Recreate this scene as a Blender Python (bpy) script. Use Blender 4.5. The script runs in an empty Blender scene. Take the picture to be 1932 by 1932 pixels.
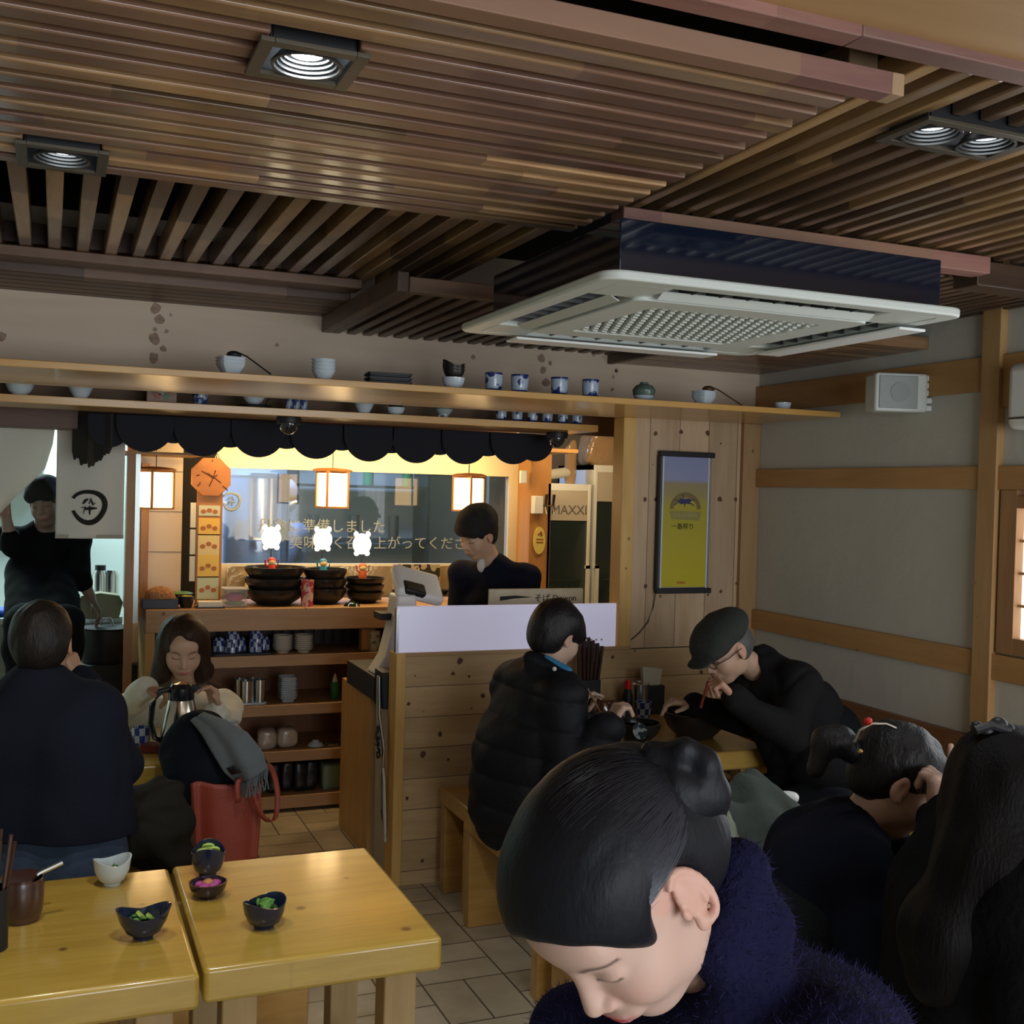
import bpy, math, random
import numpy as np
from mathutils import Vector, Matrix
random.seed(7); rng = np.random.RandomState(5)
SC = bpy.context.scene; COL = SC.collection
# ---------------- camera, world, lights, exposure ----------------
FPX, EYE = 2100.0, 1.70
def _n(v): return v / np.linalg.norm(v)
_y = _n(np.array([100 - 966., 905 - 966., FPX])); _x = np.array([6058 - 966., 1064 - 966., FPX]); _x = _n(_x - _y * (_x @ _y))
RW = np.stack([_x, _y, np.cross(_x, _y)])
CP = np.array([0, 0, EYE])
def at(u, v, x=None, y=None, z=None, d=None):
    """world point seen at a pixel of the photograph, on the plane x=, y= or z=, or at depth d"""
    r = RW @ np.array([u - 966., v - 966., FPX])
    if d is not None: t = d / FPX
    elif x is not None: t = (x - CP[0]) / r[0]
    elif y is not None: t = (y - CP[1]) / r[1]
    else: t = (z - CP[2]) / r[2]
    return Vector(CP + t * r)
cd = bpy.data.cameras.new('camera'); cam = bpy.data.objects.new('camera', cd); COL.objects.link(cam)
cam.matrix_world = Matrix([[RW[i][0], -RW[i][1], -RW[i][2], CP[i]] for i in range(3)] + [[0, 0, 0, 1]])
cd.sensor_width = 36; cd.lens = FPX / 1932 * 36; cd.clip_start = .05; cd.clip_end = 60
SC.camera = cam
SC.view_settings.view_transform = 'Standard'; SC.view_settings.look = 'None'
SC.view_settings.exposure = EXPO = 0.0; SC.view_settings.gamma = 1
wd = bpy.data.worlds.new('world'); SC.world = wd; wd.use_nodes = True
wd.node_tree.nodes['Background'].inputs[0].default_value = (.55, .68, 1, 1)
wd.node_tree.nodes['Background'].inputs[1].default_value = .12
SC.cycles.max_bounces = 6; SC.cycles.diffuse_bounces = 3; SC.cycles.glossy_bounces = 3; SC.cycles.transmission_bounces = 4
SC.cycles.transparent_max_bounces = 6; SC.cycles.sample_clamp_indirect = 3; SC.cycles.caustics_reflective = False; SC.cycles.caustics_refractive = False
SC.cycles.use_denoising = True
def area(name, loc, tgt, sx, sy, power, col, spread=180):
    l = bpy.data.lights.new(name, 'AREA'); l.shape = 'RECTANGLE'; l.size = sx; l.size_y = sy; l.energy = power; l.color = col; l.spread = math.radians(spread)
    o = bpy.data.objects.new(name, l); COL.objects.link(o); o.location = loc
    o.rotation_euler = (Vector(tgt) - Vector(loc)).to_track_quat('-Z', 'Y').to_euler(); return o
def spot(name, loc, tgt, power, col, ang, r=.03, blend=.6):
    l = bpy.data.lights.new(name, 'SPOT'); l.energy = power; l.color = col; l.spot_size = math.radians(ang); l.spot_blend = blend; l.shadow_soft_size = r
    o = bpy.data.objects.new(name, l); COL.objects.link(o); o.location = loc
    o.rotation_euler = (Vector(tgt) - Vector(loc)).to_track_quat('-Z', 'Y').to_euler(); return o
area('daylight_front_window', (1.6, -2.35, 1.45), (1.6, 3, 1.35), 3.2, 1.7, 128, (.86, .92, 1))
area('daylight_side_window', (3.12, 2.05, 1.45), (1.0, 2.2, 1.2), 1.5, .9, 9, (.72, .84, 1))
area('kitchen_strip_light', (-.75, 7.75, 2.45), (-.75, 8.0, 0), 1.4, .5, 110, (.74, 1, 1))
area('glass_kitchen_light', (1.3, 7.2, 2.45), (1.25, 7.5, 0), 1.3, .6, 80, (.40, .58, 1))
area('counter_strip_light', (1.65, 6.18, 1.925), (1.65, 6.5, 1.72), 1.75, .07, 20, (1, .70, .30))
area('awning_strip_light', (1.1, 5.72, 1.93), (1.15, 6.2, 1.2), 1.7, .08, 17, (1, .66, .28))
area('fridge_side_light', (2.75, 5.6, 2.25), (2.6, 6.2, 1.2), .5, .3, 9, (1, .72, .4))

# ---------------- helpers: meshes ----------------
class MB:
    def __init__(s): s.v = []; s.f = []
    def add(s, vs, fs):
        k = len(s.v); s.v += [tuple(v) for v in vs]; s.f += [tuple(i + k for i in f) for f in fs]; return s
    def box(s, lo, hi, R=None, o=None):
        x0, y0, z0 = lo; x1, y1, z1 = hi
        vs = [Vector(p) for p in [(x0,y0,z0),(x1,y0,z0),(x1,y1,z0),(x0,y1,z0),(x0,y0,z1),(x1,y0,z1),(x1,y1,z1),(x0,y1,z1)]]
        if R is not None:
            o = Vector(o or (0,0,0)); vs = [R @ (v - o) + o for v in vs]
        return s.add(vs, [(0,3,2,1),(4,5,6,7),(0,1,5,4),(1,2,6,5),(2,3,7,6),(3,0,4,7)])
    def cyl(s, a, b, r0, r1=None, n=16, cap=True):
        r1 = r0 if r1 is None else r1; a = Vector(a); b = Vector(b); q = (b - a).to_track_quat('Z', 'Y')
        vs = []
        for p, r in ((a, r0), (b, r1)):
            for i in range(n):
                t = 2 * math.pi * i / n; vs.append(p + q @ Vector((r * math.cos(t), r * math.sin(t), 0)))
        fs = [(i, (i + 1) % n, n + (i + 1) % n, n + i) for i in range(n)]
        if cap: fs += [tuple(range(n))[::-1], tuple(range(n, 2 * n))]
        return s.add(vs, fs)
    def lathe(s, prof, c=(0,0,0), n=24, sx=1, sy=1, fn=None):
        """prof [(r,z)..]; fn(angle, r, z)->(r,z) bends it"""
        vs = []
        for r, z in prof:
            for i in range(n):
                t = 2 * math.pi * i / n; rr, zz = fn(t, r, z) if fn else (r, z)
                vs.append((c[0] + rr * math.cos(t) * sx, c[1] + rr * math.sin(t) * sy, c[2] + zz))
        m = len(prof)
        fs = [(j * n + i, j * n + (i + 1) % n, (j + 1) * n + (i + 1) % n, (j + 1) * n + i) for j in range(m - 1) for i in range(n)]
        shut = prof[0] == prof[-1]
        if prof[0][0] > 0 and not shut: fs.append(tuple(range(n))[::-1])
        if prof[-1][0] > 0 and not shut: fs.append(tuple(range((m - 1) * n, m * n)))
        return s.add(vs, fs)
    def tube(s, pts, r, n=8):
        pts = [Vector(p) for p in pts]; rs = r if isinstance(r, (list, tuple)) else [r] * len(pts); vs = []; up = Vector((0, 0, 1)); m = len(pts)
        for k, p in enumerate(pts):
            d = (pts[min(k + 1, m - 1)] - pts[max(k - 1, 0)]).normalized()
            a = d.cross(up if abs(d.z) < .95 else Vector((1, 0, 0))).normalized(); b = d.cross(a)
            for i in range(n):
                t = 2 * math.pi * i / n; vs.append(p + (a * math.cos(t) + b * math.sin(t)) * rs[k])
        fs = [(j * n + i, (j + 1) * n + i, (j + 1) * n + (i + 1) % n, j * n + (i + 1) % n) for j in range(m - 1) for i in range(n)]
        fs += [tuple(range(n)), tuple(range((m - 1) * n, m * n))[::-1]]
        return s.add(vs, fs)
    def sphere(s, c, r, n=16, m=10):
        r = (r, r, r) if not isinstance(r, (tuple, list)) else r; vs = []
        for j in range(m + 1):
            a = math.pi * j / m
            for i in range(n):
                t = 2 * math.pi * i / n; vs.append((c[0] + r[0] * math.sin(a) * math.cos(t), c[1] + r[1] * math.sin(a) * math.sin(t), c[2] - r[2] * math.cos(a)))
        return s.add(vs, [(j * n + i, j * n + (i + 1) % n, (j + 1) * n + (i + 1) % n, (j + 1) * n + i) for j in range(m) for i in range(n)])
    def prism(s, poly, d0, d1, plane='xz'):
        """2-D outline extruded from d0 to d1 along the missing axis"""
        P = {'xz': lambda a, b, d: (a, d, b), 'xy': lambda a, b, d: (a, b, d), 'yz': lambda a, b, d: (d, a, b)}[plane]; n = len(poly)
        vs = [P(a, b, d0) for a, b in poly] + [P(a, b, d1) for a, b in poly]
        return s.add(vs, [tuple(range(n)), tuple(range(n, 2 * n))[::-1]] + [(i, n + i, n + (i + 1) % n, (i + 1) % n) for i in range(n)])
    def sheet(s, fn, nu, nv, th=0):
        g = [[Vector(fn(i / nu, j / nv)) for i in range(nu + 1)] for j in range(nv + 1)]
        vs = [p for row in g for p in row]; w = nu + 1
        return s.add(vs, [(j * w + i, j * w + i + 1, (j + 1) * w + i + 1, (j + 1) * w + i) for j in range(nv) for i in range(nu)])
    def build(s, name, mat, parent=None, bev=0, seg=2, sub=0, ang=35, solid=0, merge=False):
        me = bpy.data.meshes.new(name); me.from_pydata(s.v, [], s.f)
        if merge or True:
            import bmesh
            bm = bmesh.new(); bm.from_mesh(me)
            if merge: bmesh.ops.remove_doubles(bm, verts=bm.verts, dist=1e-5)
            bmesh.ops.recalc_face_normals(bm, faces=bm.faces); bm.to_mesh(me); bm.free()
        me.polygons.foreach_set('use_smooth', [True] * len(me.polygons)); me.set_sharp_from_angle(angle=math.radians(ang))
        o = bpy.data.objects.new(name, me); COL.objects.link(o)
        if mat: me.materials.append(mat)
        if parent is not None: o.parent = parent
        if solid:
            md = o.modifiers.new('solid', 'SOLIDIFY'); md.thickness = solid; md.offset = 0
        if bev:
            md = o.modifiers.new('bevel', 'BEVEL'); md.width = bev; md.segments = seg; md.limit_method = 'ANGLE'; md.angle_limit = math.radians(40); md.harden_normals = False
        if sub:
            md = o.modifiers.new('sub', 'SUBSURF'); md.levels = sub; md.render_levels = sub
        return o
def tag(o, label, cat, group=None, kind=None):
    o['label'] = label; o['category'] = cat
    if group: o['group'] = group
    if kind: o['kind'] = kind
    return o
def thing(name, label, cat, loc=(0,0,0), rz=0, group=None):
    o = bpy.data.objects.new(name, None); COL.objects.link(o); o.location = loc; o.rotation_euler = (0, 0, rz); o.empty_display_size = .05
    return tag(o, label, cat, group)
def struct(name, mb, mat, label=None, cat=None, **k):
    o = mb.build(name, mat, **k); o['kind'] = 'structure'; tag(o, label or name.replace('_', ' '), cat or name.split('_')[0]); return o
def dup(root, loc, rz=0, label=None, group=None, scale=None):
    def cp(o, par):
        c = o.copy(); COL.objects.link(c)
        if par is not None: c.parent = par
        for ch in o.children: cp(ch, c)
        return c
    r = cp(root, None); r.location = loc; r.rotation_euler = (0, 0, rz)
    if label: r['label'] = label
    if group: r['group'] = group
    if scale: r.scale = (scale,) * 3 if not isinstance(scale, tuple) else scale
    return r
def text(name, body, mat, loc, size, rot, parent=None, depth=.0008, align='CENTER', width=None):
    cu = bpy.data.curves.new(name, 'FONT'); cu.body = body; cu.size = size; cu.extrude = depth; cu.align_x = align; cu.align_y = 'CENTER'; cu.resolution_u = 3
    t = bpy.data.objects.new(name + '_outline', cu); COL.objects.link(t); bpy.context.view_layer.update()
    me = bpy.data.meshes.new_from_object(t.evaluated_get(bpy.context.evaluated_depsgraph_get())); bpy.data.objects.remove(t)
    o = bpy.data.objects.new(name, me); COL.objects.link(o); me.materials.clear(); me.materials.append(mat); o.location = loc; o.rotation_euler = rot
    if parent is not None: o.parent = parent
    return o

# ---------------- helpers: materials ----------------
def mat(name, col, rough=.5, metal=0, emit=None, es=0, bump=0, bscale=60, alpha=1, trans=0, coat=0, var=0, vscale=4, spec=.5, sheen=0, bstretch=None, ior=1.45, sss=0):
    m = bpy.data.materials.new(name); m.use_nodes = True; nt = m.node_tree; b = nt.nodes['Principled BSDF']; I = b.inputs
    I['Base Color'].default_value = (*col, 1); I['Roughness'].default_value = rough; I['Metallic'].default_value = metal; I['Alpha'].default_value = alpha
    I['Transmission Weight'].default_value = trans; I['Coat Weight'].default_value = coat; I['Specular IOR Level'].default_value = spec; I['Sheen Weight'].default_value = sheen; I['IOR'].default_value = ior
    if sss: I['Subsurface Weight'].default_value = sss; I['Subsurface Radius'].default_value = (.012, .004, .002); I['Subsurface Scale'].default_value = 1
    if emit: I['Emission Color'].default_value = (*emit, 1); I['Emission Strength'].default_value = es
    if bump or var:
        tc = nt.nodes.new('ShaderNodeTexCoord'); mp = nt.nodes.new('ShaderNodeMapping'); nt.links.new(tc.outputs['Object'], mp.inputs[0])
        if bstretch: mp.inputs['Scale'].default_value = bstretch
        n = nt.nodes.new('ShaderNodeTexNoise'); n.inputs['Scale'].default_value = bscale; n.inputs['Detail'].default_value = 4; nt.links.new(mp.outputs[0], n.inputs['Vector'])
        if bump:
            bp = nt.nodes.new('ShaderNodeBump'); bp.inputs['Strength'].default_value = bump; bp.inputs['Distance'].default_value = .01
            nt.links.new(n.outputs['Fac'], bp.inputs['Height']); nt.links.new(bp.outputs[0], I['Normal'])
        if var:
            n2 = nt.nodes.new('ShaderNodeTexNoise'); n2.inputs['Scale'].default_value = vscale; n2.inputs['Detail'].default_value = 5; nt.links.new(mp.outputs[0], n2.inputs['Vector'])
            r = nt.nodes.new('ShaderNodeMapRange'); r.inputs[1].default_value = .3; r.inputs[2].default_value = .7; r.inputs[3].default_value = 1 - var; r.inputs[4].default_value = 1 + var
            nt.links.new(n2.outputs['Fac'], r.inputs[0]); mx = nt.nodes.new('ShaderNodeVectorMath'); mx.operation = 'SCALE'; mx.inputs[0].default_value = col
            nt.links.new(r.outputs[0], mx.inputs['Scale']); nt.links.new(mx.outputs[0], I['Base Color'])
    return m
def math_(nt, op, a, b=None):
    n = nt.nodes.new('ShaderNodeMath'); n.operation = op
    for i, q in enumerate((a, b)):
        if q is None: continue
        if isinstance(q, (int, float)): n.inputs[i].default_value = q
        else: nt.links.new(q, n.inputs[i])
    return n.outputs[0]
def wood(name, c1, c2, axis='X', rough=.45, knots=0, kscale=2.2, plane='xz', vary=0, seg=0, planks=0, paxis='Z', knotc=(.10, .035, .012), grain=1, coat=0, bump=.15, spec=.5, colvar=None, poff=0):
    m = bpy.data.materials.new(name); m.use_nodes = True; nt = m.node_tree; b = nt.nodes['Principled BSDF']; N = nt.nodes.new; L = nt.links.new
    tc = N('ShaderNodeTexCoord'); sp = N('ShaderNodeSeparateXYZ'); L(tc.outputs['Object'], sp.inputs[0]); oi = N('ShaderNodeObjectInfo')
    off = math_(nt, 'MULTIPLY', oi.outputs['Random'], 37.0)
    S = {'X': (1, 9, 9), 'Y': (9, 1, 9), 'Z': (9, 9, 1)}[axis]
    pk = None; comb = N('ShaderNodeCombineXYZ')
    for i in range(3):
        q = math_(nt, 'MULTIPLY', sp.outputs[i], S[i] * grain); L(math_(nt, 'ADD', q, off), comb.inputs[i])
    vec = comb.outputs[0]
    if planks:
        pz = math_(nt, 'DIVIDE', math_(nt, 'ADD', sp.outputs['XYZ'.index(paxis)], poff), planks); pk = math_(nt, 'FLOOR', pz)
        wn = N('ShaderNodeTexWhiteNoise'); wn.noise_dimensions = '1D'; L(pk, wn.inputs['W'])
        ad = N('ShaderNodeVectorMath'); ad.operation = 'ADD'; sc = N('ShaderNodeVectorMath'); sc.operation = 'SCALE'; sc.inputs['Scale'].default_value = 30; L(wn.outputs['Color'], sc.inputs[0])
        L(vec, ad.inputs[0]); L(sc.outputs[0], ad.inputs[1]); vec = ad.outputs[0]
    n1 = N('ShaderNodeTexNoise'); n1.inputs['Scale'].default_value = 1.3; n1.inputs['Detail'].default_value = 5; n1.inputs['Distortion'].default_value = .8; L(vec, n1.inputs['Vector'])
    n2 = N('ShaderNodeTexNoise'); n2.inputs['Scale'].default_value = 9; n2.inputs['Detail'].default_value = 3; L(vec, n2.inputs['Vector'])
    f = math_(nt, 'ADD', math_(nt, 'MULTIPLY', n1.outputs['Fac'], .72), math_(nt, 'MULTIPLY', n2.outputs['Fac'], .28))
    cr = N('ShaderNodeValToRGB'); cr.color_ramp.elements[0].position = .33; cr.color_ramp.elements[0].color = (*c2, 1); cr.color_ramp.elements[1].position = .62; cr.color_ramp.elements[1].color = (*c1, 1)
    L(f, cr.inputs[0]); col = cr.outputs[0]
    def scale(col, fac):
        v = N('ShaderNodeVectorMath'); v.operation = 'SCALE'; L(col, v.inputs[0]); L(fac, v.inputs['Scale']); return v.outputs[0]
    def mrange(x, a, b_):
        r = N('ShaderNodeMapRange'); r.inputs[3].default_value = a; r.inputs[4].default_value = b_; L(x, r.inputs[0]); return r.outputs[0]
    if vary: col = scale(col, mrange(oi.outputs['Random'], 1 - vary, 1 + vary))
    if planks:
        col = scale(col, mrange(wn.outputs['Value'], .85, 1.12)); jn = math_(nt, 'LESS_THAN', math_(nt, 'SUBTRACT', pz, pk), .0028 / planks)
        jm = N('ShaderNodeMix'); jm.data_type = 'RGBA'; L(jn, jm.inputs['Factor']); L(col, jm.inputs[6]); jm.inputs[7].default_value = (.07, .035, .015, 1); col = jm.outputs[2]
    if seg:
        sg = math_(nt, 'FLOOR', math_(nt, 'ADD', math_(nt, 'DIVIDE', sp.outputs['XYZ'.index(axis)], seg), off))
        w2 = N('ShaderNodeTexWhiteNoise'); w2.noise_dimensions = '2D'; c2v = N('ShaderNodeCombineXYZ'); L(sg, c2v.inputs[0]); L(off, c2v.inputs[1]); L(c2v.outputs[0], w2.inputs['Vector'])
        col = scale(col, mrange(w2.outputs['Value'], .5, 1.4))
        if colvar:
            mx = N('ShaderNodeMix'); mx.data_type = 'RGBA'; s2 = N('ShaderNodeSeparateColor'); L(w2.outputs['Color'], s2.inputs[0])
            gt = math_(nt, 'MULTIPLY', math_(nt, 'GREATER_THAN', s2.outputs[1], .55), .75); L(gt, mx.inputs['Factor']); L(col, mx.inputs[6]); mx.inputs[7].default_value = (*colvar, 1); col = mx.outputs[2]
    if knots:
        kv = N('ShaderNodeCombineXYZ'); a, b_ = plane.upper()
        ax = math_(nt, 'MULTIPLY', sp.outputs['XYZ'.index(a)], kscale); bx = math_(nt, 'MULTIPLY', sp.outputs['XYZ'.index(b_)], kscale)
        L(math_(nt, 'ADD', ax, off), kv.inputs[0]); L(bx, kv.inputs[1])
        vo = N('ShaderNodeTexVoronoi'); vo.voronoi_dimensions = '2D'; vo.inputs['Scale'].default_value = 1; L(kv.outputs[0], vo.inputs['Vector'])
        s3 = N('ShaderNodeSeparateColor'); L(vo.outputs['Color'], s3.inputs[0])
        rad = math_(nt, 'MULTIPLY', math_(nt, 'SUBTRACT', s3.outputs[0], 1 - knots), .11)
        k = N('ShaderNodeMapRange'); k.interpolation_type = 'SMOOTHSTEP'; L(math_(nt, 'SUBTRACT', rad, vo.outputs['Distance']), k.inputs[0]); k.inputs[1].default_value = -.03; k.inputs[2].default_value = .03
        mx = N('ShaderNodeMix'); mx.data_type = 'RGBA'; L(math_(nt, 'MULTIPLY', k.outputs[0], .9), mx.inputs['Factor']); L(col, mx.inputs[6]); mx.inputs[7].default_value = (*knotc, 1); col = mx.outputs[2]
    L(col, b.inputs['Base Color']); b.inputs['Roughness'].default_value = rough; b.inputs['Coat Weight'].default_value = coat; b.inputs['Coat Roughness'].default_value = .12; b.inputs['Specular IOR Level'].default_value = spec
    bp = N('ShaderNodeBump'); bp.inputs['Strength'].default_value = bump; bp.inputs['Distance'].default_value = .003; L(f, bp.inputs['Height']); L(bp.outputs[0], b.inputs['Normal'])
    return m
PINE = (.52, .33, .15); PINED = (.40, .235, .09)
M = dict(
 pine=wood('pine wood', PINE, PINED, 'X', .5, .25, 2.6),
 pineplank=wood('pine cladding boards', (.56, .385, .19), (.45, .285, .125), 'X', .55, .3, 5.0, 'xz', planks=.1325, paxis='Z', poff=.075),
 pinewall=wood('upright pine wall panel', (.56, .40, .245), (.44, .295, .165), 'Z', .55, .15, 6.5, 'xz', grain=.8, planks=.16, paxis='X'),
 header=wood('pale plywood header', (.74, .59, .44), (.64, .50, .35), 'X', .6, .3, 4.2, 'xz', grain=.4, knotc=(.20, .11, .07)),
 postz=wood('pine post', (.50, .31, .13), (.40, .22, .08), 'Z', .5, .45, 8, 'yz'),
 postx=wood('pine post by counter', (.72, .46, .14), (.60, .34, .09), 'Z', .45, .45, 8, 'xz'),  # yellow light on the counter post is put into this colour
 rail=wood('pine wall rail', (.50, .28, .10), (.40, .21, .07), 'Y', .5, .5, 5, 'yz'),
 shelf=wood('lacquered shelf board', (.66, .38, .11), (.56, .29, .07), 'X', .3, .1, 3, 'xy', coat=.4),  # orange of warm light from below is put into the board colour
 shelfedge=wood('counter front board', (.46, .28, .14), (.36, .20, .09), 'X', .5, .4, 4, 'xz'),
 table=wood('varnished pine table top', (.56, .375, .07), (.42, .26, .038), 'X', .28, .6, 5, 'xy', coat=.5, knotc=(.13, .05, .015)),
 tableleg=wood('pale pine leg', (.48, .33, .15), (.38, .25, .10), 'Z', .55, .3, 6, 'xz'),
 bench=wood('varnished bench wood', (.48, .27, .07), (.36, .18, .04), 'X', .35, .4, 7, 'xy', coat=.3),
 slatx=wood('red-brown ceiling slat', (.42, .25, .12), (.20, .105, .055), 'X', .30, vary=.28, seg=.55, colvar=(.17, .085, .062), coat=.3),
 slaty=wood('brown ceiling batten', (.42, .26, .115), (.22, .13, .06), 'Y', .28, vary=.3, seg=.6, colvar=(.13, .08, .055), coat=.5),  # golden tone stands in for warm light on the batten undersides
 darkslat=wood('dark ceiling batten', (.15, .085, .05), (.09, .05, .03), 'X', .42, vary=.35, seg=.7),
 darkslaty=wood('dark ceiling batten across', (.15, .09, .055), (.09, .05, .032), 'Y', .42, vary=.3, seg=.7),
 beam=wood('purple-brown ceiling beam', (.25, .125, .095), (.19, .085, .07), 'X', .5, seg=.45, colvar=(.30, .17, .10), grain=1.6),
 ply=wood('tan plywood ceiling', (.50, .30, .13), (.42, .24, .095), 'X', .5, .1, 2, 'xy', grain=.35),
 brown=wood('dark brown wainscot board', (.27, .12, .05), (.20, .085, .035), 'Y', .45),
 cabinet=wood('orange pine cabinet side', (.52, .30, .10), (.43, .225, .065), 'Z', .5, .05, 4, 'yz'),
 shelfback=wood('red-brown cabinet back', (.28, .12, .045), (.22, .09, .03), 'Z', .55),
 black=mat('black', (.012, .012, .014), .5), ink=mat('black ink', (.01, .012, .01), .8), voidshade=mat('dark void', (.006, .005, .005), .9),  # last one: near-black standing in for the shade in voids and gaps
 plaster=mat('grey white plaster', (.56, .555, .49), .85, bump=.25, bscale=16, var=.04, vscale=2),
 white=mat('white plastic', (.82, .84, .82), .35), acwhite=mat('off white painted plastic', (.66, .71, .66), .42),
 porcelain=mat('white porcelain', (.62, .70, .74), .18, coat=.4), bluewhite=None,
 blackceramic=mat('black glazed ceramic', (.022, .019, .017), .28, bump=.1, bscale=25), navyceramic=mat('navy blue glazed ceramic', (.012, .02, .05), .2, coat=.4),
 steel=mat('brushed steel', (.62, .64, .64), .25, 1), darksteel=mat('dark metal', (.10, .10, .10), .4, .8),
 greymetal=mat('bronze grey frame', (.10, .085, .06), .4, .4), navybox=mat('dark blue black glossy panel', (.006, .010, .022), .07, coat=.3),
 glass=mat('clear glass', (.8, .9, .9), .02, alpha=.14, spec=.8), red=mat('red plastic', (.6, .02, .01), .4), green=mat('green plastic', (.03, .25, .10), .4),
 acrylic=mat('frosted white acrylic panel', (.62, .61, .74), .32, emit=(.66, .64, .86), es=.34),  # faint emission stands in for light showing in the panel
 paper=mat('lit lantern paper', (1, .9, .7), .8, emit=(1, .66, .30), es=9),
 lanternwood=mat('orange lantern wood', (.42, .18, .05), .5), cream=mat('cream cloth', (.66, .65, .57), .9, bump=.2, bscale=200),
 awning=mat('dark navy cloth', (.010, .011, .018), .85, bump=.3, bscale=120),
 tile=mat('beige wall tile', (.58, .48, .36), .35), green_veg=mat('green leaf', (.10, .26, .05), .5, var=.4, vscale=40), lime=mat('pale green slice', (.42, .60, .13), .5), pink=mat('pink pickles', (.45, .08, .30), .5, var=.3, vscale=60),
)
def checker(name, a, b, sc, rough=.25, seed=0):
    m = mat(name, a, rough, coat=.4); nt = m.node_tree; tc = nt.nodes.new('ShaderNodeTexCoord'); sp = nt.nodes.new('ShaderNodeSeparateXYZ'); nt.links.new(tc.outputs['Object'], sp.inputs[0])
    an = math_(nt, 'ARCTAN2', sp.outputs[1], sp.outputs[0]); cv = nt.nodes.new('ShaderNodeCombineXYZ'); nt.links.new(math_(nt, 'MULTIPLY', an, sc[0] / math.pi), cv.inputs[0]); nt.links.new(math_(nt, 'MULTIPLY', sp.outputs[2], sc[1]), cv.inputs[1])
    cv.inputs[2].default_value = .5; ck = nt.nodes.new('ShaderNodeTexChecker'); ck.inputs['Scale'].default_value = 1; ck.inputs[1].default_value = (*a, 1); ck.inputs[2].default_value = (*b, 1); nt.links.new(cv.outputs[0], ck.inputs[0])
    nt.links.new(ck.outputs[0], nt.nodes['Principled BSDF'].inputs['Base Color']); return m
def speckle(name, a, b, scale, thr=.52, rough=.25, band=None):
    """a with blots of b; band = object-z levels between which the blots stay"""
    m = mat(name, a, rough, coat=.4); nt = m.node_tree; tc = nt.nodes.new('ShaderNodeTexCoord'); n = nt.nodes.new('ShaderNodeTexNoise'); n.inputs['Scale'].default_value = scale; nt.links.new(tc.outputs['Object'], n.inputs['Vector'])
    g = math_(nt, 'GREATER_THAN', n.outputs['Fac'], thr)
    if band:
        sp = nt.nodes.new('ShaderNodeSeparateXYZ'); nt.links.new(tc.outputs['Object'], sp.inputs[0])
        out = math_(nt, 'ADD', math_(nt, 'LESS_THAN', sp.outputs[2], band[0]), math_(nt, 'GREATER_THAN', sp.outputs[2], band[1])); g = math_(nt, 'MAXIMUM', g, out)
    mx = nt.nodes.new('ShaderNodeMix'); mx.data_type = 'RGBA'; nt.links.new(g, mx.inputs['Factor']); mx.inputs[6].default_value = (*a, 1); mx.inputs[7].default_value = (*b, 1)
    nt.links.new(mx.outputs[2], nt.nodes['Principled BSDF'].inputs['Base Color']); return m
M['cup'] = speckle('blue and white glazed cup', (.42, .50, .60), (.012, .03, .15), 30, .56, band=(.012, .066))
M['check'] = checker('blue and white checked glaze', (.42, .48, .56), (.015, .04, .22), (5, 36))
M['redcan'] = speckle('red and white printed paper', (.62, .40, .34), (.42, .05, .06), 28, .5)
M['leafprint'] = speckle('black leaf pattern on buff', (.42, .37, .27), (.03, .03, .02), 17, .53, rough=.6)
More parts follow.
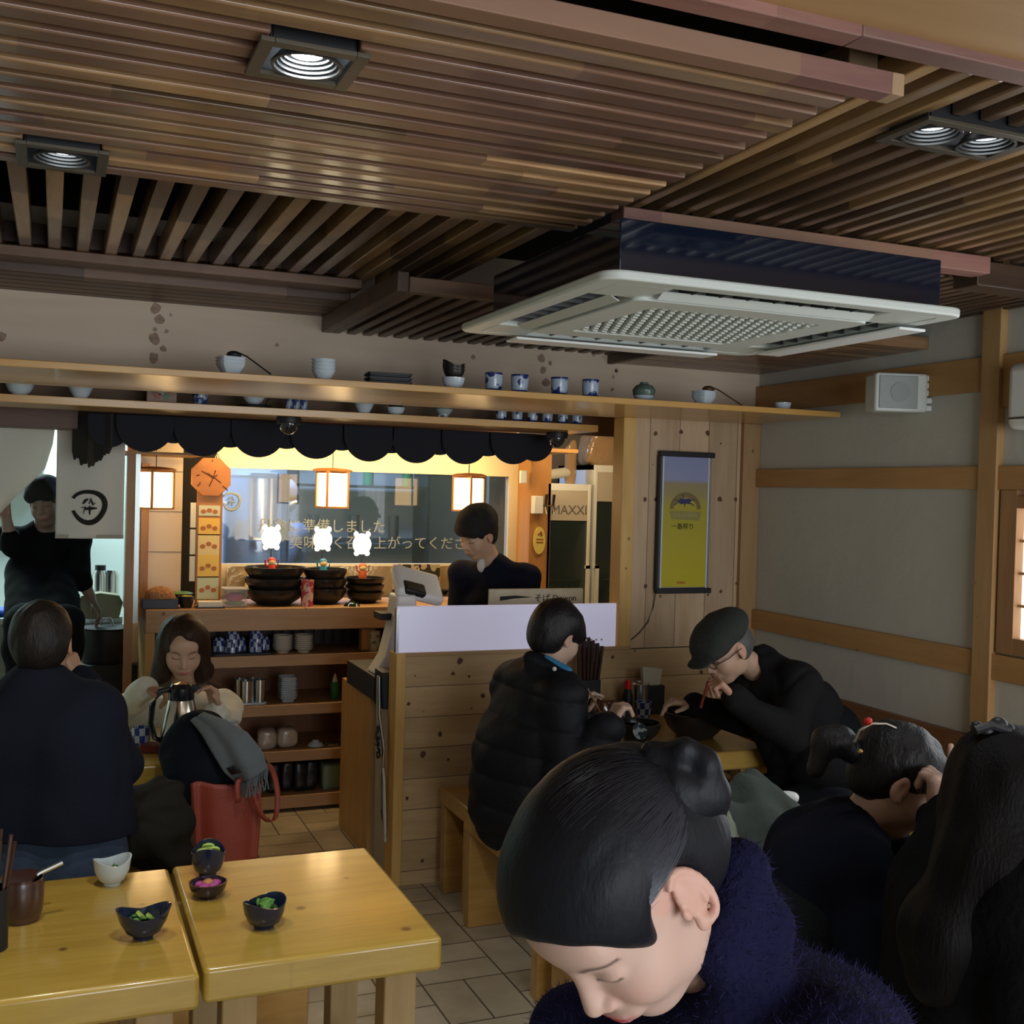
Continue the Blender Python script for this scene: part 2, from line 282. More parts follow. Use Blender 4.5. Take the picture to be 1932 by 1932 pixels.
# =====================================================  THE ROOM  =====================================================
XR, YP = 3.158, 4.55
def floor_mat():
    m = bpy.data.materials.new('beige basketweave floor tiles'); m.use_nodes = True; nt = m.node_tree; N = nt.nodes.new; L = nt.links.new; b = nt.nodes['Principled BSDF']
    tc = N('ShaderNodeTexCoord'); mp = N('ShaderNodeMapping'); L(tc.outputs['Object'], mp.inputs[0]); mp.inputs['Scale'].default_value = (1, 1, 1)
    sp = N('ShaderNodeSeparateXYZ'); L(mp.outputs[0], sp.inputs[0]); T = .30
    cx = math_(nt, 'DIVIDE', sp.outputs[0], T); cy = math_(nt, 'DIVIDE', sp.outputs[1], T)
    fx = math_(nt, 'FLOOR', cx); fy = math_(nt, 'FLOOR', cy); par = math_(nt, 'ABSOLUTE', math_(nt, 'MODULO', math_(nt, 'ADD', fx, fy), 2)); odd = math_(nt, 'GREATER_THAN', par, .5)
    ux = math_(nt, 'SUBTRACT', cx, fx); uy = math_(nt, 'SUBTRACT', cy, fy)
    inv = math_(nt, 'SUBTRACT', 1, odd)
    s = math_(nt, 'ADD', math_(nt, 'MULTIPLY', ux, odd), math_(nt, 'MULTIPLY', uy, inv))       # across the planks
    t = math_(nt, 'ADD', math_(nt, 'MULTIPLY', uy, odd), math_(nt, 'MULTIPLY', ux, inv))
    s2 = math_(nt, 'MULTIPLY', s, 2); sf = math_(nt, 'SUBTRACT', s2, math_(nt, 'FLOOR', s2))
    def edge(x, w): return math_(nt, 'LESS_THAN', math_(nt, 'MINIMUM', x, math_(nt, 'SUBTRACT', 1, x)), w)
    g = math_(nt, 'MAXIMUM', edge(sf, .022), edge(t, .011))
    wn = N('ShaderNodeTexWhiteNoise'); cv = N('ShaderNodeCombineXYZ'); L(fx, cv.inputs[0]); L(fy, cv.inputs[1]); L(math_(nt, 'FLOOR', s2), cv.inputs[2]); L(cv.outputs[0], wn.inputs['Vector'])
    n = N('ShaderNodeTexNoise'); n.inputs['Scale'].default_value = 5; n.inputs['Detail'].default_value = 5; L(mp.outputs[0], n.inputs['Vector'])
    v = math_(nt, 'ADD', math_(nt, 'MULTIPLY', wn.outputs['Value'], .3), math_(nt, 'MULTIPLY', n.outputs['Fac'], .8))
    cr = N('ShaderNodeValToRGB'); cr.color_ramp.elements[0].position = .3; cr.color_ramp.elements[0].color = (.32, .27, .18, 1); cr.color_ramp.elements[1].position = .85; cr.color_ramp.elements[1].color = (.62, .55, .41, 1); L(v, cr.inputs[0])
    mx = N('ShaderNodeMix'); mx.data_type = 'RGBA'; L(g, mx.inputs['Factor']); L(cr.outputs[0], mx.inputs[6]); mx.inputs[7].default_value = (.10, .085, .06, 1)
    L(mx.outputs[2], b.inputs['Base Color']); b.inputs['Roughness'].default_value = .32
    bp = N('ShaderNodeBump'); bp.inputs['Strength'].default_value = .4; bp.inputs['Distance'].default_value = .002; bp.invert = True; L(g, bp.inputs['Height']); L(bp.outputs[0], b.inputs['Normal'])
    return m
struct('floor', MB().box((-2.2, -2.6, -.1), (4.0, 8.4, 0)), floor_mat(), 'beige rectangular floor tiles laid in a basketweave', 'floor')
struct('ceiling', MB().box((-2.2, -2.6, 2.72), (4.0, 8.4, 2.8)), M['voidshade'], 'dark ceiling void above the wooden slats', 'ceiling')
struct('wall_left', MB().box((-2.3, -2.6, 0), (-2.2, 8.4, 2.8)), M['plaster'], 'left side wall', 'wall')
struct('wall_front', MB().box((-2.2, -2.6, 0), (4.0, -2.5, 2.8)), M['plaster'], 'wall behind the diners at the street side', 'wall')
struct('wall_kitchen_back', MB().box((-2.2, 8.3, 0), (4.0, 8.4, 2.8)), mat('pale kitchen tile', (.60, .66, .64), .3), 'pale tiled back wall of the kitchen', 'wall')
# right wall with window opening  y 1.15..2.93, z 1.18..1.75
wy0, wy1, wz0, wz1 = 1.05, 3.02, 1.17, 1.755
w = MB(); w.box((XR, -2.5, 0), (XR + .12, wy0, 2.8)); w.box((XR, wy1, 0), (XR + .12, 4.6, 2.8)); w.box((XR, wy0, 0), (XR + .12, wy1, wz0)); w.box((XR, wy0, wz1), (XR + .12, wy1, 2.8))
struct('wall_right', w, M['plaster'], 'grey white plaster wall on the right between pine rails', 'wall')
# pine post-and-rail framing on right wall
struct('trim_1', MB().box((XR - .035, 3.03, 0), (XR, 3.115, 2.6)), M['postz'], 'upright pine post on the right wall left of the window', 'post', bev=.002)
struct('trim_2', MB().box((XR - .025, 3.115, 1.755), (XR, YP, 1.84)), M['rail'], 'upper pine rail on the right wall', 'rail', bev=.002)
struct('trim_3', MB().box((XR - .025, 3.115, 1.072), (XR, YP, 1.165)), M['rail'], 'lower knotted pine rail on the right wall', 'rail', bev=.002)
struct('trim_4', MB().box((XR - .025, 1.0, 1.755), (XR, 3.03, 1.84)), M['rail'], 'pine rail above the side window', 'rail', bev=.002)
struct('trim_5', MB().box((XR - .025, 0.2, 1.072), (XR, 3.03, 1.165)), M['rail'], 'pine rail below the side window', 'rail', bev=.002)
struct('trim_6', MB().box((XR - .02, 3.115, 2.115), (XR, YP, 2.24)), M['rail'], 'pine board at the top of the right wall', 'rail', bev=.002)
struct('trim_7', MB().box((XR - .02, 0.2, 2.05), (XR, 3.03, 2.24)), M['rail'], 'pine board above the window beside the white wall unit', 'rail', bev=.002)
struct('trim_8', MB().box((XR - .03, -1.5, .0), (XR, YP, .848)), M['brown'], 'dark brown wainscot board along the foot of the right wall', 'wainscot', bev=.003)
struct('trim_9', MB().box((3.06, YP - .03, .99), (XR - .001, YP, 2.058)), wood('corner post wood', (.40, .245, .115), (.33, .19, .08), 'Z', .5, .5, 7, 'xz'), 'upright knotted pine post in the wall corner', 'post', bev=.002)
# window
wn_ = thing('window_1', 'bright shoji side window with pine frame at the right edge', 'window', (XR, (wy0 + wy1) / 2, wz0)); wn_['kind'] = 'structure'
def loc(root, mb):
    r = root.location; mb.v = [(v[0] - r.x, v[1] - r.y, v[2] - r.z) for v in mb.v]; return mb
f = MB(); t = .075
f.box((XR - .02, wy0, wz0), (XR + .05, wy0 + t, wz1)); f.box((XR - .02, wy1 - t, wz0), (XR + .05, wy1, wz1)); f.box((XR - .02, wy0 + t, wz0), (XR + .05, wy1 - t, wz0 + .06)); f.box((XR - .02, wy0 + t, wz1 - .065), (XR + .05, wy1 - t, wz1 - .02))
loc(wn_, f).build('window_frame', wood('window frame wood', (.40, .21, .09), (.30, .15, .06), 'Z', .5), wn_, bev=.002)
g = MB()
for k in range(1, 4): z = wz0 + .06 + k * (wz1 - wz0 - .125) / 4; g.box((XR + .0, wy0 + t, z - .005), (XR + .015, wy1 - t, z + .005))
for k in range(1, 8): y = wy0 + t + k * (wy1 - wy0 - 2 * t) / 8; g.box((XR + .002, y - .005, wz0 + .06), (XR + .014, y + .005, wz1 - .065))
loc(wn_, g).build('lattice', M['pine'], wn_)
loc(wn_, MB().box((XR + .018, wy0 + t, wz0 + .06), (XR + .022, wy1 - t, wz1 - .065))).build('pane', mat('daylit shoji paper', (.9, .9, .8), .8, emit=(1, .98, .88), es=2.2), wn_)
# partition half-wall, counter-height, with plank cladding, and upright panel wall
struct('wall_partition', MB().box((1.405, YP, 0), (XR, YP + .05, .985)), M['pineplank'], 'half-height pine plank partition behind the booth', 'wall')
struct('trim_10', MB().box((1.362, YP - .012, 0), (1.405, YP + .1, 1.0)), M['postx'], 'pine end post of the half-height partition', 'post', bev=.003)
struct('trim_11', MB().box((1.405, YP - .012, .985), (2.49, YP + .1, 1.0)), M['pine'], 'pine cap board on the partition', 'trim', bev=.002)
struct('wall_poster_panel', MB().box((2.482, YP - .004, .99), (3.06, YP + .05, 2.058)), M['pinewall'], 'knotted upright pine panel behind the beer poster', 'wall')
struct('trim_12', MB().box((2.42, YP - .01, .99), (2.484, YP + .09, 2.058)), M['postx'], 'pine post beside the counter opening, yellow light put into its colour', 'post', bev=.003)
struct('wall_header', MB().box((-1.6, YP, 2.058), (XR, YP + .05, 2.72)), M['header'], 'pale plywood header above the long shelf', 'wall')
def knots(name, m, spots, y, label):
    mb = MB()
    for k, (u, v, r) in enumerate(spots):
        p = at(u, v, y=y); rr = .85 * r * p.y / FPX * 1.05; n = 14; ph = k * 1.7
        mb.prism([(p.x + rr * (1 + .18 * math.sin(2 * t + ph)) * math.cos(t), p.z + rr * (1 + .15 * math.cos(3 * t + ph)) * 1.1 * math.sin(t)) for t in [6.2832 * i / n for i in range(n)]], y - .0006, y + .0005, 'xz')
    struct(name, mb, m, label, 'knots')
kd = mat('dark wood knot', (.11, .045, .02), .6, var=.4, vscale=120)
knots('trim_26', mat('faded wood knot', (.36, .24, .17), .7, var=.3, vscale=60), [(294, 582, 10), (301, 603, 9), (291, 639, 11), (290, 675, 10), (314, 625, 4), (308, 658, 6), (322, 594, 3), (4, 635, 8), (893, 674, 5), (1021, 676, 9), (1038, 685, 5), (1025, 698, 8), (1030, 722, 9), (1163, 699, 5), (1157, 711, 4), (1155, 735, 4), (1457, 717, 9), (1470, 738, 4), (1162, 700, 3)], YP, 'knots in the plywood header')
knots('trim_27', kd, [(1237, 818, 5), (1285, 815, 5), (1335, 817, 6), (1217, 942, 5), (1238, 942, 5), (1358, 942, 6), (1388, 942, 5), (1218, 1106, 5), (1360, 1116, 4), (1391, 1101, 5), (1336, 1122, 3), (1246, 1125, 3), (1360, 837, 2)], YP - .0045, 'dark knots in the upright pine panel')
knots('trim_28', kd, [(868, 1247, 7), (855, 1271, 4), (885, 1276, 3), (783, 1275, 2), (771, 1328, 4), (911, 1313, 5), (830, 1385, 5), (798, 1423, 7), (846, 1433, 3), (926, 1433, 6), (768, 1506, 4), (797, 1624, 4), (1156, 1240, 4), (1323, 1268, 5), (1179, 1288, 2)], YP - .0005, 'knots in the plank partition')
sh = thing('wall_shelf', 'long upper pine shelf below the slatted ceiling holding bowls and cups', 'shelf', (0.8, 4.2, 2.058))
loc(sh, MB().box((-1.6, 3.9, 2.058), (XR - .03, YP, 2.082))).build('board', M['shelf'], sh, bev=.002)
sh2 = thing('wall_shelf', 'narrow lower shelf above the awning holding bowls and small cups', 'shelf', (0.5, 4.95, 2.0))
loc(sh2, MB().box((-1.6, 4.8, 2.0), (2.42, 5.12, 2.032))).build('board', M['shelf'], sh2, bev=.002)
struct('wall_behind_shelf', MB().box((-1.6, 5.12, 2.0), (3.15, 5.16, 2.6)), wood('brown shelf back board', (.25, .15, .085), (.19, .11, .06), 'X', .6, .2, 4), 'brown board behind the lower shelf', 'wall')
struct('trim_13', MB().box((-1.6, 5.45, 1.935), (0.10, 5.69, 2.09)), wood('dark red-brown beam', (.13, .06, .035), (.10, .04, .02), 'X', .5), 'dark beam above the kitchen curtain', 'beam')

struct('trim_29', MB().box((-1.6, 5.77, 1.94), (2.4, 5.81, 2.2)), bpy.data.materials['dark red-brown beam'], 'added dark board behind the awning and the curtain rod, blocking kitchen glow', 'beam')  # added board that hides kitchen glow at the left end of the awning
# ---------------- slatted ceiling ----------------
def lattice(name, label, axis, lo, hi, z, w_, h, pitch, m, holes=()):
    """slats along axis between lo=(x,y) and hi=(x,y), undersides at z"""
    r = thing(name, label, 'ceiling panel', ((lo[0] + hi[0]) / 2, (lo[1] + hi[1]) / 2, z)); a0, a1 = (lo[0], hi[0]) if axis == 'X' else (lo[1], hi[1]); b0, b1 = (lo[1], hi[1]) if axis == 'X' else (lo[0], hi[0])
    n = int((b1 - b0 - w_) / pitch + .5)
    for k in range(n + 1):
        b = b0 + (b1 - b0 - w_) * k / n; j = random.uniform(-.003, .003)
        spans = [(a0 + j, a1 + j)]
        for hx0, hy0, hx1, hy1 in holes:
            c0, c1, e0, e1 = (hx0, hx1, hy0, hy1) if axis == 'X' else (hy0, hy1, hx0, hx1)
            if b + w_ > e0 and b < e1: spans = [q for p0, p1 in spans for q in ((p0, min(p1, c0)), (max(p0, c1), p1)) if q[1] - q[0] > .01]
        q = MB()
        for p0, p1 in spans:
            q.box((p0, b, z), (p1, b + w_, z + h)) if axis == 'X' else q.box((b, p0, z), (b + w_, p1, z + h))
        loc(r, q).build('slat', m, r, bev=.004, seg=2)
    return r
def cross(r, lo, hi, m, name='support_beam'):
    return loc(r, MB().box(lo, hi)).build(name, m, r, bev=.003)
P1 = lattice('slatted_ceiling_panel', 'large lowered panel of red-brown slats around the bright square downlight', 'X', (-1.6, 1.60), (1.275, 2.72), 2.40, .046, .044, .079, M['slatx'], holes=[(.30, 1.79, .442, 1.878), (-.07, 2.548, .083, 2.655)])
loc(P1, MB().box((-1.6, 1.535, 2.40), (1.318, 1.58, 2.438))).build('fascia', M['beam'], P1, bev=.002)
loc(P1, MB().box((1.318, 1.535, 2.40), (1.345, 1.58, 2.438))).build('end_block', wood('light end block', (.40, .26, .15), (.32, .2, .11), 'Z', .5), P1, bev=.002)
cross(P1, (1.262, 1.58, 2.43), (1.325, 2.74, 2.50), M['slaty'], 'side_beam')
for x in (-1.0, .1, ): cross(P1, (x, 1.6, 2.446), (x + .05, 2.72, 2.50), M['darkslaty'])
P3 = lattice('slatted_ceiling_panel', 'right ceiling panel of battens around the twin downlight', 'Y', (1.36, 1.492), (XR, 2.60), 2.442, .030, .055, .071, M['slaty'], holes=[(1.535, 1.665, 1.77, 1.785)])
loc(P3, MB().box((1.33, 2.53, 2.385), (2.56, 2.60, 2.435))).build('edge_beam', M['beam'], P3, bev=.003)
loc(P3, MB().box((2.56, 2.58, 2.36), (XR, 2.68, 2.435))).build('edge_beam', M['darkslat'], P3, bev=.003)
loc(P3, MB().box((-1.6, 1.44, 2.438), (1.175, 1.49, 2.49))).build('edge_beam', M['beam'], P3, bev=.003)
loc(P3, MB().box((1.175, 1.44, 2.438), (XR, 1.49, 2.49))).build('edge_beam', wood('mauve beam', (.22, .12, .10), (.17, .085, .07), 'X', .5, grain=1.6), P3, bev=.003)
struct('ceiling_plywood', MB().box((-1.6, -1.2, 2.455), (XR, 1.44, 2.47)), M['ply'], 'tan plywood ceiling at the upper right', 'ceiling')
P2 = lattice('slatted_ceiling_panel', 'open ceiling panel of widely spaced battens pointing at the shelf', 'Y', (-1.6, 2.78), (1.32, 4.08), 2.46, .042, .07, .087, M['slaty'])
cross(P2, (-1.6, 3.98, 2.425), (1.03, 4.08, 2.459), M['darkslat'])
for y in (4.09, ): cross(P2, (-1.6, y, 2.49), (1.03, y + .04, 2.56), M['darkslat'])
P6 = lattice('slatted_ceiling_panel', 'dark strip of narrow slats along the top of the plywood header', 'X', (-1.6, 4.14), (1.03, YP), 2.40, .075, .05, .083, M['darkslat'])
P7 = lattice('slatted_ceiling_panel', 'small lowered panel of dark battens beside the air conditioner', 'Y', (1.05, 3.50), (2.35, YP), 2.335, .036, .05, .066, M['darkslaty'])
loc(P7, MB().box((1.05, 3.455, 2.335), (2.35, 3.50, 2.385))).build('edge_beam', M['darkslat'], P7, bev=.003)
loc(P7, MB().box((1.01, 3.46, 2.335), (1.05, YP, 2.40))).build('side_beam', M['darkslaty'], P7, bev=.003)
P5 = lattice('slatted_ceiling_panel', 'lowest ceiling panel of thin striped slats above the speaker', 'X', (2.36, 3.42), (XR, YP), 2.30, .05, .05, .057, M['slatx'])
loc(P5, MB().box((2.33, 3.42, 2.295), (2.36, YP, 2.36))).build('side_beam', M['darkslaty'], P5, bev=.003)
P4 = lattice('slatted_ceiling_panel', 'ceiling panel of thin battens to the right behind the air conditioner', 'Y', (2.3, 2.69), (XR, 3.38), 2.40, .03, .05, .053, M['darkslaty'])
# ---------------- recessed downlights ----------------
def downlight(lab, lo, hi, z, lamps, es, group=None):
    cx, cy = (lo[0] + hi[0]) / 2, (lo[1] + hi[1]) / 2; r = thing('recessed_downlight', lab, 'ceiling light', (cx, cy, z)); t = .022
    f = MB(); x0, y0, x1, y1 = lo[0], lo[1], hi[0], hi[1]
    f.box((x0, y0, z - .008), (x0 + t, y1, z)); f.box((x1 - t, y0, z - .008), (x1, y1, z)); f.box((x0 + t, y0, z - .008), (x1 - t, y0 + t, z)); f.box((x0 + t, y1 - t, z - .008), (x1 - t, y1, z))
    loc(r, f).build('trim_frame', M['greymetal'], r, bev=.001)
    b = MB(); h = .13
    for a, c in (((x0 + t - .004, y0 + t, z), (x0 + t, y1 - t, z + h)), ((x1 - t, y0 + t, z), (x1 - t + .004, y1 - t, z + h)), ((x0 + t, y0 + t - .004, z), (x1 - t, y0 + t, z + h)), ((x0 + t, y1 - t, z), (x1 - t, y1 - t + .004, z + h)), ((x0 + t, y0 + t, z + h), (x1 - t, y1 - t, z + h + .004))): b.box(a, c)
    loc(r, b).build('housing', M['black'], r)
    for lx, ly in lamps:
        g = MB()
        for k in range(4): g.lathe([(.058 - k * .005, k * .006), (.058 - k * .005, .004 + k * .006), (.053 - k * .005, .004 + k * .006), (.053 - k * .005, k * .006), (.058 - k * .005, k * .006)], (lx, ly, z - .008), 28)
        rg = loc(r, g).build('gimbal_ring', M['darksteel'], r)
        loc(r, MB().lathe([(0, .008), (.026, .012), (.033, .020), (0, .022)], (lx, ly, z), 24)).build('lamp', mat('glowing lamp glass', (1, 1, 1), .3, emit=(.85, .95, 1), es=es), rg)
    return r
downlight('square downlight with a bright lamp, nearest, among the red-brown slats', (.284, 1.75), (.458, 1.915), 2.394, [(.372, 1.832)], 60)
downlight('square downlight at the left edge with a dimmer lamp', (-.085, 2.51), (.098, 2.695), 2.394, [(.006, 2.60)], 8)
downlight('rectangular twin downlight in the right ceiling panel', (1.505, 1.65), (1.80, 1.80), 2.427, [(1.583, 1.725), (1.722, 1.725)], 6)
spot('downlight_beam', (.372, 1.832, 2.36), (.45, 2.35, .7), 30, (.95, .97, 1), 95)
spot('downlight_beam', (.006, 2.60, 2.36), (-.05, 2.75, .7), 22, (1, .9, .7), 90)
spot('downlight_beam', (1.583, 1.725, 2.40), (1.6, 1.9, 0), 7, (.85, .93, 1), 90)
spot('downlight_beam', (1.722, 1.725, 2.40), (1.8, 1.9, 0), 7, (.85, .93, 1), 90)
# =====================================================  FIXTURES  =====================================================
# ---- cassette air conditioner ----
ac = thing('air_conditioner', 'white square cassette air conditioner with dark housing hanging below the slats', 'air conditioner', (1.62, 2.62, 2.17))
X0, X1, Y0, Y1, ZP = 1.09, 2.10, 2.14, 3.10, 2.165
loc(ac, MB().box((1.17, 2.24, ZP + .02), (2.12 - .02, 3.02, 2.325))).build('housing', M['navybox'], ac, bev=.003)
def rrect(x0, y0, x1, y1, r, n=5):
    P = []
    for cx, cy, a in ((x1 - r, y1 - r, 0), (x0 + r, y1 - r, 90), (x0 + r, y0 + r, 180), (x1 - r, y0 + r, 270)):
        for i in range(n + 1): t = math.radians(a + 90 * i / n); P.append((cx + r * math.cos(t), cy + r * math.sin(t)))
    return P
p = MB()
def ringprism(mb, A, B, z0, z1):
    n = len(A); vs = [(x, y, z0) for x, y in A] + [(x, y, z0) for x, y in B] + [(x, y, z1) for x, y in A] + [(x, y, z1) for x, y in B]; fs = []
    for i in range(n):
        j = (i + 1) % n; fs += [(i, j, n + j, n + i), (2*n + i, 3*n + i, 3*n + j, 2*n + j), (i, 2*n + i, 2*n + j, j), (n + i, n + j, 3*n + j, 3*n + i)]
    mb.add(vs, fs)
ringprism(p, rrect(X0, Y0, X1, Y1, .05), rrect(X0 + .052, Y0 + .052, X1 - .052, Y1 - .052, .02), ZP, ZP + .022)
for cx, cy in ((X0 + .05, Y0 + .05), (X1 - .05, Y0 + .05), (X0 + .05, Y1 - .05), (X1 - .05, Y1 - .05)):
    sx = 1 if cx < 1.6 else -1; sy = 1 if cy < 2.6 else -1
    p.prism([(cx, cy), (cx + sx * .15, cy), (cx + sx * .15, cy + sy * .14), (cx + sx * .14, cy + sy * .15), (cx, cy + sy * .15)][:: sx * sy], ZP + .001, ZP + .026, 'xy')
loc(ac, p).build('panel_frame', M['acwhite'], ac, bev=.006, seg=3)
for (lo, hi) in (((X0 + .2, Y0 + .055), (X1 - .2, Y0 + .165)), ((X0 + .2, Y1 - .165), (X1 - .2, Y1 - .055)), ((X0 + .055, Y0 + .2), (X0 + .165, Y1 - .2)), ((X1 - .165, Y0 + .2), (X1 - .055, Y1 - .2))):
    s = MB(); s.box((lo[0], lo[1], ZP + .03), (hi[0], hi[1], ZP + .034)); hor = hi[0] - lo[0] > hi[1] - lo[1]
    for k in range(1, 8):
        if hor: x = lo[0] + (hi[0] - lo[0]) * k / 8; s.box((x - .002, lo[1], ZP + .004), (x + .002, hi[1], ZP + .03))
        else: y = lo[1] + (hi[1] - lo[1]) * k / 8; s.box((lo[0], y - .002, ZP + .004), (hi[0], y + .002, ZP + .03))
    loc(ac, s).build('air_outlet', M['darksteel'], ac)
    R = Matrix.Rotation(math.radians(28), 3, 'X' if hor else 'Y'); v = MB()
    if hor: v.box((lo[0], lo[1] + .055, ZP + .004), (hi[0], hi[1] - .025, ZP + .006), Matrix.Rotation(math.radians(28 if lo[1] > 2.6 else -28), 3, 'X'), (0, (lo[1] + hi[1]) / 2, ZP + .008))
    else: v.box((lo[0] + .055, lo[1], ZP + .004), (hi[0] - .025, hi[1], ZP + .006), Matrix.Rotation(math.radians(28 if lo[0] < 1.6 else -28), 3, 'Y'), ((lo[0] + hi[0]) / 2, 0, ZP + .008))
    loc(ac, v).build('louvre', M['acwhite'], ac)
GX0, GX1, GY0, GY1, GZ = X0 + .165, X1 - .165, Y0 + .165, Y1 - .165, ZP - .008
g = MB(); g.prism(rrect(GX0, GY0, GX1, GY1, .03), GZ + .012, GZ + .03, 'xy'); ringprism(g, rrect(GX0, GY0, GX1, GY1, .03), rrect(GX0 + .09, GY0 + .09, GX1 - .09, GY1 - .09, .01), GZ, GZ + .016)
gr = loc(ac, g).build('intake_grille', M['acwhite'], ac, bev=.003)
gp = MB(); nx, ny = 17, 12; gx0, gx1, gy0, gy1 = GX0 + .09, GX1 - .09, GY0 + .09, GY1 - .09
for j in range(ny):
    for i in range(nx):
        x = gx0 + (i + .5 * (j % 2)) * (gx1 - gx0) / nx; y = gy0 + j * (gy1 - gy0) / ny; w_ = (gx1 - gx0) / nx * .6; h_ = (gy1 - gy0) / ny
        gp.prism([(x, y), (x + w_, y + h_ * .2), (x + w_, y + h_ * .62), (x, y + h_ * .45)], GZ, GZ + .011, 'xy')
loc(ac, gp).build('lattice', M['acwhite'], gr)
loc(ac, MB().box((gx0, gy0, GZ + .011), (gx1, gy1, GZ + .0125))).build('backing', mat('grey grille backing', (.20, .22, .22), .6), gr)
for (a, b) in (((X0 + .16, Y1 - .075, ZP - .016), (X1 - .16, Y1 + .012, ZP - .008)), ((X1 - .075, Y0 + .16, ZP - .016), (X1 + .012, Y1 - .16, ZP - .008))):
    loc(ac, MB().box(a, b)).build('air_deflector', M['white'], ac, bev=.003)
for x in (1.55, 1.9):
    for y in (2.72, 2.9): loc(ac, MB().cyl((x, y, 2.32), (x, y, 2.722), .005, n=8)).build('hanger_rod', M['steel'], ac)

# ---- speaker in the corner, wall unit at right edge ----
spk = thing('loudspeaker', 'pale box loudspeaker with fluted side high in the right corner', 'speaker', (3.045, 3.47, 2.125), math.radians(-18))
s = MB().box((-.105, -.06, -.075), (.105, .05, .075)); s.build('cabinet', M['acwhite'], spk, bev=.012, seg=3)
MB().box((-.092, -.066, -.063), (.062, -.058, .063)).build('front_grille', mat('speaker grille cloth', (.40, .43, .41), .8, bump=.5, bscale=400), spk, bev=.003)
MB().lathe([(0, 0), (.035, 0), (.038, .002), (.0, .002)], (0, 0, 0), 24).build('woofer_ring', M['greymetal'], spk); o = bpy.data.objects['woofer_ring']; o.rotation_euler = (math.pi / 2, 0, 0); o.location = (-.01, -.0665, 0); o.data.materials[0] = mat('grey ring', (.3, .33, .31), .7)
s = MB()
for k in range(5): s.box((.085 + .006 * (k % 2), -.045, -.068 + k * .029), (.13, .07, -.045 + k * .029))
s.build('heat_fin', M['white'], spk, bev=.005)
MB().box((.0, .04, -.02), (.09, .12, .02)).build('mounting_bracket', M['steel'], spk, bev=.002)
wu = thing('wall_unit', 'white rounded wall unit cut off by the right edge above the window', 'wall unit', (3.1, 2.80, 2.07))
MB().prism(rrect(-.06, -.11, .055, .12, .03), -.06, .06, 'xy').v
q = MB(); q.box((-.06, -.11, -.11), (.057, .12, .12)); q.build('cover', M['white'], wu, bev=.03, seg=4)
MB().box((-.063, -.09, -.075), (-.059, .10, -.068)).build('seam', M['greymetal'], wu)

# ---- beer poster light panel ----
ps = thing('beer_poster', 'tall narrow yellow beer light poster with black rods on the pine wall', 'poster', (2.745, YP - .03, 1.58), math.radians(0))
MB().box((-.135, .002, -.315), (.14, .012, .315)).build('backing', M['steel'], ps)
def poster_mat():
    m = mat('blue to yellow printed poster', (.5, .4, .05), .25, coat=.5); nt = m.node_tree; tc = nt.nodes.new('ShaderNodeTexCoord'); sp = nt.nodes.new('ShaderNodeSeparateXYZ'); nt.links.new(tc.outputs['Object'], sp.inputs[0])
    r = nt.nodes.new('ShaderNodeMapRange'); r.inputs[1].default_value = -.31; r.inputs[2].default_value = .31; nt.links.new(sp.outputs[2], r.inputs[0])
    c = nt.nodes.new('ShaderNodeValToRGB'); e = c.color_ramp.elements; e[0].position = 0; e[0].color = (.56, .46, .03, 1); e[1].position = 1; e[1].color = (.27, .31, .50, 1)
    for p_, cl in ((.62, (.42, .37, .05, 1)), (.70, (.36, .30, .13, 1)), (.79, (.33, .27, .15, 1)), (.82, (.30, .33, .50, 1))): x = e.new(p_); x.color = cl
    nt.links.new(r.outputs[0], c.inputs[0]); nt.links.new(c.outputs[0], nt.nodes['Principled BSDF'].inputs['Base Color']); return m
MB().box((-.12, -.002, -.305), (.118, .002, .305)).build('print', poster_mat(), ps)
MB().box((-.145, -.012, .305), (.15, .014, .33)).build('top_rod', M['black'], ps, bev=.003)
MB().box((-.145, -.012, -.335), (.15, .014, -.31)).build('bottom_rod', M['black'], ps, bev=.003)
MB().box((-.147, -.006, -.315), (-.137, .014, .31)).build('side_edge', M['black'], ps)
for x in (-.125, .122): MB().box((x - .004, -.005, -.31), (x + .004, -.001, .308)).build('clear_edge', mat('clear strip', (.6, .62, .66), .15), ps)
em = MB()
A = [(.085 * math.cos(t), .055 + .085 * math.sin(t)) for t in np.linspace(.1, math.pi - .1, 16)]; B = [(.066 * math.cos(t), .052 + .066 * math.sin(t)) for t in np.linspace(math.pi - .1, .1, 16)]
em.prism(A + B, -.0035, -.002, 'xz'); emb = em.build('emblem_arch', mat('dull gold print', (.20, .14, .05), .5), ps)
em = MB(); em.prism([(-.088, .052), (.088, .050), (.076, .008), (-.072, .012)], -.0032, -.002, 'xz'); em.build('emblem_banner', mat('olive gold print', (.30, .25, .07), .5), ps)
em = MB()   # leaping horse-like beast
em.prism([(-.045, .098), (-.025, .112), (-.005, .108), (.02, .112), (.03, .104), (.022, .085), (.0, .088), (-.022, .083), (-.035, .09)], -.0036, -.002, 'xz')
for a in (((-.04, .095), (-.062, .104)), ((-.04, .09), (-.058, .078)), ((.022, .098), (.05, .105)), ((.02, .088), (.045, .078)), ((-.01, .112), (-.022, .128)), ((.0, .088), (-.006, .072))): em.tube([(a[0][0], -.003, a[0][1]), ((a[0][0] + a[1][0]) / 2, -.003, (a[0][1] + a[1][1]) / 2 + .004), (a[1][0], -.003, a[1][1])], .0022, 5)
em.build('emblem_beast', mat('dark blue print', (.035, .035, .11), .5), ps)
text('lettering', 'KIRIN BEER', mat('tan print', (.42, .36, .16), .5), (0, -.0036, .031), .026, (math.pi / 2, 0, 0), ps)
text('lettering', '一番搾り', M['ink'], (-.012, -.003, -.022), .031, (math.pi / 2, 0, 0), ps)
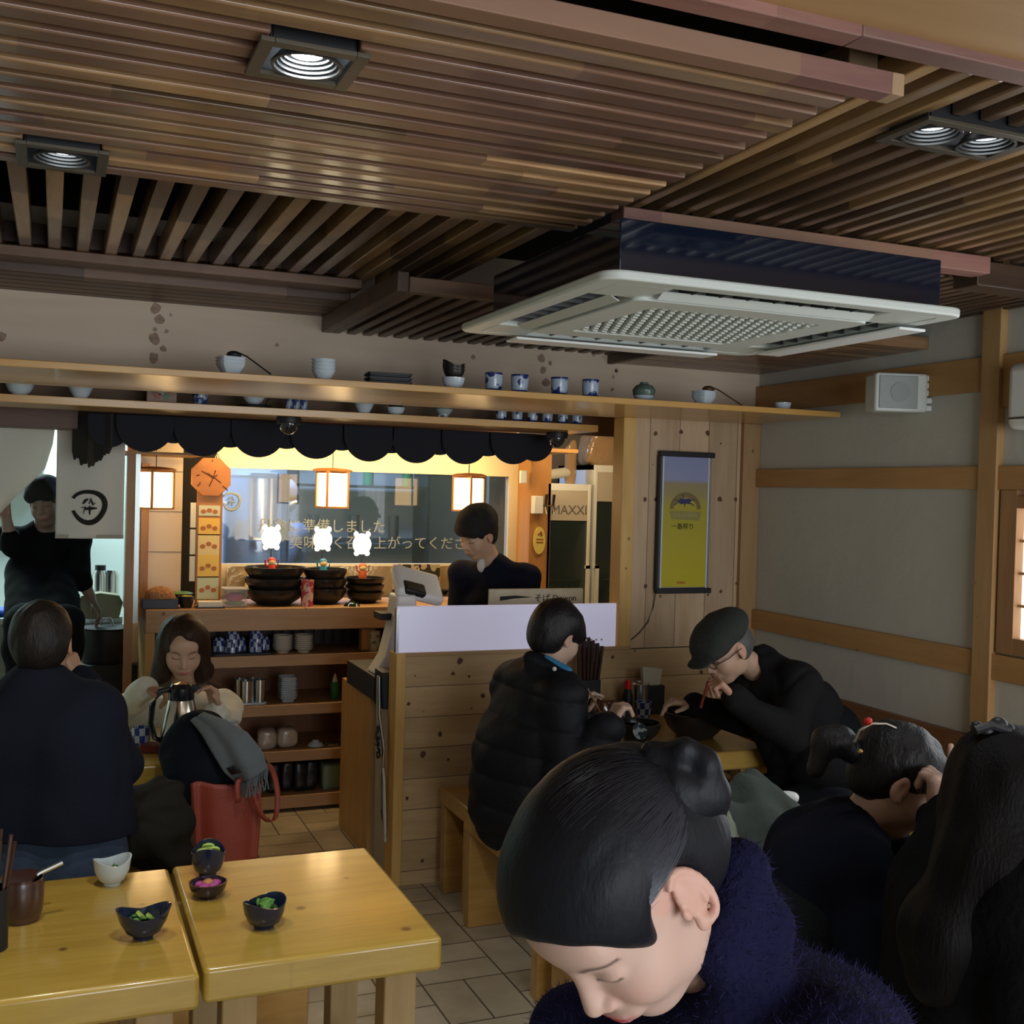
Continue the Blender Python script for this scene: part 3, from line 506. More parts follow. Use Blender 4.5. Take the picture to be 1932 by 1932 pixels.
text('lettering', 'KIRIN', mat('orange red print', (.45, .09, .02), .5), (-.012, -.003, -.285), .018, (math.pi / 2, 0, 0), ps)
wi = MB().tube([(2.605, YP - .02, 1.245), (2.60, YP - .012, 1.18), (2.575, YP - .01, 1.11), (2.53, YP - .01, 1.06), (2.49, YP - .01, 1.03)], .0022, 6); tag(wi.build('power_cord', M['black'], None), 'thin black cord drooping from the beer poster to the partition', 'cord')
# ---- frosted acrylic screen on partition ----
ap = thing('acrylic_screen', 'long frosted white lilac acrylic screen standing on the pine partition', 'screen', (1.925, YP + .02, 1.0))
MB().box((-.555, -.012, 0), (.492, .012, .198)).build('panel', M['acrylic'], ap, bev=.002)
MB().box((-.562, -.014, 0), (-.55, .014, .19)).build('edge_strip', M['steel'], ap)
# ---- calligraphy board behind the screen ----
cb = thing('calligraphy_board', 'cream board with brushed black calligraphy behind the acrylic screen', 'board', (2.17, 4.9, 1.12))
MB().box((-.255, -.008, 0), (.24, .008, .118)).build('board', mat('aged cream paper', (.50, .46, .32), .7, var=.1, vscale=20), cb, bev=.004)
MB().prism([(-.20, .062), (-.13, .072), (-.03, .078), (-.12, .086), (-.20, .082)], -.0105, -.009, 'xz').build('brush_stroke', M['ink'], cb)
text('lettering', 'そば Dowon', M['ink'], (.09, -.0095, .07), .042, (math.pi / 2, 0, 0), cb)
MB().box((-.25, -.03, -.12), (.23, .03, .0)).build('stand', M['black'], cb)
struct('trim_16', MB().box((1.96, 4.61, 0), (2.45, 5.05, 1.0)), M['cabinet'], 'low work cabinet behind the partition', 'cabinet')

# ---- shelf crockery ----
def bowl(mb, r, h, c=(0, 0, 0), foot=.45, th=.004, n=24, flare=1.0, sx=1, sy=1, fn=None, cone=False):
    pr = [(0, .004), (r * foot, .004), (r * foot, 0), (r * foot + .003, 0), (r * foot + .004, .006), (r * .62, h * .25), (r * .86, h * .7), (r * .95, h * .94), (r * 1.0, h * .96), (r, h), (r - th * 1.3, h), (r * .84 - th, h * .7), (r * .6 - th, h * .3), (r * foot * .8, .012), (0, .010)] if cone else [(0, .004), (r * foot, .004), (r * foot, 0), (r * foot + .003, 0), (r * foot + .004, .006), (r * .76, h * .26), (r * .94, h * .6), (r * flare, h), (r * flare - th, h), (r * .94 - th, h * .62), (r * .74 - th, h * .3), (r * foot, .012), (0, .010)]
    return mb.lathe(pr, c, n, sx, sy, fn)
def square(t, r, z):  # rounded square outline
    k = (abs(math.cos(t)) ** 5 + abs(math.sin(t)) ** 5) ** (-1 / 5); return r * k, z
ZS, ZL = 2.082, 2.032
def item(name, mb, m, label, cat, p, group=None, rz=0, **k):
    o = mb.build(name, m, None, **k); o.location = p; o.rotation_euler = (0, 0, rz); return tag(o, label, cat, group)
def stack(name, mk, m, n, dz, p, labels, cat, group, rz=0, jit=0, **k):
    first = None
    for i in range(n):
        if first is None: o = first = item(name, mk(), m, labels[i], cat, p, group, rz, **k)
        else: o = dup(first, (p[0] + random.uniform(-jit, jit), p[1] + random.uniform(-jit, jit), p[2] + i * dz), rz + random.uniform(-jit, jit) * 20, labels[i])
    return first
def sx_(u): return at(u, 700, y=4.0).x
def lay(n, what, where): 
    nm = {2: ['lower', 'upper'], 3: ['bottom', 'middle', 'top'], 4: ['bottom', 'second lowest', 'second highest', 'top']}.get(n)
    if nm is None: nm = ['bottom'] + ['%s up' % w for w in ('second', 'third', 'fourth', 'fifth', 'sixth', 'seventh', 'eighth', 'ninth', 'tenth', 'eleventh')][:n - 2] + ['top']
    return ['%s, %s in the %s' % (what, a, where) for a in nm]
stack('square_bowl', lambda: bowl(MB(), .047, .042, n=24, fn=square, foot=.55, cone=True), M['porcelain'], 3, .0105, (sx_(435), 4.0, ZS), lay(3, 'white square bowl', 'stack under a dark ladle'), 'bowl', 'stacked square bowls on the upper shelf', rz=.2)
def ladle(label, p, L, c):
    t = thing('ladle', label, 'ladle', p, 0); MB().sphere((0, 0, 0), (.026, .024, .014)).build('scoop', c, t)
    MB().tube([(.018, -.01, .006), (.04, -.02, -.004), (L, -.03, -.063)], .003, 6).build('handle', c, t); return t
ladle('black wooden ladle leaning across the left stack of square bowls', (sx_(440), 3.99, ZS + .072), .125, M['black'])
stack('rice_bowl', lambda: bowl(MB(), .045, .042, foot=.45, cone=True), M['porcelain'], 4, .0125, (sx_(611), 4.0, ZS), lay(4, 'white round rice bowl', 'stack left of the black plates'), 'bowl', 'stacked rice bowls on the upper shelf')
def plate_():
    m_ = MB(); m_.prism(rrect(-.075, -.045, .075, .045, .006), 0, .006, 'xy'); ringprism(m_, rrect(-.082, -.052, .082, .052, .008), rrect(-.068, -.038, .068, .038, .006), .005, .014); return m_
stack('rectangular_plate', plate_, mat('matt black plate', (.012, .012, .013), .5), 3, .0155, (sx_(735), 4.02, ZS), lay(3, 'black rectangular plate', 'flat stack on the upper shelf'), 'plate', 'stacked black plates on the upper shelf', rz=-.1, bev=.001)
item('round_bowl', bowl(MB(), .044, .045), M['porcelain'], 'white bowl carrying a stack of dark boat bowls', 'bowl', (sx_(856), 4.0, ZS))
def boat(t, r, z): return r * (1 + .25 * abs(math.cos(t)) * (z / .04)), z + (z / .04) * .022 * max(0, -math.cos(t)) ** 2 + (z / .04) * .01 * max(0, math.cos(t)) ** 2
stack('boat_bowl', lambda: bowl(MB(), .036, .036, foot=.5, fn=boat), M['blackceramic'], 3, .011, (sx_(856), 4.0, ZS + .034), lay(3, 'dark brown boat-shaped bowl with a raised end', 'stack inside a white bowl'), 'bowl', 'boat bowls on the upper shelf')
def cupmb(r=.03, h=.082, th=.003): return MB().lathe([(0, .003), (r * .82, 0), (r * .88, .004), (r * .98, h * .5), (r, h), (r - th, h), (r * .95 - th, h * .5), (r * .8, .008), (0, .007)], (0, 0, 0), 28)
c0 = item('tea_cup', cupmb(.0345, .074), M['cup'], 'blue and white tea cup, leftmost of the four on the upper shelf', 'cup', (sx_(932), 4.0, ZS), 'four blue and white cups on the upper shelf')
for u, l in ((981, 'second from the left of the four on the upper shelf'), (1056, 'third from the left of the four on the upper shelf'), (1115, 'rightmost of the four, left of the lidded bowl')): dup(c0, (sx_(u), 4.0, ZS), random.random() * 6, 'blue and white tea cup, ' + l)
lb = thing('lidded_bowl', 'green and white lidded bowl between the blue cups and the spoon bowls', 'bowl', (sx_(1216), 4.0, ZS)); bowl(MB(), .047, .045).build('body', speckle('green over white glaze', (.50, .58, .62), (.10, .15, .12), 3, 2, band=(-1, .024)), lb)
MB().lathe([(.049, .045), (.046, .050), (.035, .064), (.018, .071), (.016, .079), (.012, .079), (.010, .073), (0, .073)], (0, 0, 0), 28).build('lid', mat('grey green glaze', (.12, .17, .14), .2, coat=.5), lb)
stack('square_bowl', lambda: bowl(MB(), .043, .038, n=24, fn=square, foot=.6, cone=True), M['porcelain'], 3, .0105, (sx_(1329), 4.0, ZS), lay(3, 'white square bowl', 'stack under a slender wooden spoon'), 'bowl', 'square bowls at the right of the upper shelf', rz=.3)
ladle('slender brown spoon resting on the right stack of square bowls', (sx_(1335), 3.99, ZS + .068), .15, mat('brown lacquer', (.07, .03, .015), .4))
item('small_bowl', bowl(MB(), .037, .038), M['porcelain'], 'single small white bowl nearest the loudspeaker', 'bowl', (sx_(1492), 4.05, ZS))
# lower shelf
def lx(u): return at(u, 750, y=4.87).x
item('rice_bowl', bowl(MB(), .055, .062), M['porcelain'], 'single white bowl, leftmost on the lower shelf', 'bowl', (lx(37), 4.87, ZL))
stack('rice_bowl', lambda: bowl(MB(), .052, .052, cone=True), M['porcelain'], 2, .014, (lx(152), 4.87, ZL), lay(2, 'white bowl', 'pair left of the painted tile'), 'bowl', 'pair of bowls on the lower shelf')
pt = thing('painted_tile', 'small painted tile with coloured blossoms standing on the lower shelf', 'tile', (lx(305), 4.87, ZL)); MB().box((-.06, -.008, 0), (.06, .008, .085)).build('slab', mat('faded tile', (.30, .20, .14), .5), pt, bev=.002)
for k, (x, z, r, c) in enumerate([(-.02, .03, .016, (.32, .10, .06)), (.018, .028, .014, (.12, .2, .12)), (-.002, .045, .012, (.4, .35, .28)), (.03, .05, .01, (.35, .12, .06)), (-.035, .048, .009, (.1, .15, .1))]):
    MB().prism([(x + r * (1 + .2 * math.sin(5 * t)) * math.cos(t), z + r * (1 + .2 * math.sin(5 * t)) * math.sin(t)) for t in np.linspace(0, 6.283, 20)[:-1]], -.0095, -.008, 'xz').build('blossom', mat('blossom %d' % k, c, .5), pt)
item('vase', MB().lathe([(0, 0), (.022, 0), (.03, .02), (.034, .045), (.030, .072), (.02, .085), (.018, .085), (.026, .05), (0, .01)], (0, 0, 0), 24), speckle('blue painted vase glaze', (.40, .45, .52), (.03, .06, .2), 60, .5), 'small blue and white vase beside the painted tile', 'vase', (lx(378), 4.87, ZL))
item('serving_tray', MB().lathe([(0, 0), (.07, 0), (.075, .008), (.07, .012), (0, .006)], (0, 0, 0), 28), M['black'], 'round black tray under a white bowl on the lower shelf', 'tray', (lx(480), 4.87, ZL))
item('round_bowl', bowl(MB(), .046, .05, fn=boat), M['porcelain'], 'white bowl on the round black tray', 'bowl', (lx(478), 4.87, ZL + .010))
item('black_hoop', MB().tube([(.055 * math.cos(t), 0, .012 + .05 * math.sin(t)) for t in np.linspace(-.2, math.pi, 14)], .003, 6), M['black'], 'thin black wire hoop arching left of the three tins', 'hoop', (lx(527), 4.89, ZL))
tin = thing('tin_can', 'blue tin can with red top, leftmost of the three above the round camera', 'can', (lx(545), 4.86, ZL), 0, 'three small tins on the lower shelf'); MB().cyl((0, 0, 0), (0, 0, .05), .0155, n=20).build('body', speckle('printed tin', (.35, .42, .5), (.05, .08, .25), 50, .5, .25), tin); MB().cyl((0, 0, .05), (0, 0, .066), .0157, n=20).build('lid', mat('dark red lid', (.16, .02, .015), .4), tin)
for u, l in ((559, 'middle one of the three above the round camera'), (573, 'rightmost of the three above the round camera')): dup(tin, (lx(u), 4.86, ZL), .7, 'blue tin can with red top, ' + l)
stack('rice_bowl', lambda: bowl(MB(), .047, .046, cone=True), M['porcelain'], 3, .012, (lx(687), 4.87, ZL), lay(3, 'white bowl', 'stack on the lower shelf right of the tins'), 'bowl', 'three bowls on the lower shelf')
item('round_bowl', bowl(MB(), .042, .036), M['porcelain'], 'white bowl under a black boat bowl on the lower shelf', 'bowl', (lx(747), 4.87, ZL)); item('boat_bowl', bowl(MB(), .036, .03, foot=.5, fn=boat), M['blackceramic'], 'black boat bowl set in a white bowl on the lower shelf', 'bowl', (lx(747), 4.87, ZL + .028))
fb = item('footed_bowl', bowl(MB(), .046, .05, (0, 0, .012), foot=.5), speckle('grey green and white glaze', (.42, .48, .48), (.12, .17, .15), 3, 2, band=(-1, .04)), 'green rimmed white bowl on three feet, lower shelf', 'bowl', (lx(838), 4.87, ZL))
for t in (0.5, 2.6, 4.7): MB().cyl((.022 * math.cos(t), .022 * math.sin(t), 0), (.020 * math.cos(t), .020 * math.sin(t), .016), .004, .007, 8).build('foot', M['porcelain'], fb)
cs = None
for i, (u, w) in enumerate(zip((945, 975, 1004, 1032, 1061, 1088), ('first from the left', 'second from the left', 'third from the left', 'third from the right', 'second from the right', 'rightmost'))):
    l = 'small grey blue patterned cup, %s in the row of six' % w
    if cs is None: cs = item('sake_cup', cupmb(.0265, .062), M['cup'], l, 'cup', (lx(u), 4.86, ZL), 'six small cups on the lower shelf'); cs.scale = (1, 1, .85)
    else: dup(cs, (lx(u), 4.86, ZL), i, l).scale = (1, 1, .85)
for u, yy, l in ((545, 4.86, 'round dome security camera under the lower shelf near the middle'), (1052, 5.0, 'round dome security camera at the right end of the awning')):
    cm = thing('security_camera', l, 'camera', (at(u, 790, y=yy).x, yy, 2.0)); MB().lathe([(0, 0), (.052, 0), (.055, -.012), (.05, -.03), (0, -.03)], (0, 0, 0), 28).build('base', M['black'], cm)
    MB().lathe([(.042, -.03), (.041, -.045), (.032, -.062), (.015, -.074), (0, -.077)], (0, 0, 0), 28).build('dome', mat('smoked dome', (.02, .02, .02), .05, coat=1), cm)

# ---- awning of tile-shaped cloth tabs ----
aw = thing('awning', 'dark scalloped awning of overlapping rounded cloth tabs above the counter', 'awning', (1.25, 5.25, 1.98))
def tabmb(x, y, z0, z1, r, th=.012):
    P = [(x - r, z1)] + [(x + r * math.cos(t), z0 + r + r * math.sin(t)) for t in np.linspace(math.pi, 2 * math.pi, 20)] + [(x + r, z1)]; m_ = MB()
    n = len(P); sg = 8; rows = []
    for j in range(n): rows.append(P[j])
    m_.prism(P, y, y + th, 'xz'); return m_
cxs = [at(u, 868, y=5.24).x for u in (273, 381, 487, 596, 696, 785, 878, 968)]
zb = [at(u, v, y=5.24).z for u, v in ((273, 853), (381, 861), (487, 863), (596, 866), (696, 871), (785, 874), (878, 876), (968, 876))]
for i, (x, z) in enumerate(zip(cxs, zb)): loc(aw, tabmb(x, 5.24, z, 2.0, .125)).build('front_tab', M['awning'], aw, bev=.003)
ps_ = cxs + [at(1035, 868, y=5.24).x]
for i in range(len(ps_) - 1): loc(aw, tabmb((ps_[i] + ps_[i + 1]) / 2, 5.265, zb[i] + .045, 2.0, .11)).build('rear_tab', M['awning'], aw, bev=.003)
loc(aw, tabmb(at(1010, 868, y=5.26).x, 5.262, 1.86, 2.0, .10)).build('rear_tab', M['awning'], aw, bev=.003)
loc(aw, tabmb(at(205, 850, y=5.26).x, 5.262, 1.85, 2.0, .09)).build('rear_tab', M['awning'], aw, bev=.003)
loc(aw, MB().box((.16, 5.28, 1.965), (2.36, 5.7, 1.985))).build('roof_board', M['awning'], aw)
fa, fb = Vector((.085, 5.50, 0)), Vector((.235, 5.235, 0)); fd = (fb - fa).normalized(); fl = (fb - fa).length
for k in range(5):
    w_ = fl / 5; a0 = k * w_ - .004; z0 = (1.80, 1.775, 1.765, 1.79, 1.82)[k]
    P = [(a0, 2.0), (a0 + w_ + .008, 2.0), (a0 + w_ + .008, z0 + .03), (a0 + w_ * .75, z0), (a0 + w_ * .5, z0 + .012), (a0 + w_ * .25, z0 - .006), (a0, z0 + .035)]; q = MB().prism(P, -.006 - .003 * (k % 2), .004, 'xz')
    q.v = [(fa.x + fd.x * v[0] - fd.y * v[1], fa.y + fd.y * v[0] + fd.x * v[1], v[2]) for v in q.v]; loc(aw, q).build('side_tab', mat('worn dark cloth %d' % k, ((.028, .022, .018), (.02, .017, .016), (.05, .04, .03), (.02, .017, .016), (.03, .024, .02))[k], .9), aw)

# awning ceiling & lit header
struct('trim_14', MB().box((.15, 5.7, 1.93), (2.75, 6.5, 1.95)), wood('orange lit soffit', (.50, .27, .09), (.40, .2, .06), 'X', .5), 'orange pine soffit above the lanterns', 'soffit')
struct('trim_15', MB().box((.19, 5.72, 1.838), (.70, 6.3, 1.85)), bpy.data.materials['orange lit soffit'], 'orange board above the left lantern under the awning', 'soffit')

# ---- serving counter with shelves ----
CY = 5.755
ct = thing('counter_cabinet', 'pine serving counter with open shelves below holding cups and dishes', 'counter', (1.1, 5.97, 0))
def ctp(name, lo, hi, m, b=.002): return loc(ct, MB().box(lo, hi)).build(name, m, ct, bev=b)
ctp('worktop', (.435, CY, .953), (2.3, 6.25, 1.068), M['shelfedge'], .004)
ctp('shelf', (.48, CY + .01, .765), (2.0, 6.2, .823), M['shelfedge']); ctp('shelf', (.48, CY + .01, .508), (2.0, 6.2, .563), M['shelfedge']); ctp('shelf', (.48, CY + .01, .265), (2.0, 6.2, .32), M['shelfedge']); ctp('base_shelf', (.48, CY + .01, .02), (2.0, 6.2, .085), M['shelfedge'])
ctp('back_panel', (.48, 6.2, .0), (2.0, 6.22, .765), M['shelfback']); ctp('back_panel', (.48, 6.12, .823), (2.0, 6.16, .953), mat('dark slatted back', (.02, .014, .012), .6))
ctp('side_panel', (.435, CY, 0), (.48, 6.22, .953), M['cabinet']); ctp('side_panel', (1.98, CY + .01, 0), (2.0, 6.2, .953), M['cabinet'])
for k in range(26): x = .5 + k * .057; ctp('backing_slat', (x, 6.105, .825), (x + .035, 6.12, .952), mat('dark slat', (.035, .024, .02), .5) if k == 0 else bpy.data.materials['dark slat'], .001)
def onc(u, v, z, y=None):  # point of the counter surface / shelf at depth y
    return at(u, v, y=y or CY + .12)
# cups on upper inner shelf
Z1, Z2, Z3, Z4 = .823, .563, .32, .085
def sxy(u, y): return at(u, 1200, y=y).x
tr = item('serving_tray', MB().prism(rrect(-.16, -.09, .16, .09, .02), 0, .012, 'xy'), M['black'], 'black tray under the upturned blue checked cups', 'tray', (sxy(455, 5.87), 5.87, Z1), bev=.002)
def upcup(u, y, z, label, m=None): 
    o = item('tea_cup', MB().lathe([(.036, 0), (.033, .045), (.024, .068), (.022, .068), (.018, .064), (0, .064)], (0, 0, 0), 24), m or M['check'], label, 'cup', (sxy(u, y), y, z), 'upturned blue checked cups'); return o
u0 = upcup(438, 5.84, Z1 + .012, 'upturned blue checked cup, front left on the black tray')
for u, y, z, l in ((452, 5.90, Z1 + .012, 'upturned blue checked cup, second on the black tray'), (483, 5.84, Z1 + .012, 'upturned blue checked cup, front right on the black tray'), (497, 5.91, Z1 + .012, 'upturned blue checked cup, rear right on the black tray'), (440, 5.845, Z1 + .052, 'upturned blue checked cup stacked on the front left cup'), (484, 5.845, Z1 + .052, 'upturned blue checked cup stacked on the front right cup'), (415, 5.9, Z1 + .012, 'upturned blue checked cup half hidden by the hair of the woman in white')): dup(u0, (sxy(u, y), y, z), u, l)
for u, w in ((534, 'left'), (573, 'right')): stack('sauce_dish', lambda: bowl(MB(), .054, .026, foot=.5, cone=True), mat('beige white glaze', (.72, .66, .55), .25, coat=.3) if u == 534 else bpy.data.materials['beige white glaze'], 7, .011, (sxy(u, 5.86), 5.86, Z1), lay(7, 'pale dish', '%s stack right of checked cups' % w), 'dish', 'two stacks of small dishes')
sp_ = thing('spoon_box', 'open wooden box of straws and sticks beside the register', 'box', (sxy(690, 5.84), 5.84, .823)); 
m_ = MB(); m_.box((-.03, -.03, 0), (.045, -.026, .12)); m_.box((-.03, .026, 0), (.045, .03, .12)); m_.box((-.03, -.026, 0), (-.026, .026, .12)); m_.box((.041, -.026, 0), (.045, .026, .12)); m_.box((-.03, -.03, 0), (.045, .03, .004)); m_.build('box', M['cabinet'], sp_)
for k in range(6): MB().cyl((-.01 + .008 * k, .01 - .003 * k, .01), (-.02 + .014 * k, .012 - .004 * k, .155 + .01 * (k % 3)), .0035, n=8).build('stick', [M['red'], M['cream']][k > 1], sp_)
item('paper_cup', cupmb(.03, .11), speckle('pale printed cup', (.5, .52, .45), (.15, .2, .12), 40, .6), 'pale printed paper cup standing in front of the wooden stick box', 'cup', (sxy(707, 5.81), 5.81, .823))
# shelf 2
for i, (u, y) in enumerate(((455, 5.9), (467, 5.84), (480, 5.9), (492, 5.86))): item('steel_cup', MB().lathe([(0, 0), (.030, 0), (.033, .11), (.031, .11), (.028, .004), (0, .004)], (0, 0, 0), 20), M['steel'], 'steel canister, %s of the four on a white dish' % ['leftmost', 'front', 'rear', 'rightmost'][i], 'canister', (sxy(u, y), y, Z2 + .012), 'steel canisters on the middle shelf')
item('white_dish', MB().prism(rrect(-.08, -.07, .08, .07, .03), 0, .011, 'xy'), M['porcelain'], 'flat white dish under the steel canisters', 'dish', (sxy(474, 5.87), 5.87, Z2), bev=.002)
stack('square_dish', lambda: bowl(MB(), .05, .026, n=24, fn=square, foot=.55, cone=True), M['porcelain'], 10, .0118, (sxy(545, 5.87), 5.87, Z2), lay(10, 'white square dish', 'tall stack in the middle of the shelves'), 'dish', 'tall stack of square dishes', jit=.001)
bt = thing('squeeze_bottle', 'green squeeze bottle with a pointed clear tip on the middle shelf', 'bottle', (sxy(634, 5.88), 5.88, Z2)); MB().lathe([(0, 0), (.022, 0), (.024, .01), (.024, .08), (.018, .09), (0, .09)], (0, 0, 0), 20).build('body', M['green'], bt); MB().lathe([(.016, .09), (.014, .10), (.003, .135), (0, .135)], (0, 0, 0), 16).build('nozzle', M['white'], bt)
# shelf 3: plastic bags of flour-like packs, dish, boxes
def lump(name, lab, cat, p, r, m, n=3.3, amp=.08, seed=1, sub=0):
    s = MB().sphere((0, 0, 0), r, 28, 20); rs = np.random.RandomState(seed); K = rs.uniform(-1, 1, (6, 3)) * 2.2; P = rs.uniform(0, 6, 6)
    def w(v):
        q = np.array(v) / np.array(r); s_ = sum(math.sin(K[i] @ q * 2 + P[i]) for i in range(6)) / 6
        e = np.sign(q) * np.abs(q) ** (2 / n * 1.0); e = e * (1 + amp * s_); z = max(e[2], -.93); return (e[0] * r[0], e[1] * r[1], z * r[2] + .93 * r[2])
    s.v = [w(v) for v in s.v]; o = s.build(name, m, None, ang=60); o.location = p; return tag(o, lab, cat)
pb = mat('clear wrapped pale pack', (.50, .42, .34), .18, coat=.6, bump=.6, bscale=22)
lump('plastic_bag', 'clear plastic bag of pale packets, left one on the lower cabinet shelf', 'bag', (sxy(508, 5.87), 5.87, Z3), (.05, .05, .055), pb, amp=.15, seed=3); lump('plastic_bag', 'clear plastic bag of pale packets, right one beside the small lid', 'bag', (sxy(545, 5.87), 5.87, Z3), (.055, .05, .055), pb, amp=.12, seed=8)
item('small_dish', MB().lathe([(0, .03), (.015, .03), (.018, .022), (.038, .012), (.045, 0), (0, 0)], (0, 0, 0), 24), M['porcelain'], 'small white domed lid alone on the lower cabinet shelf', 'lid', (sxy(600, 5.86), 5.86, Z3))
item('paper_packet', MB().box((-.05, -.04, 0), (.05, .04, .012)), speckle('printed packet', (.4, .36, .25), (.05, .04, .03), 60, .5), 'flat printed packet at the right end of the lower cabinet shelf', 'packet', (sxy(637, 5.85), 5.85, Z3), rz=.3)
for i, u in enumerate((518, 545, 568, 590)): lump('black_bag', 'black packed bag, %s in the bottom of the cabinet' % ['leftmost of four', 'second from left of four', 'third from left of four', 'rightmost of four'][i], 'bag', (sxy(u, 5.9), 5.88 + .02 * (i % 2), Z4), (.034, .06, .085), mat('black vinyl', (.012, .011, .012), .3, bump=.5, bscale=20) if i == 0 else bpy.data.materials['black vinyl'], n=5, amp=.1, seed=i)
lump('plastic_tub', 'pale green plastic tub at the bottom right of the cabinet', 'tub', (sxy(630, 5.88), 5.88, Z4), (.055, .06, .07), mat('pale green plastic', (.20, .30, .22), .4), n=8, amp=.02)
# ---- things on the counter top ----
ZC = 1.068
def cx(u, y): return at(u, 1100, y=y).x
def bigbowl(r, h): return MB().lathe([(0, 0), (r * .55, 0), (r * .6, .008), (r * .85, h * .4), (r * .98, h * .75), (r, h), (r - .008, h), (r * .93, h * .75), (r * .8, h * .42), (r * .5, .02), (0, .016)], (0, 0, 0), 36)
stack('noodle_bowl', lambda: bigbowl(.158, .085), M['blackceramic'], 3, .058, (cx(518, 5.95), 5.95, ZC), lay(3, 'large black noodle bowl', 'widest stack on the counter'), 'bowl', 'widest stack of black bowls')
stack('noodle_bowl', lambda: bigbowl(.118, .085), M['blackceramic'], 3, .052, (cx(613, 5.96), 5.96, ZC), lay(3, 'black noodle bowl', 'middle stack behind the red printed cup'), 'bowl', 'middle stack of black bowls')
stack('noodle_bowl', lambda: bigbowl(.108, .06), M['blackceramic'], 3, .040, (cx(688, 5.98), 5.98, ZC), lay(3, 'shallow black noodle bowl', 'right stack beside the register'), 'bowl', 'right stack of black bowls')
item('paper_cup', MB().lathe([(0, 0), (.032, 0), (.034, .14), (.031, .14), (.029, .005), (0, .005)], (0, 0, 0), 28), M['redcan'], 'tall red and white printed cup in front of the black bowls', 'cup', (cx(580, 5.83), 5.83, ZC))
tb = thing('storage_tub', 'clear lidded plastic tub with pink and green contents on the counter', 'tub', (cx(443, 5.85), 5.85, ZC)); MB().prism(rrect(-.06, -.045, .06, .045, .015), 0, .09, 'xy').build('body', mat('cloudy plastic', (.55, .5, .42), .2, alpha=.35), tb, bev=.004); MB().prism(rrect(-.066, -.05, .066, .05, .015), .09, .10, 'xy').build('lid', mat('cloudy lid', (.55, .52, .42), .3), tb, bev=.002)
MB().sphere((0, 0, .05), (.045, .032, .028)).build('pink_contents', mat('pink plastic', (.75, .13, .28), .5), tb); MB().sphere((0, 0, .02), (.052, .036, .014)).build('green_contents', mat('mint plastic', (.20, .45, .25), .5), tb)
item('folded_napkins', MB().box((-.06, -.04, 0), (.06, .04, .028)), mat('white napkins', (.8, .74, .6), .8), 'stack of folded white napkins left of the plastic tub', 'napkins', (cx(396, 5.83), 5.83, ZC + .006), bev=.003)
item('napkin_tray', MB().box((-.07, -.05, 0), (.07, .05, .006)), M['black'], 'thin black tray under the folded napkins', 'tray', (cx(396, 5.83), 5.83, ZC))
bx = thing('shavings_tray', 'dark box tray heaped with brown shavings at the left end of the counter', 'tray', (cx(302, 5.86), 5.86, ZC)); MB().box((-.09, -.07, 0), (.085, .07, .05)).build('tray', mat('navy tray', (.012, .014, .03), .4), bx, bev=.004)
hs = MB().sphere((0, 0, .055), (.075, .06, .052), 36, 22); hs.v = [(v[0] + random.uniform(-.002, .002), v[1] + random.uniform(-.002, .002), v[2] + random.uniform(-.002, .002)) for v in hs.v]; hs.build('shavings', mat('brown shavings', (.36, .17, .07), .85, bump=1, bscale=70, var=.3, vscale=60), bx)
vb = thing('side_dish', 'black bowl of pale yellow pickles beside the brown shavings', 'bowl', (cx(352, 5.84), 5.84, ZC)); bowl(MB(), .04, .06, foot=.6).build('bowl', M['blackceramic'], vb)
for k in range(7): MB().sphere((random.uniform(-.02, .02), random.uniform(-.02, .02), .055), (.012, .009, .008), 10, 6).build('pickle', mat('yellow pickle', (.5, .42, .08), .5) if k == 0 else bpy.data.materials['yellow pickle'], vb)
vb2 = thing('side_dish', 'wide black bowl of green vegetables behind the pickles', 'bowl', (cx(345, 6.05), 6.05, ZC)); bowl(MB(), .07, .055, foot=.6).build('bowl', M['blackceramic'], vb2); MB().sphere((0, 0, .05), (.055, .055, .015)).build('greens', M['green_veg'], vb2)
item('domed_cover', MB().lathe([(0, .03), (.012, .03), (.015, .022), (.035, .015), (.045, 0), (0, 0)], (0, 0, 0), 24), mat('dark green glaze', (.01, .02, .015), .15, coat=.5), 'small dark green domed lid in front of the right bowls', 'lid', (cx(665, 5.81), 5.81, ZC))
yb = thing('sauce_bottle', 'small sauce bottle with a bright yellow cap behind the right bowls', 'bottle', (cx(712, 6.12), 6.12, ZC)); MB().lathe([(0, 0), (.024, 0), (.024, .07), (.012, .09), (.012, .1), (0, .1)], (0, 0, 0), 16).build('body', M['black'], yb); MB().cyl((0, 0, .1), (0, 0, .125), .017, n=16).build('cap', mat('yellow cap', (.8, .55, .02), .4), yb)
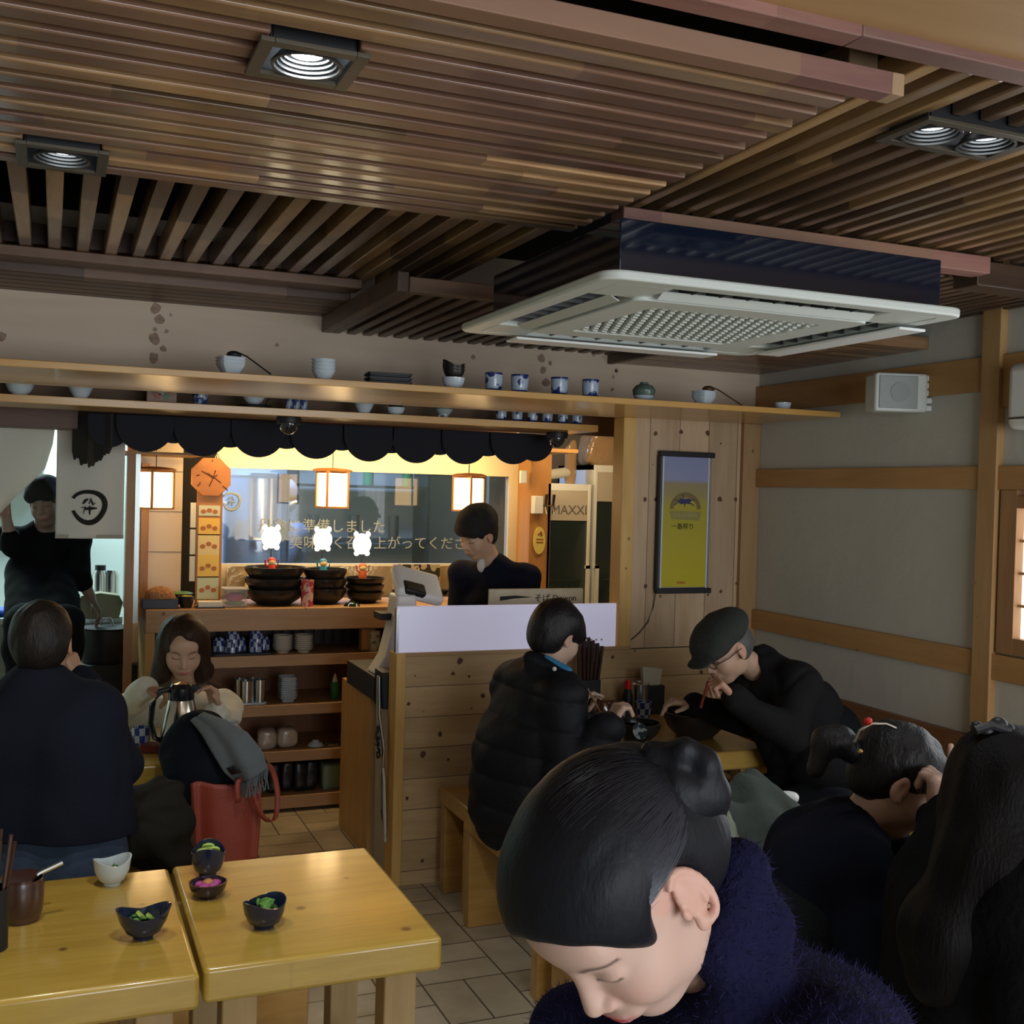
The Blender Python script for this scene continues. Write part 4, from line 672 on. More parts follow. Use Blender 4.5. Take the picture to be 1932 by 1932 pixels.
# three glowing plain lamp shades on sticks with little coloured toy figures
for i, (u, v, c, w) in enumerate(((512, 1015, (.55, .03, .02), 'red'), (609, 1018, (.02, .22, .40), 'blue'), (683, 1027, (.50, .10, .03), 'orange red'))):
    y = 6.02; px = at(u, v, y=y); fy = at(u, v, y=y).z; la = thing('novelty_lamp', 'glowing white rounded lamp on a stick above the %s toy figure' % w, 'lamp', (px.x, y, px.z))
    s = MB(); s.sphere((0, 0, 0), (.052, .03, .055), 24, 14); s.sphere((-.034, 0, .056), (.013, .013, .016)); s.sphere((.034, 0, .056), (.013, .013, .016)); s.sphere((0, 0, .025), (.04, .028, .035)); s.sphere((-.03, 0, -.05), (.014,) * 3); s.sphere((.03, 0, -.05), (.014,) * 3)
    s.build('shade', mat('glowing white plastic %d' % i, (1, .95, .8), .5, emit=(1, .86, .55), es=7), la); MB().cyl((0, 0, -.06), (0, 0, -.13), .003, n=8).build('stick', M['darksteel'], la)
    fg = thing('toy_figure', 'tiny %s toy figure with raised arms standing on the stacked bowls' % w, 'figurine', (px.x - .0, y - .03, px.z - .19)); m1 = mat('toy %s' % w, c, .4)
    MB().lathe([(0, 0), (.022, 0), (.024, .02), (.016, .045), (0, .05)], (0, 0, 0), 16).build('body', m1, fg); hd = MB().sphere((0, 0, .062), (.02, .019, .02)).build('head', mat('toy face %d' % i, (.8, .55, .25), .5), fg); MB().sphere((0, .004, .070), (.022, .020, .018)).build('cap', m1, fg)
    for sx in (-1, 1): MB().tube([(sx * .016, 0, .038), (sx * .032, 0, .045), (sx * .036, 0, .075)], .005, 8).build('arm', m1, fg)
# leaf patterned board + cook's gear
item('patterned_board', MB().box((-.14, -.006, 0), (.14, .006, .20)), M['leafprint'], 'buff screen board printed with black leaves behind the register', 'screen', (at(785, 1100, y=6.1).x, 6.1, 1.07))

# ---- register and printer cabinet ----
rc = thing('register_cabinet', 'orange pine cabinet under the cash register at the partition end', 'cabinet', (1.6, 5.0, 0))
loc(rc, MB().box((1.36, 4.93, .0), (1.80, 5.47, .745))).build('side_panel', M['cabinet'], rc, bev=.003)
loc(rc, MB().box((1.385, 4.66, .0), (1.80, 4.93, .739))).build('inner_panel', mat('grey laminate', (.48, .45, .38), .5, var=.1), rc)
dr = thing('cash_till', 'black cash drawer on the orange pine cabinet', 'drawer', (1.60, 5.0, .745)); loc(dr, MB().box((1.34, 4.78, .75), (1.80, 5.30, .86))).build('body', M['black'], dr, bev=.004); loc(dr, MB().box((1.34, 4.66, .74), (1.5, 4.80, .90))).build('power_box', mat('dark navy plastic', (.01, .012, .02), .4), dr, bev=.005)
rg = thing('cash_register', 'white cash register screen seen from behind on a curved white stand', 'cash register', (1.52, 4.92, .86))
st = MB(); P = [(-.17, 0), (.10, 0), (.08, .07), (.03, .18), (.02, .36), (-.07, .36), (-.085, .22), (-.12, .08)]
st.prism([(a, b) for a, b in P], -.08, .06, 'xz'); st.build('stand', M['white'], rg, bev=.012, seg=3)
sc_ = MB().box((-.11, -.03, -.10), (.13, .025, .085)); s1 = sc_.build('screen_housing', M['white'], rg, bev=.02, seg=4); s1.location = (-.01 + .05, 0.02, .40); s1.rotation_euler = (math.radians(-52), math.radians(14), math.radians(6))
b1 = MB().box((-.08, -.026, -.07), (.03, .012, .0)).build('vent', M['black'], s1, bev=.01); b1.location = (0, -.012, -.03)
lg = MB().box((-.13, -.026, .24), (.05, .10, .27)).build('dark_band', M['black'], rg)
MB().box((-.04, -.09, -.002), (.09, .0, .006)).build('green_sticker', mat('green sticker', (.05, .5, .05), .5), rg)
for i, (dx, col) in enumerate(((0, 'cream'), (.012, 'cream'), (.022, 'darksteel'), (.033, 'steel'))):
    pts = [(1.332, 4.72 - dx, .88), (1.330, 4.70 - dx, .72), (1.338, 4.66 - dx * 1.5, .58), (1.345, 4.62 + dx, .44), (1.347, 4.60 + dx * 2, .30), (1.35, 4.60, .18 + dx)]
    tag(MB().tube(pts, .0045 + .0012 * (i > 1), 8).build('power_cord', M[col], None), 'power cord hanging down the cabinet side, %s' % ['white one at the left', 'white one beside it', 'black one of the bundle', 'silver grey one of the bundle'][i], 'cord', 'bundle of cords beside the partition')
kn = MB()
for k in range(5): kn.tube([(1.328 + .010 * math.cos(t + k), 4.67 + .022 * math.sin(t * 1.3 + k), .66 - .03 * k + .018 * math.cos(t)) for t in np.linspace(0, 6, 14)], .004, 6)
tag(kn.build('cable_bundle', M['black'], None), 'knotted black cable bundle tied to the cords', 'cable')
# =====================================================  KITCHEN  =====================================================
struct('wall_kitchen_side', MB().box((3.9, 4.55, 0), (4.0, 8.3, 2.8)), M['plaster'], 'plain wall beside the refrigerators', 'wall')
struct('wall_booth_end', MB().box((XR, 4.6, 0), (3.95, 4.7, 2.8)), M['plaster'], 'plain return wall behind the corner post', 'wall')
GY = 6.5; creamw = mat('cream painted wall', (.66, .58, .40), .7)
w = MB(); w.box((.86, GY, 1.795), (2.72, GY + .06, 2.72)); w.box((2.66, GY, 0), (2.72, GY + .06, 1.795)); w.box((.86, GY, 0), (2.66, GY + .06, 1.245))
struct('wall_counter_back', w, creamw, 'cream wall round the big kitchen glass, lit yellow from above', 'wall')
struct('wall_fridge_back', MB().box((2.72, 7.0, 0), (3.9, 7.05, 2.72)), mat('taupe painted wall', (.30, .25, .19), .8), 'taupe wall above the refrigerators', 'wall')
struct('wall_tiled_pier', MB().box((.40, 6.35, 0), (.66, 6.5, 2.0)), M['tile'], 'beige tiled pier behind the left lantern', 'wall')
tg = MB()
for z in (1.10, 1.32, 1.54, 1.76): tg.box((.40, 6.347, z), (.66, 6.35, z + .003))
struct('trim_17', tg, M['greymetal'], 'grout lines of the tiled pier', 'grout')
struct('wall_dark_gap', MB().box((.66, 6.5, 0), (.86, 6.56, 2.0)), M['voidshade'], 'near-black panel standing in for the shaded gap beside the clock post', 'wall')  # solid near-black slab put where only the shade of a gap shows
struct('trim_18', MB().box((.335, 5.76, .3), (.375, 5.80, 1.95)), wood('orange door jamb', (.36, .18, .07), (.28, .13, .045), 'Z', .5), 'orange pine jamb right of the curtain', 'jamb')
struct('trim_19', MB().box((.435, 6.2, 1.068), (.475, 6.25, 1.80)), bpy.data.materials['orange door jamb'], 'orange pine jamb below the left lantern', 'jamb')
struct('trim_20', MB().box((.375, 5.80, 1.0), (.40, 6.6, 1.95)), mat('brushed metal jamb', (.4, .45, .43), .3, .7), 'steel lining of the kitchen doorway', 'jamb')
struct('wall_kitchen_divider', MB().box((.80, 6.56, 0), (.86, 8.3, 2.72)), M['plaster'], 'wall between the two kitchen spaces', 'wall')
struct('trim_21', MB().box((2.72, 6.3, 0), (2.86, 6.5, 2.0)), wood('orange post wood', (.50, .25, .08), (.42, .19, .055), 'Z', .5), 'orange post carrying the beer taps', 'post')
# glass pane with printed writing
gw = thing('kitchen_glass', 'wide bluish glass pane with brushed logo and Japanese writing behind the counter', 'glass', (1.8, GY + .02, 1.52))
gm = mat('bluish kitchen glass', (.03, .06, .09), .03, alpha=.26, spec=1.0, coat=.6)
loc(gw, MB().box((.86, GY + .02, 1.245), (2.66, GY + .026, 1.795))).build('pane', gm, gw)
gt = mat('grey green lettering', (.22, .26, .26), .6)
def gp_(u, v): p = at(u, v, y=GY + .012); return (p.x - 1.8, -.008, p.z - 1.52)
text('lettering', '丹念に準備しました', gt, gp_(610, 994), .085, (math.pi / 2, 0, 0), gw)
text('lettering', '美味しく召し上がってください', gt, gp_(730, 1026), .085, (math.pi / 2, 0, 0), gw)
def logo(parent, c, r, y, m, ry=0):
    """loose brushed ring with four brush strokes"""
    mb = MB(); o_, i_ = [], []
    for t in np.linspace(math.radians(152), math.radians(-165), 36):
        k = .13 + .16 * max(0, math.sin((math.radians(160) - t) / 1.8 * .9)) ; wv = r * (1 + .05 * math.sin(3 * t))
        o_.append((c[0] + wv * math.cos(t), c[2] + wv * math.sin(t) * 1.02)); i_.append((c[0] + wv * (1 - k) * math.cos(t), c[2] + wv * (1 - k) * math.sin(t)))
    n = len(o_); vs = [(a, y, b) for a, b in o_] + [(a, y, b) for a, b in i_]; mb.add(vs, [(i, i + 1, n + i + 1, n + i) for i in range(n - 1)])
    R = r * .66
    for pts, w_ in ((((-.5, .25), (-.3, .55), (-.05, .68)), .09), (((.0, .25), (.1, .7), (.35, .15), (.5, .35)), .07), (((-.62, -.1), (-.3, -.0), (-.45, -.6)), .06), (((-.3, -.2), (.1, -.15), (.65, -.12)), .11), (((.05, .1), (.05, -.4), (.08, -.72)), .06)):
        q = [(c[0] + a * R, y, c[2] + b * R) for a, b in pts]; mb.tube(q, [w_ * R * .8] + [w_ * R * 1.5] * (len(q) - 2) + [w_ * R * .5], 6)
    return mb.build('brushed_logo', m, parent, solid=.001)
logo(gw, gp_(437, 946), .055, -.010, gt)
# behind the glass
pot = thing('stock_pot', 'tall steel stock pot in the kitchen behind the glass', 'pot', (1.20, 7.15, .9)); pot.scale = (.9, .9, 1.62)
MB().lathe([(0, 0), (.22, 0), (.225, .02), (.225, .28), (.232, .285), (.225, .30), (.225, .52), (.235, .53), (.225, .54), (.21, .54), (.21, .03), (0, .03)], (0, 0, 0), 40).build('body', mat('steel tinted for blue light', (.55, .62, .8), .2, 1), pot)  # blue of the kitchen light is mixed into the steel colour
for s_ in (-1, 1): MB().tube([(s_ * .22, -.04, .42), (s_ * .27, -.04, .43), (s_ * .27, .04, .43), (s_ * .22, .04, .42)], .008).build('handle', M['steel'], pot)
struct('trim_22', MB().box((.86, 6.9, 0), (2.6, 7.5, .9)), mat('steel worktop', (.45, .5, .55), .3, .9), 'steel worktop behind the kitchen glass', 'worktop')
rk = thing('storage_rack', 'dim rack of containers against the rear kitchen wall', 'rack', (2.05, 8.05, 0))
for z in (.5, .9, 1.3, 1.7, 2.1): loc(rk, MB().box((1.6, 7.9, z), (2.6, 8.25, z + .02))).build('shelf', M['darksteel'], rk)
for x in (1.6, 2.58): loc(rk, MB().box((x, 7.9, 0), (x + .02, 8.25, 2.12))).build('upright', M['darksteel'], rk)
for i in range(10): loc(rk, MB().cyl((1.65 + .1 * i, 8.0, .92 + .4 * (i % 3)), (1.65 + .1 * i, 8.0, 1.1 + .4 * (i % 3)), .04, n=14)).build('container', [M['white'], M['greymetal'], M['green']][i % 3], rk)
# stove ledge under the glass: foil, bowls and burners
st_ = thing('cooking_ledge', 'foil-lined cooking ledge with lit pans under the kitchen glass', 'stove', (1.7, 6.38, 0))
loc(st_, MB().box((.9, 6.27, 0), (2.65, 6.49, 1.06))).build('body', M['darksteel'], st_)
fm = mat('crumpled foil', (.62, .48, .28), .3, .8, bump=1, bscale=18); loc(st_, MB().box((.92, 6.44, 1.06), (2.64, 6.47, 1.235))).build('foil_splashback', fm, st_)
for x in (1.05, 1.45, 1.72, 2.15, 2.42): loc(st_, MB().lathe([(.0, .0), (.06, 0), (.075, .03), (.07, .03), (.055, .008), (0, .008)], (x, 6.36, 1.07), 20)).build('pan', M['black'], st_)
for x in (1.02, 2.08): p = MB(); p.tube([(x, 6.33, 1.10), (x + .02, 6.35, 1.13), (x + .03, 6.38, 1.2)], [.028, .034, .03], 12); loc(st_, p).build('foil_roll', mat('buff roll', (.55, .42, .22), .4), st_)
# lanterns
def lantern(u, v, y, label, rz):
    p = at(u, v, y=y); l = thing('hanging_lantern', label, 'lantern', (p.x, y, p.z), rz, 'paper lanterns over the counter')
    MB().box((-.058, -.058, -.10), (.058, .058, .085)).build('paper_shade', M['paper'], l)
    f = MB()
    for sx in (-1, 1):
        for sy in (-1, 1): f.box((sx * .062 - .005, sy * .062 - .005, -.105), (sx * .062 + .005, sy * .062 + .005, .095))
    for z in (-.105, .083): 
        for s_ in (-1, 1): f.box((-.066, s_ * .062 - .004, z), (.066, s_ * .062 + .004, z + .01)); f.box((s_ * .062 - .004, -.066, z), (s_ * .062 + .004, .066, z + .01))
    f.build('frame', M['lanternwood'], l)
    MB().lathe([(.118, .093), (.122, .10), (.09, .108), (.03, .112), (0, .112)], (0, 0, 0), 4).build('roof', M['lanternwood'], l)
    MB().cyl((0, 0, .11), (0, 0, 1.93 - p.z), .0025, n=6).build('cord', M['black'], l); MB().lathe([(0, 1.93 - p.z), (.03, 1.93 - p.z), (.035, 1.915 - p.z), (0, 1.905 - p.z)], (0, 0, 0), 16).build('canopy', M['lanternwood'], l); return l
lantern(294, 922, 5.92, 'glowing paper lantern, leftmost, beside the curtain', .5); lantern(627, 922, 5.92, 'glowing paper lantern in the middle of the kitchen glass', .25); lantern(884, 930, 5.92, 'glowing paper lantern just above the cook in the black cap', .6)
# clock on a card-covered post
ck = thing('wall_clock', 'orange octagonal clock with dark brushed strokes on top of a card-covered post', 'clock', (at(398, 900, y=5.98).x, 5.98, at(398, 900, y=5.98).z))
MB().prism([(.108 * math.cos(math.radians(22.5 + 45 * k)), .108 * math.sin(math.radians(22.5 + 45 * k))) for k in range(8)], -.012, .012, 'xz').build('face', wood('orange clock wood', (.46, .18, .035), (.38, .135, .025), 'X', .5), ck, bev=.003)
k_ = MB()
for a, b in (((-.01, -.05), (.02, .035)), ((-.05, .03), (.01, -.005)), ((-.02, .02), (.05, -.03)), ((-.075, .005), (-.06, .01)), ((.06, -.045), (.085, -.07)), ((0, .08), (.004, .092)), ((-.07, -.05), (-.055, -.03)), ((.01, .0), (.03, .012))): k_.tube([(a[0], -.013, a[1]), ((a[0] + b[0]) / 2 + .004, -.013, (a[1] + b[1]) / 2), (b[0], -.013, b[1])], .003, 5)
k_.build('brush_strokes', mat('brown ink', (.10, .03, .01), .7), ck)
MB().tube([(.02, 0, .10), (.03, 0, .125), (.04, 0, .10)], .003, 6).build('hook', M['steel'], ck)
po = thing('card_post', 'narrow wooden post covered with yellow picture cards under the clock', 'post', (at(394, 1000, y=6.0).x, 6.0, 1.07)); H_ = at(394, 945, y=6.0).z - 1.07 + .06
MB().box((-.062, .0, 0), (.068, .02, H_)).build('board', M['lanternwood'], po)
for k, (z, h, c) in enumerate(((.02, .10, (.55, .60, .35)), (.115, .10, (.80, .52, .05)), (.215, .09, (.78, .60, .22)), (.30, .075, (.82, .50, .04)), (.385, .045, (.60, .62, .40)))):
    z *= H_ / .50; h *= H_ / .5; cdm = mat('picture card %d' % k, c, .4); cd_ = MB().box((-.054, -.004, z), (.055, 0, z + h)).build('picture_card', cdm, po)
    for q in range(3): MB().prism([(-.03 + .03 * q + .014 * math.cos(t), z + h * (.4 + .12 * (q % 2)) + .012 * math.sin(t)) for t in np.linspace(0, 6.28, 12)[:-1]], -.0055, -.004, 'xz').build('printed_spot', mat('card spot', (.45, .14, .02), .5) if (k, q) == (0, 0) else bpy.data.materials['card spot'], cd_)
for k, z in enumerate((.40, .26, .12)): tag(MB().box((po.location.x - .095, 5.99, 1.07 + z), (po.location.x - .068, 6.0, 1.07 + z + .13)).build('paper_slip', M['cream'], None), 'pale paper slip left of the picture cards, %s' % ['highest', 'middle', 'lowest'][k], 'paper', 'paper slips beside the card post')
# fridges
def fridge(label, x0, x1, y, ztop, txt, hang):
    f = thing('glass_refrigerator', label, 'refrigerator', ((x0 + x1) / 2, y + .25, 0)); t = .022
    b = MB(); b.box((x0, y + .02, 0), (x0 + .03, y + .55, ztop)); b.box((x1 - .03, y + .02, 0), (x1, y + .55, ztop)); b.box((x0, y + .53, 0), (x1, y + .55, ztop)); b.box((x0, y + .02, ztop - .03), (x1, y + .55, ztop)); b.box((x0, y + .02, 0), (x1, y + .55, .12))
    loc(f, b).build('body', M['white'], f)
    d = MB(); d.box((x0, y, .12), (x0 + t, y + .02, ztop)); d.box((x1 - t, y, .12), (x1, y + .02, ztop)); d.box((x0 + t, y, ztop - .045), (x1 - t, y + .02, ztop)); d.box((x0 + t, y, .12), (x1 - t, y + .02, .17))
    dd = loc(f, d).build('door_frame', M['white'], f, bev=.003)
    loc(f, MB().box((x0 + t, y + .008, .17), (x1 - t, y + .012, ztop - .045))).build('door_glass', mat('dark fridge glass', (.03, .05, .05), .04, alpha=.5, spec=.8), dd)
    loc(f, MB().box((x0 + t, y + .002, ztop - .23), (x1 - t, y + .007, ztop - .045))).build('header_sign', mat('warm glossy sign', (.55, .50, .42), .1, coat=1), dd)
    if txt: text('lettering', txt, mat('grey sign letters', (.16, .15, .14), .5), ((x0 + x1) / 2 - .0 - f.location.x, y - f.location.y, ztop - .165), .08, (math.pi / 2, 0, 0), f)
    hx = x1 - t if hang > 0 else x0 + t
    h = MB(); h.box((hx - .012, y - .03, .95), (hx + .012, y - .018, 1.25)); h.box((hx - .012, y - .03, .95), (hx + .012, y, .97)); h.box((hx - .012, y - .03, 1.23), (hx + .012, y, 1.25)); loc(f, h).build('door_handle', M['white'], dd)
    for z in (.5, .85, 1.15): loc(f, MB().box((x0 + .03, y + .05, z), (x1 - .03, y + .5, z + .01))).build('shelf', M['steel'], f)
    for i in range(4): loc(f, MB().lathe([(0, 0), (.03, 0), (.03, .15), (.012, .2), (.012, .25), (0, .25)], (x0 + .07 + i * .06, y + .15 + .05 * (i % 2), .86), 12)).build('stored_bottle', [M['green'], M['white'], M['brown'], M['steel']][i], f)
    return f
fridge('left glass-door refrigerator with a grey lettered header', 2.84, 3.14, 6.3, 1.76, 'MAXXI', 1); fridge('taller glass-door refrigerator at the right, partly behind the pine post', 3.17, 3.60, 6.32, 1.885, 'M', -1)
# beer taps, switch plates, oval sticker
tp = thing('beer_tap', 'pair of beer taps with a white box on the orange post', 'tap', (2.80, 6.26, 1.62)); MB().box((-.075, -.02, -.05), (-.015, .04, .06)).build('box', M['white'], tp, bev=.004)
for x in (.0, .05): MB().tube([(x, .04, 0), (x, -.03, 0), (x, -.035, -.05)], .008, 10).build('spout', M['steel'], tp); MB().cyl((x, -.02, .0), (x, -.03, .07), .007, .01, 10).build('lever', M['black'], tp)
item('wall_switch', MB().box((-.025, -.008, -.04), (.025, .008, .04)), M['white'], 'white switch box high on the orange post', 'switch', (at(988, 900, y=6.28).x, 6.285, at(988, 900, y=6.28).z), bev=.006)
ov = thing('oval_sign', 'yellow oval sign with a red brown mark beside the left refrigerator', 'sign', (at(1019, 1020, y=6.27).x, 6.28, at(1019, 1020, y=6.27).z)); MB().prism([(.04 * math.cos(t), .085 * math.sin(t)) for t in np.linspace(0, 6.28, 30)[:-1]], 0, .008, 'xz').build('plate', mat('yellow sign', (.75, .62, .16), .4), ov)
q = MB(); q.box((-.022, -.002, -.015), (.025, 0, -.008)); q.box((-.022, -.002, .004), (.025, 0, .010)); q.tube([(-.01, -.001, .035), (.01, -.001, .055), (.012, -.001, .03)], .006, 6); q.build('mark', mat('red brown print', (.3, .06, .02), .5), ov)
lump('plastic_bag', 'crumpled clear bag of rolls on top of the taller refrigerator', 'bag', (3.30, 6.5, 1.885), (.14, .12, .11), mat('glossy crumpled bag', (.42, .28, .16), .15, coat=.8, bump=1, bscale=14), amp=.3, seed=4)
lump('plastic_bag', 'small upright crumpled bag on the left refrigerator', 'bag', (3.06, 6.45, 1.76), (.035, .03, .14), bpy.data.materials['glossy crumpled bag'], amp=.35, seed=9)
tag(MB().tube([(2.80, 6.42, 1.795), (2.93, 6.44, 1.82), (3.08, 6.46, 1.84)], [.028, .032, .034], 14).build('paper_roll', M['cream'], None), 'rolled cream paper lying on the left refrigerator', 'paper roll')

# ---- kitchen behind the curtain (left) ----
struct('trim_23', MB().box((-1.6, 6.7, 0), (.38, 7.3, .90)), mat('pale steel bench', (.35, .42, .40), .35, .6), 'pale steel kitchen bench with a white top', 'worktop')
struct('trim_24', MB().box((-1.6, 6.68, .90), (.38, 7.35, .93)), mat('bright steel top', (.7, .8, .78), .25, .8), 'bright steel bench top', 'worktop')
struct('trim_25', MB().box((-1.6, 8.0, 1.65), (.0, 8.3, 1.70)), M['steel'], 'steel wall shelf in the kitchen', 'shelf')
for i in range(7): tag(MB().cyl((-.40 + i * .055, 8.05, 1.70), (-.40 + i * .055, 8.05, 1.84 + .02 * (i % 2)), .018, n=12).build('bottle', M['darksteel'] if i % 2 else M['steel'], None), 'slim bottle on the bright kitchen shelf, %s' % ['leftmost', 'second', 'third', 'fourth', 'fifth', 'sixth', 'rightmost'][i], 'bottle', 'bottles on the kitchen shelf')
ct2 = item('wok', MB().lathe([(0, 0), (.06, 0), (.12, .04), (.15, .09), (.145, .09), (.11, .045), (0, .01)], (0, 0, 0), 28), M['black'], 'black wok on the steel bench below the curtain', 'wok', (at(165, 1050, y=6.95).x, 6.95, .93))
for u, l in ((190, 'tall steel canister with a black lid below the curtain'), (212, 'tall steel canister right of the lidded one')):
    cn = thing('steel_canister', l, 'canister', (at(u, 1050, y=6.9).x, 6.9, .93)); MB().lathe([(0, 0), (.045, 0), (.045, .22), (.03, .25), (0, .25)], (0, 0, 0), 24).build('body', M['steel'], cn)
    if u == 190: MB().cyl((0, 0, .24), (0, 0, .28), .03, n=16).build('lid', M['black'], cn)
item('blue_cloth', MB().sphere((0, 0, .02), (.14, .08, .03), 20, 10), mat('bright blue cloth', (.02, .08, .55), .7, bump=1, bscale=20), 'bright blue cloth on the bench at the left edge', 'cloth', (at(10, 1045, y=6.85).x, 6.85, .93))
tag(MB().box((at(120, 1100, y=6.3).x - .0, 6.25, 0), (at(235, 1100, y=6.3).x + .1, 6.6, .55)).build('stove_body', M['darksteel'], None), 'dark low stove under the black stock pots', 'stove')
bp_ = at(205, 1165, y=6.2); pt2 = thing('black_pot', 'black lidded pot on the stove beside the counter end', 'pot', (bp_.x, 6.4, .72)); MB().lathe([(0, 0), (.12, 0), (.125, .01), (.125, .18), (.135, .19), (.0, .20)], (0, 0, 0), 32).build('body', M['black'], pt2); MB().tube([(-.03, 0, .2), (-.02, 0, .235), (.02, 0, .235), (.03, 0, .2)], .006).build('handle', M['steel'], pt2)
tag(MB().box((bp_.x - .20, 6.26, .55), (bp_.x + .16, 6.5, .72)).build('burner_block', mat('sooty iron', (.02, .018, .016), .6), None), 'sooty burner block carrying the black pot', 'burner')
bk = thing('bucket', 'blue plastic bucket on the floor of the kitchen', 'bucket', (at(152, 1160, y=6.55).x, 6.62, .55)); MB().lathe([(0, 0), (.06, 0), (.075, .16), (.08, .165), (.072, .165), (.058, .01), (0, .01)], (0, 0, 0), 24).build('body', mat('blue plastic', (.01, .09, .45), .35), bk)
wb = thing('plastic_bottle', 'large white plastic bottle with a yellow cap beside the blue bucket', 'bottle', (at(122, 1160, y=6.55).x, 6.62, .55)); MB().lathe([(0, 0), (.06, 0), (.06, .17), (.03, .2), (0, .2)], (0, 0, 0), 20).build('body', M['white'], wb); MB().cyl((0, 0, .2), (0, 0, .235), .032, n=16).build('cap', mat('yellow cap plastic', (.6, .5, .02), .4), wb)
bx2 = item('open_carton', MB().prism([(-.10, 0), (.10, 0), (.12, .09), (.10, .13), (0, .145), (-.10, .13), (-.12, .08)], -.06, .06, 'xz'), mat('buff carton', (.30, .28, .18), .7), 'pale open carton standing on the low kitchen ledge', 'carton', (at(190, 1095, y=6.6).x, 6.66, .93), bev=.003)
# ---- entrance curtain (two hanging panels) ----
def noren(name, label, fn, nu=24, nv=30):
    o = MB().sheet(fn, nu, nv).build(name, M['cream'], None, solid=.004, ang=80); tag(o, label, 'curtain'); return o
A = at(108, 812, y=5.7); B = at(237, 812, y=5.7); zt, zb_ = 1.96, at(170, 1016, y=5.7).z
nr = thing('noren_curtain', 'right hanging cream curtain panel with a brushed black ring logo', 'curtain', (A.x, 5.7, zt)); wd_ = B.x - A.x
MB().sheet(lambda s, t: (s * wd_, .012 * math.sin(s * 7 + t * 2) - .002, -t * (zt - zb_)), 24, 24).build('cloth', M['cream'], nr, solid=.004, ang=80)
lg_ = at(168, 956, y=5.69); logo(nr, (lg_.x - A.x, 0, lg_.z - zt), .083, -.018, M['ink'])
MB().box((0, -.006, -(zt - zb_)), (wd_, .004, -(zt - zb_) + .018)).build('hem', mat('cream hem', (.40, .37, .28), .9), nr)
L0 = at(-130, 812, y=5.7).x
def left_panel(s, t):
    """the left panel is gathered towards the lifted hand at its lower left"""
    xr = A.x - .008; p = s; top = (L0 + (xr - L0) * p, 5.70, zt); hand = at(0, 965, y=5.84)
    right = [(0, (xr, zt)), (.3, (xr - .01, at(110, 838, y=5.7).z)), (.6, (at(85, 885, y=5.75).x, at(85, 885, y=5.75).z)), (1, (hand.x + .03, hand.z + .03))]
    for (t0, a), (t1, b) in zip(right, right[1:]):
        if t <= t1: k = (t - t0) / (t1 - t0); rx, rz = a[0] + (b[0] - a[0]) * k, a[1] + (b[1] - a[1]) * k; break
    lx_, lz = L0 + (hand.x - .06 - L0) * t * .8, zt - t * (zt - hand.z + .1)
    x = lx_ + (rx - lx_) * p; z = lz + (rz - lz) * p ** 1.5; return (x, 5.70 + .12 * t + .02 * math.sin(p * 9) * t, z)
noren('noren_curtain', 'left cream curtain panel swept aside by the standing cook', left_panel)
tag(MB().cyl((-1.2, 5.7, 1.965), (.36, 5.7, 1.965), .012, n=12).build('curtain_rod', M['lanternwood'], None), 'wooden rod carrying the two cream curtain panels', 'rod')

# =====================================================  TABLES, BENCHES, DISHES  =====================================================
def table(label, x0, x1, y0, y1, z=.70, th=.075, legs=True, inset=.045, wood_=None):
    t = thing('wooden_table', label, 'table', ((x0 + x1) / 2, (y0 + y1) / 2, 0)); cx_, cy_ = (x0 + x1) / 2, (y0 + y1) / 2
    o = MB().prism(rrect(x0 - cx_, y0 - cy_, x1 - cx_, y1 - cy_, .012), z - th, z, 'xy').build('table_top', wood_ or M['table'], t, bev=.010, seg=3)
    w_ = .075
    for a in (x0 + inset, x1 - inset - w_):
        for b in (y0 + inset, y1 - inset - w_): MB().box((a - cx_, b - cy_, 0), (a + w_ - cx_, b + w_ - cy_, z - th)).build('leg', M['tableleg'], t, bev=.004)
        MB().box((a + .015 - cx_, y0 + inset + w_ - cy_, z - th - .06), (a + .06 - cx_, y1 - inset - w_ - cy_, z - th - .001)).build('apron_rail', M['tableleg'], t, bev=.003)
        MB().box((a + .015 - cx_, y0 + inset + w_ - cy_, .15), (a + .06 - cx_, y1 - inset - w_ - cy_, .21)).build('stretcher', M['tableleg'], t, bev=.003)
    MB().box((x0 + inset + .02 - cx_, -.03, .27), (x1 - inset - .02 - cx_, .03, .32)).build('cross_bar', M['tableleg'], t, bev=.003)
    return t
table('front varnished pine table right of the joint, carrying three dark bowls', .305, .825, 2.335, 3.0); table('varnished pine table cut off at the lower left, with the cutlery holders', -.30, .295, 2.315, 2.99)
table('pine table of the woman in white pouring from the jug', .02, .74, 4.10, 4.75)
table('pine table between the boy in black and the man in the cap', 2.02, 2.69, 3.70, 4.47, wood_=wood('honey pine table top', (.62, .38, .09), (.48, .27, .05), 'X', .3, .3, 5, 'xy', coat=.5))
def bench(label, x0, x1, y0, y1, z=.44, th=.07, name='wooden_bench'):
    t = thing(name, label, 'bench', ((x0 + x1) / 2, (y0 + y1) / 2, 0)); cx_, cy_ = t.location.x, t.location.y
    MB().box((x0 - cx_, y0 - cy_, z - th), (x1 - cx_, y1 - cy_, z)).build('seat', M['bench'], t, bev=.008, seg=3)
    for b in (y0 + .005, y1 - .06): MB().box((x0 + .005 - cx_, b - cy_, 0), (x1 - .005 - cx_, b + .055 - cy_, z - th)).build('leg', M['bench'], t, bev=.004)
    return t
bench('pine bench under the boy in the black padded jacket', 1.545, 1.86, 4.12, 4.46)
bench('second pine bench in front of the boy, half hidden by the bending woman', 1.515, 1.83, 3.35, 4.08)
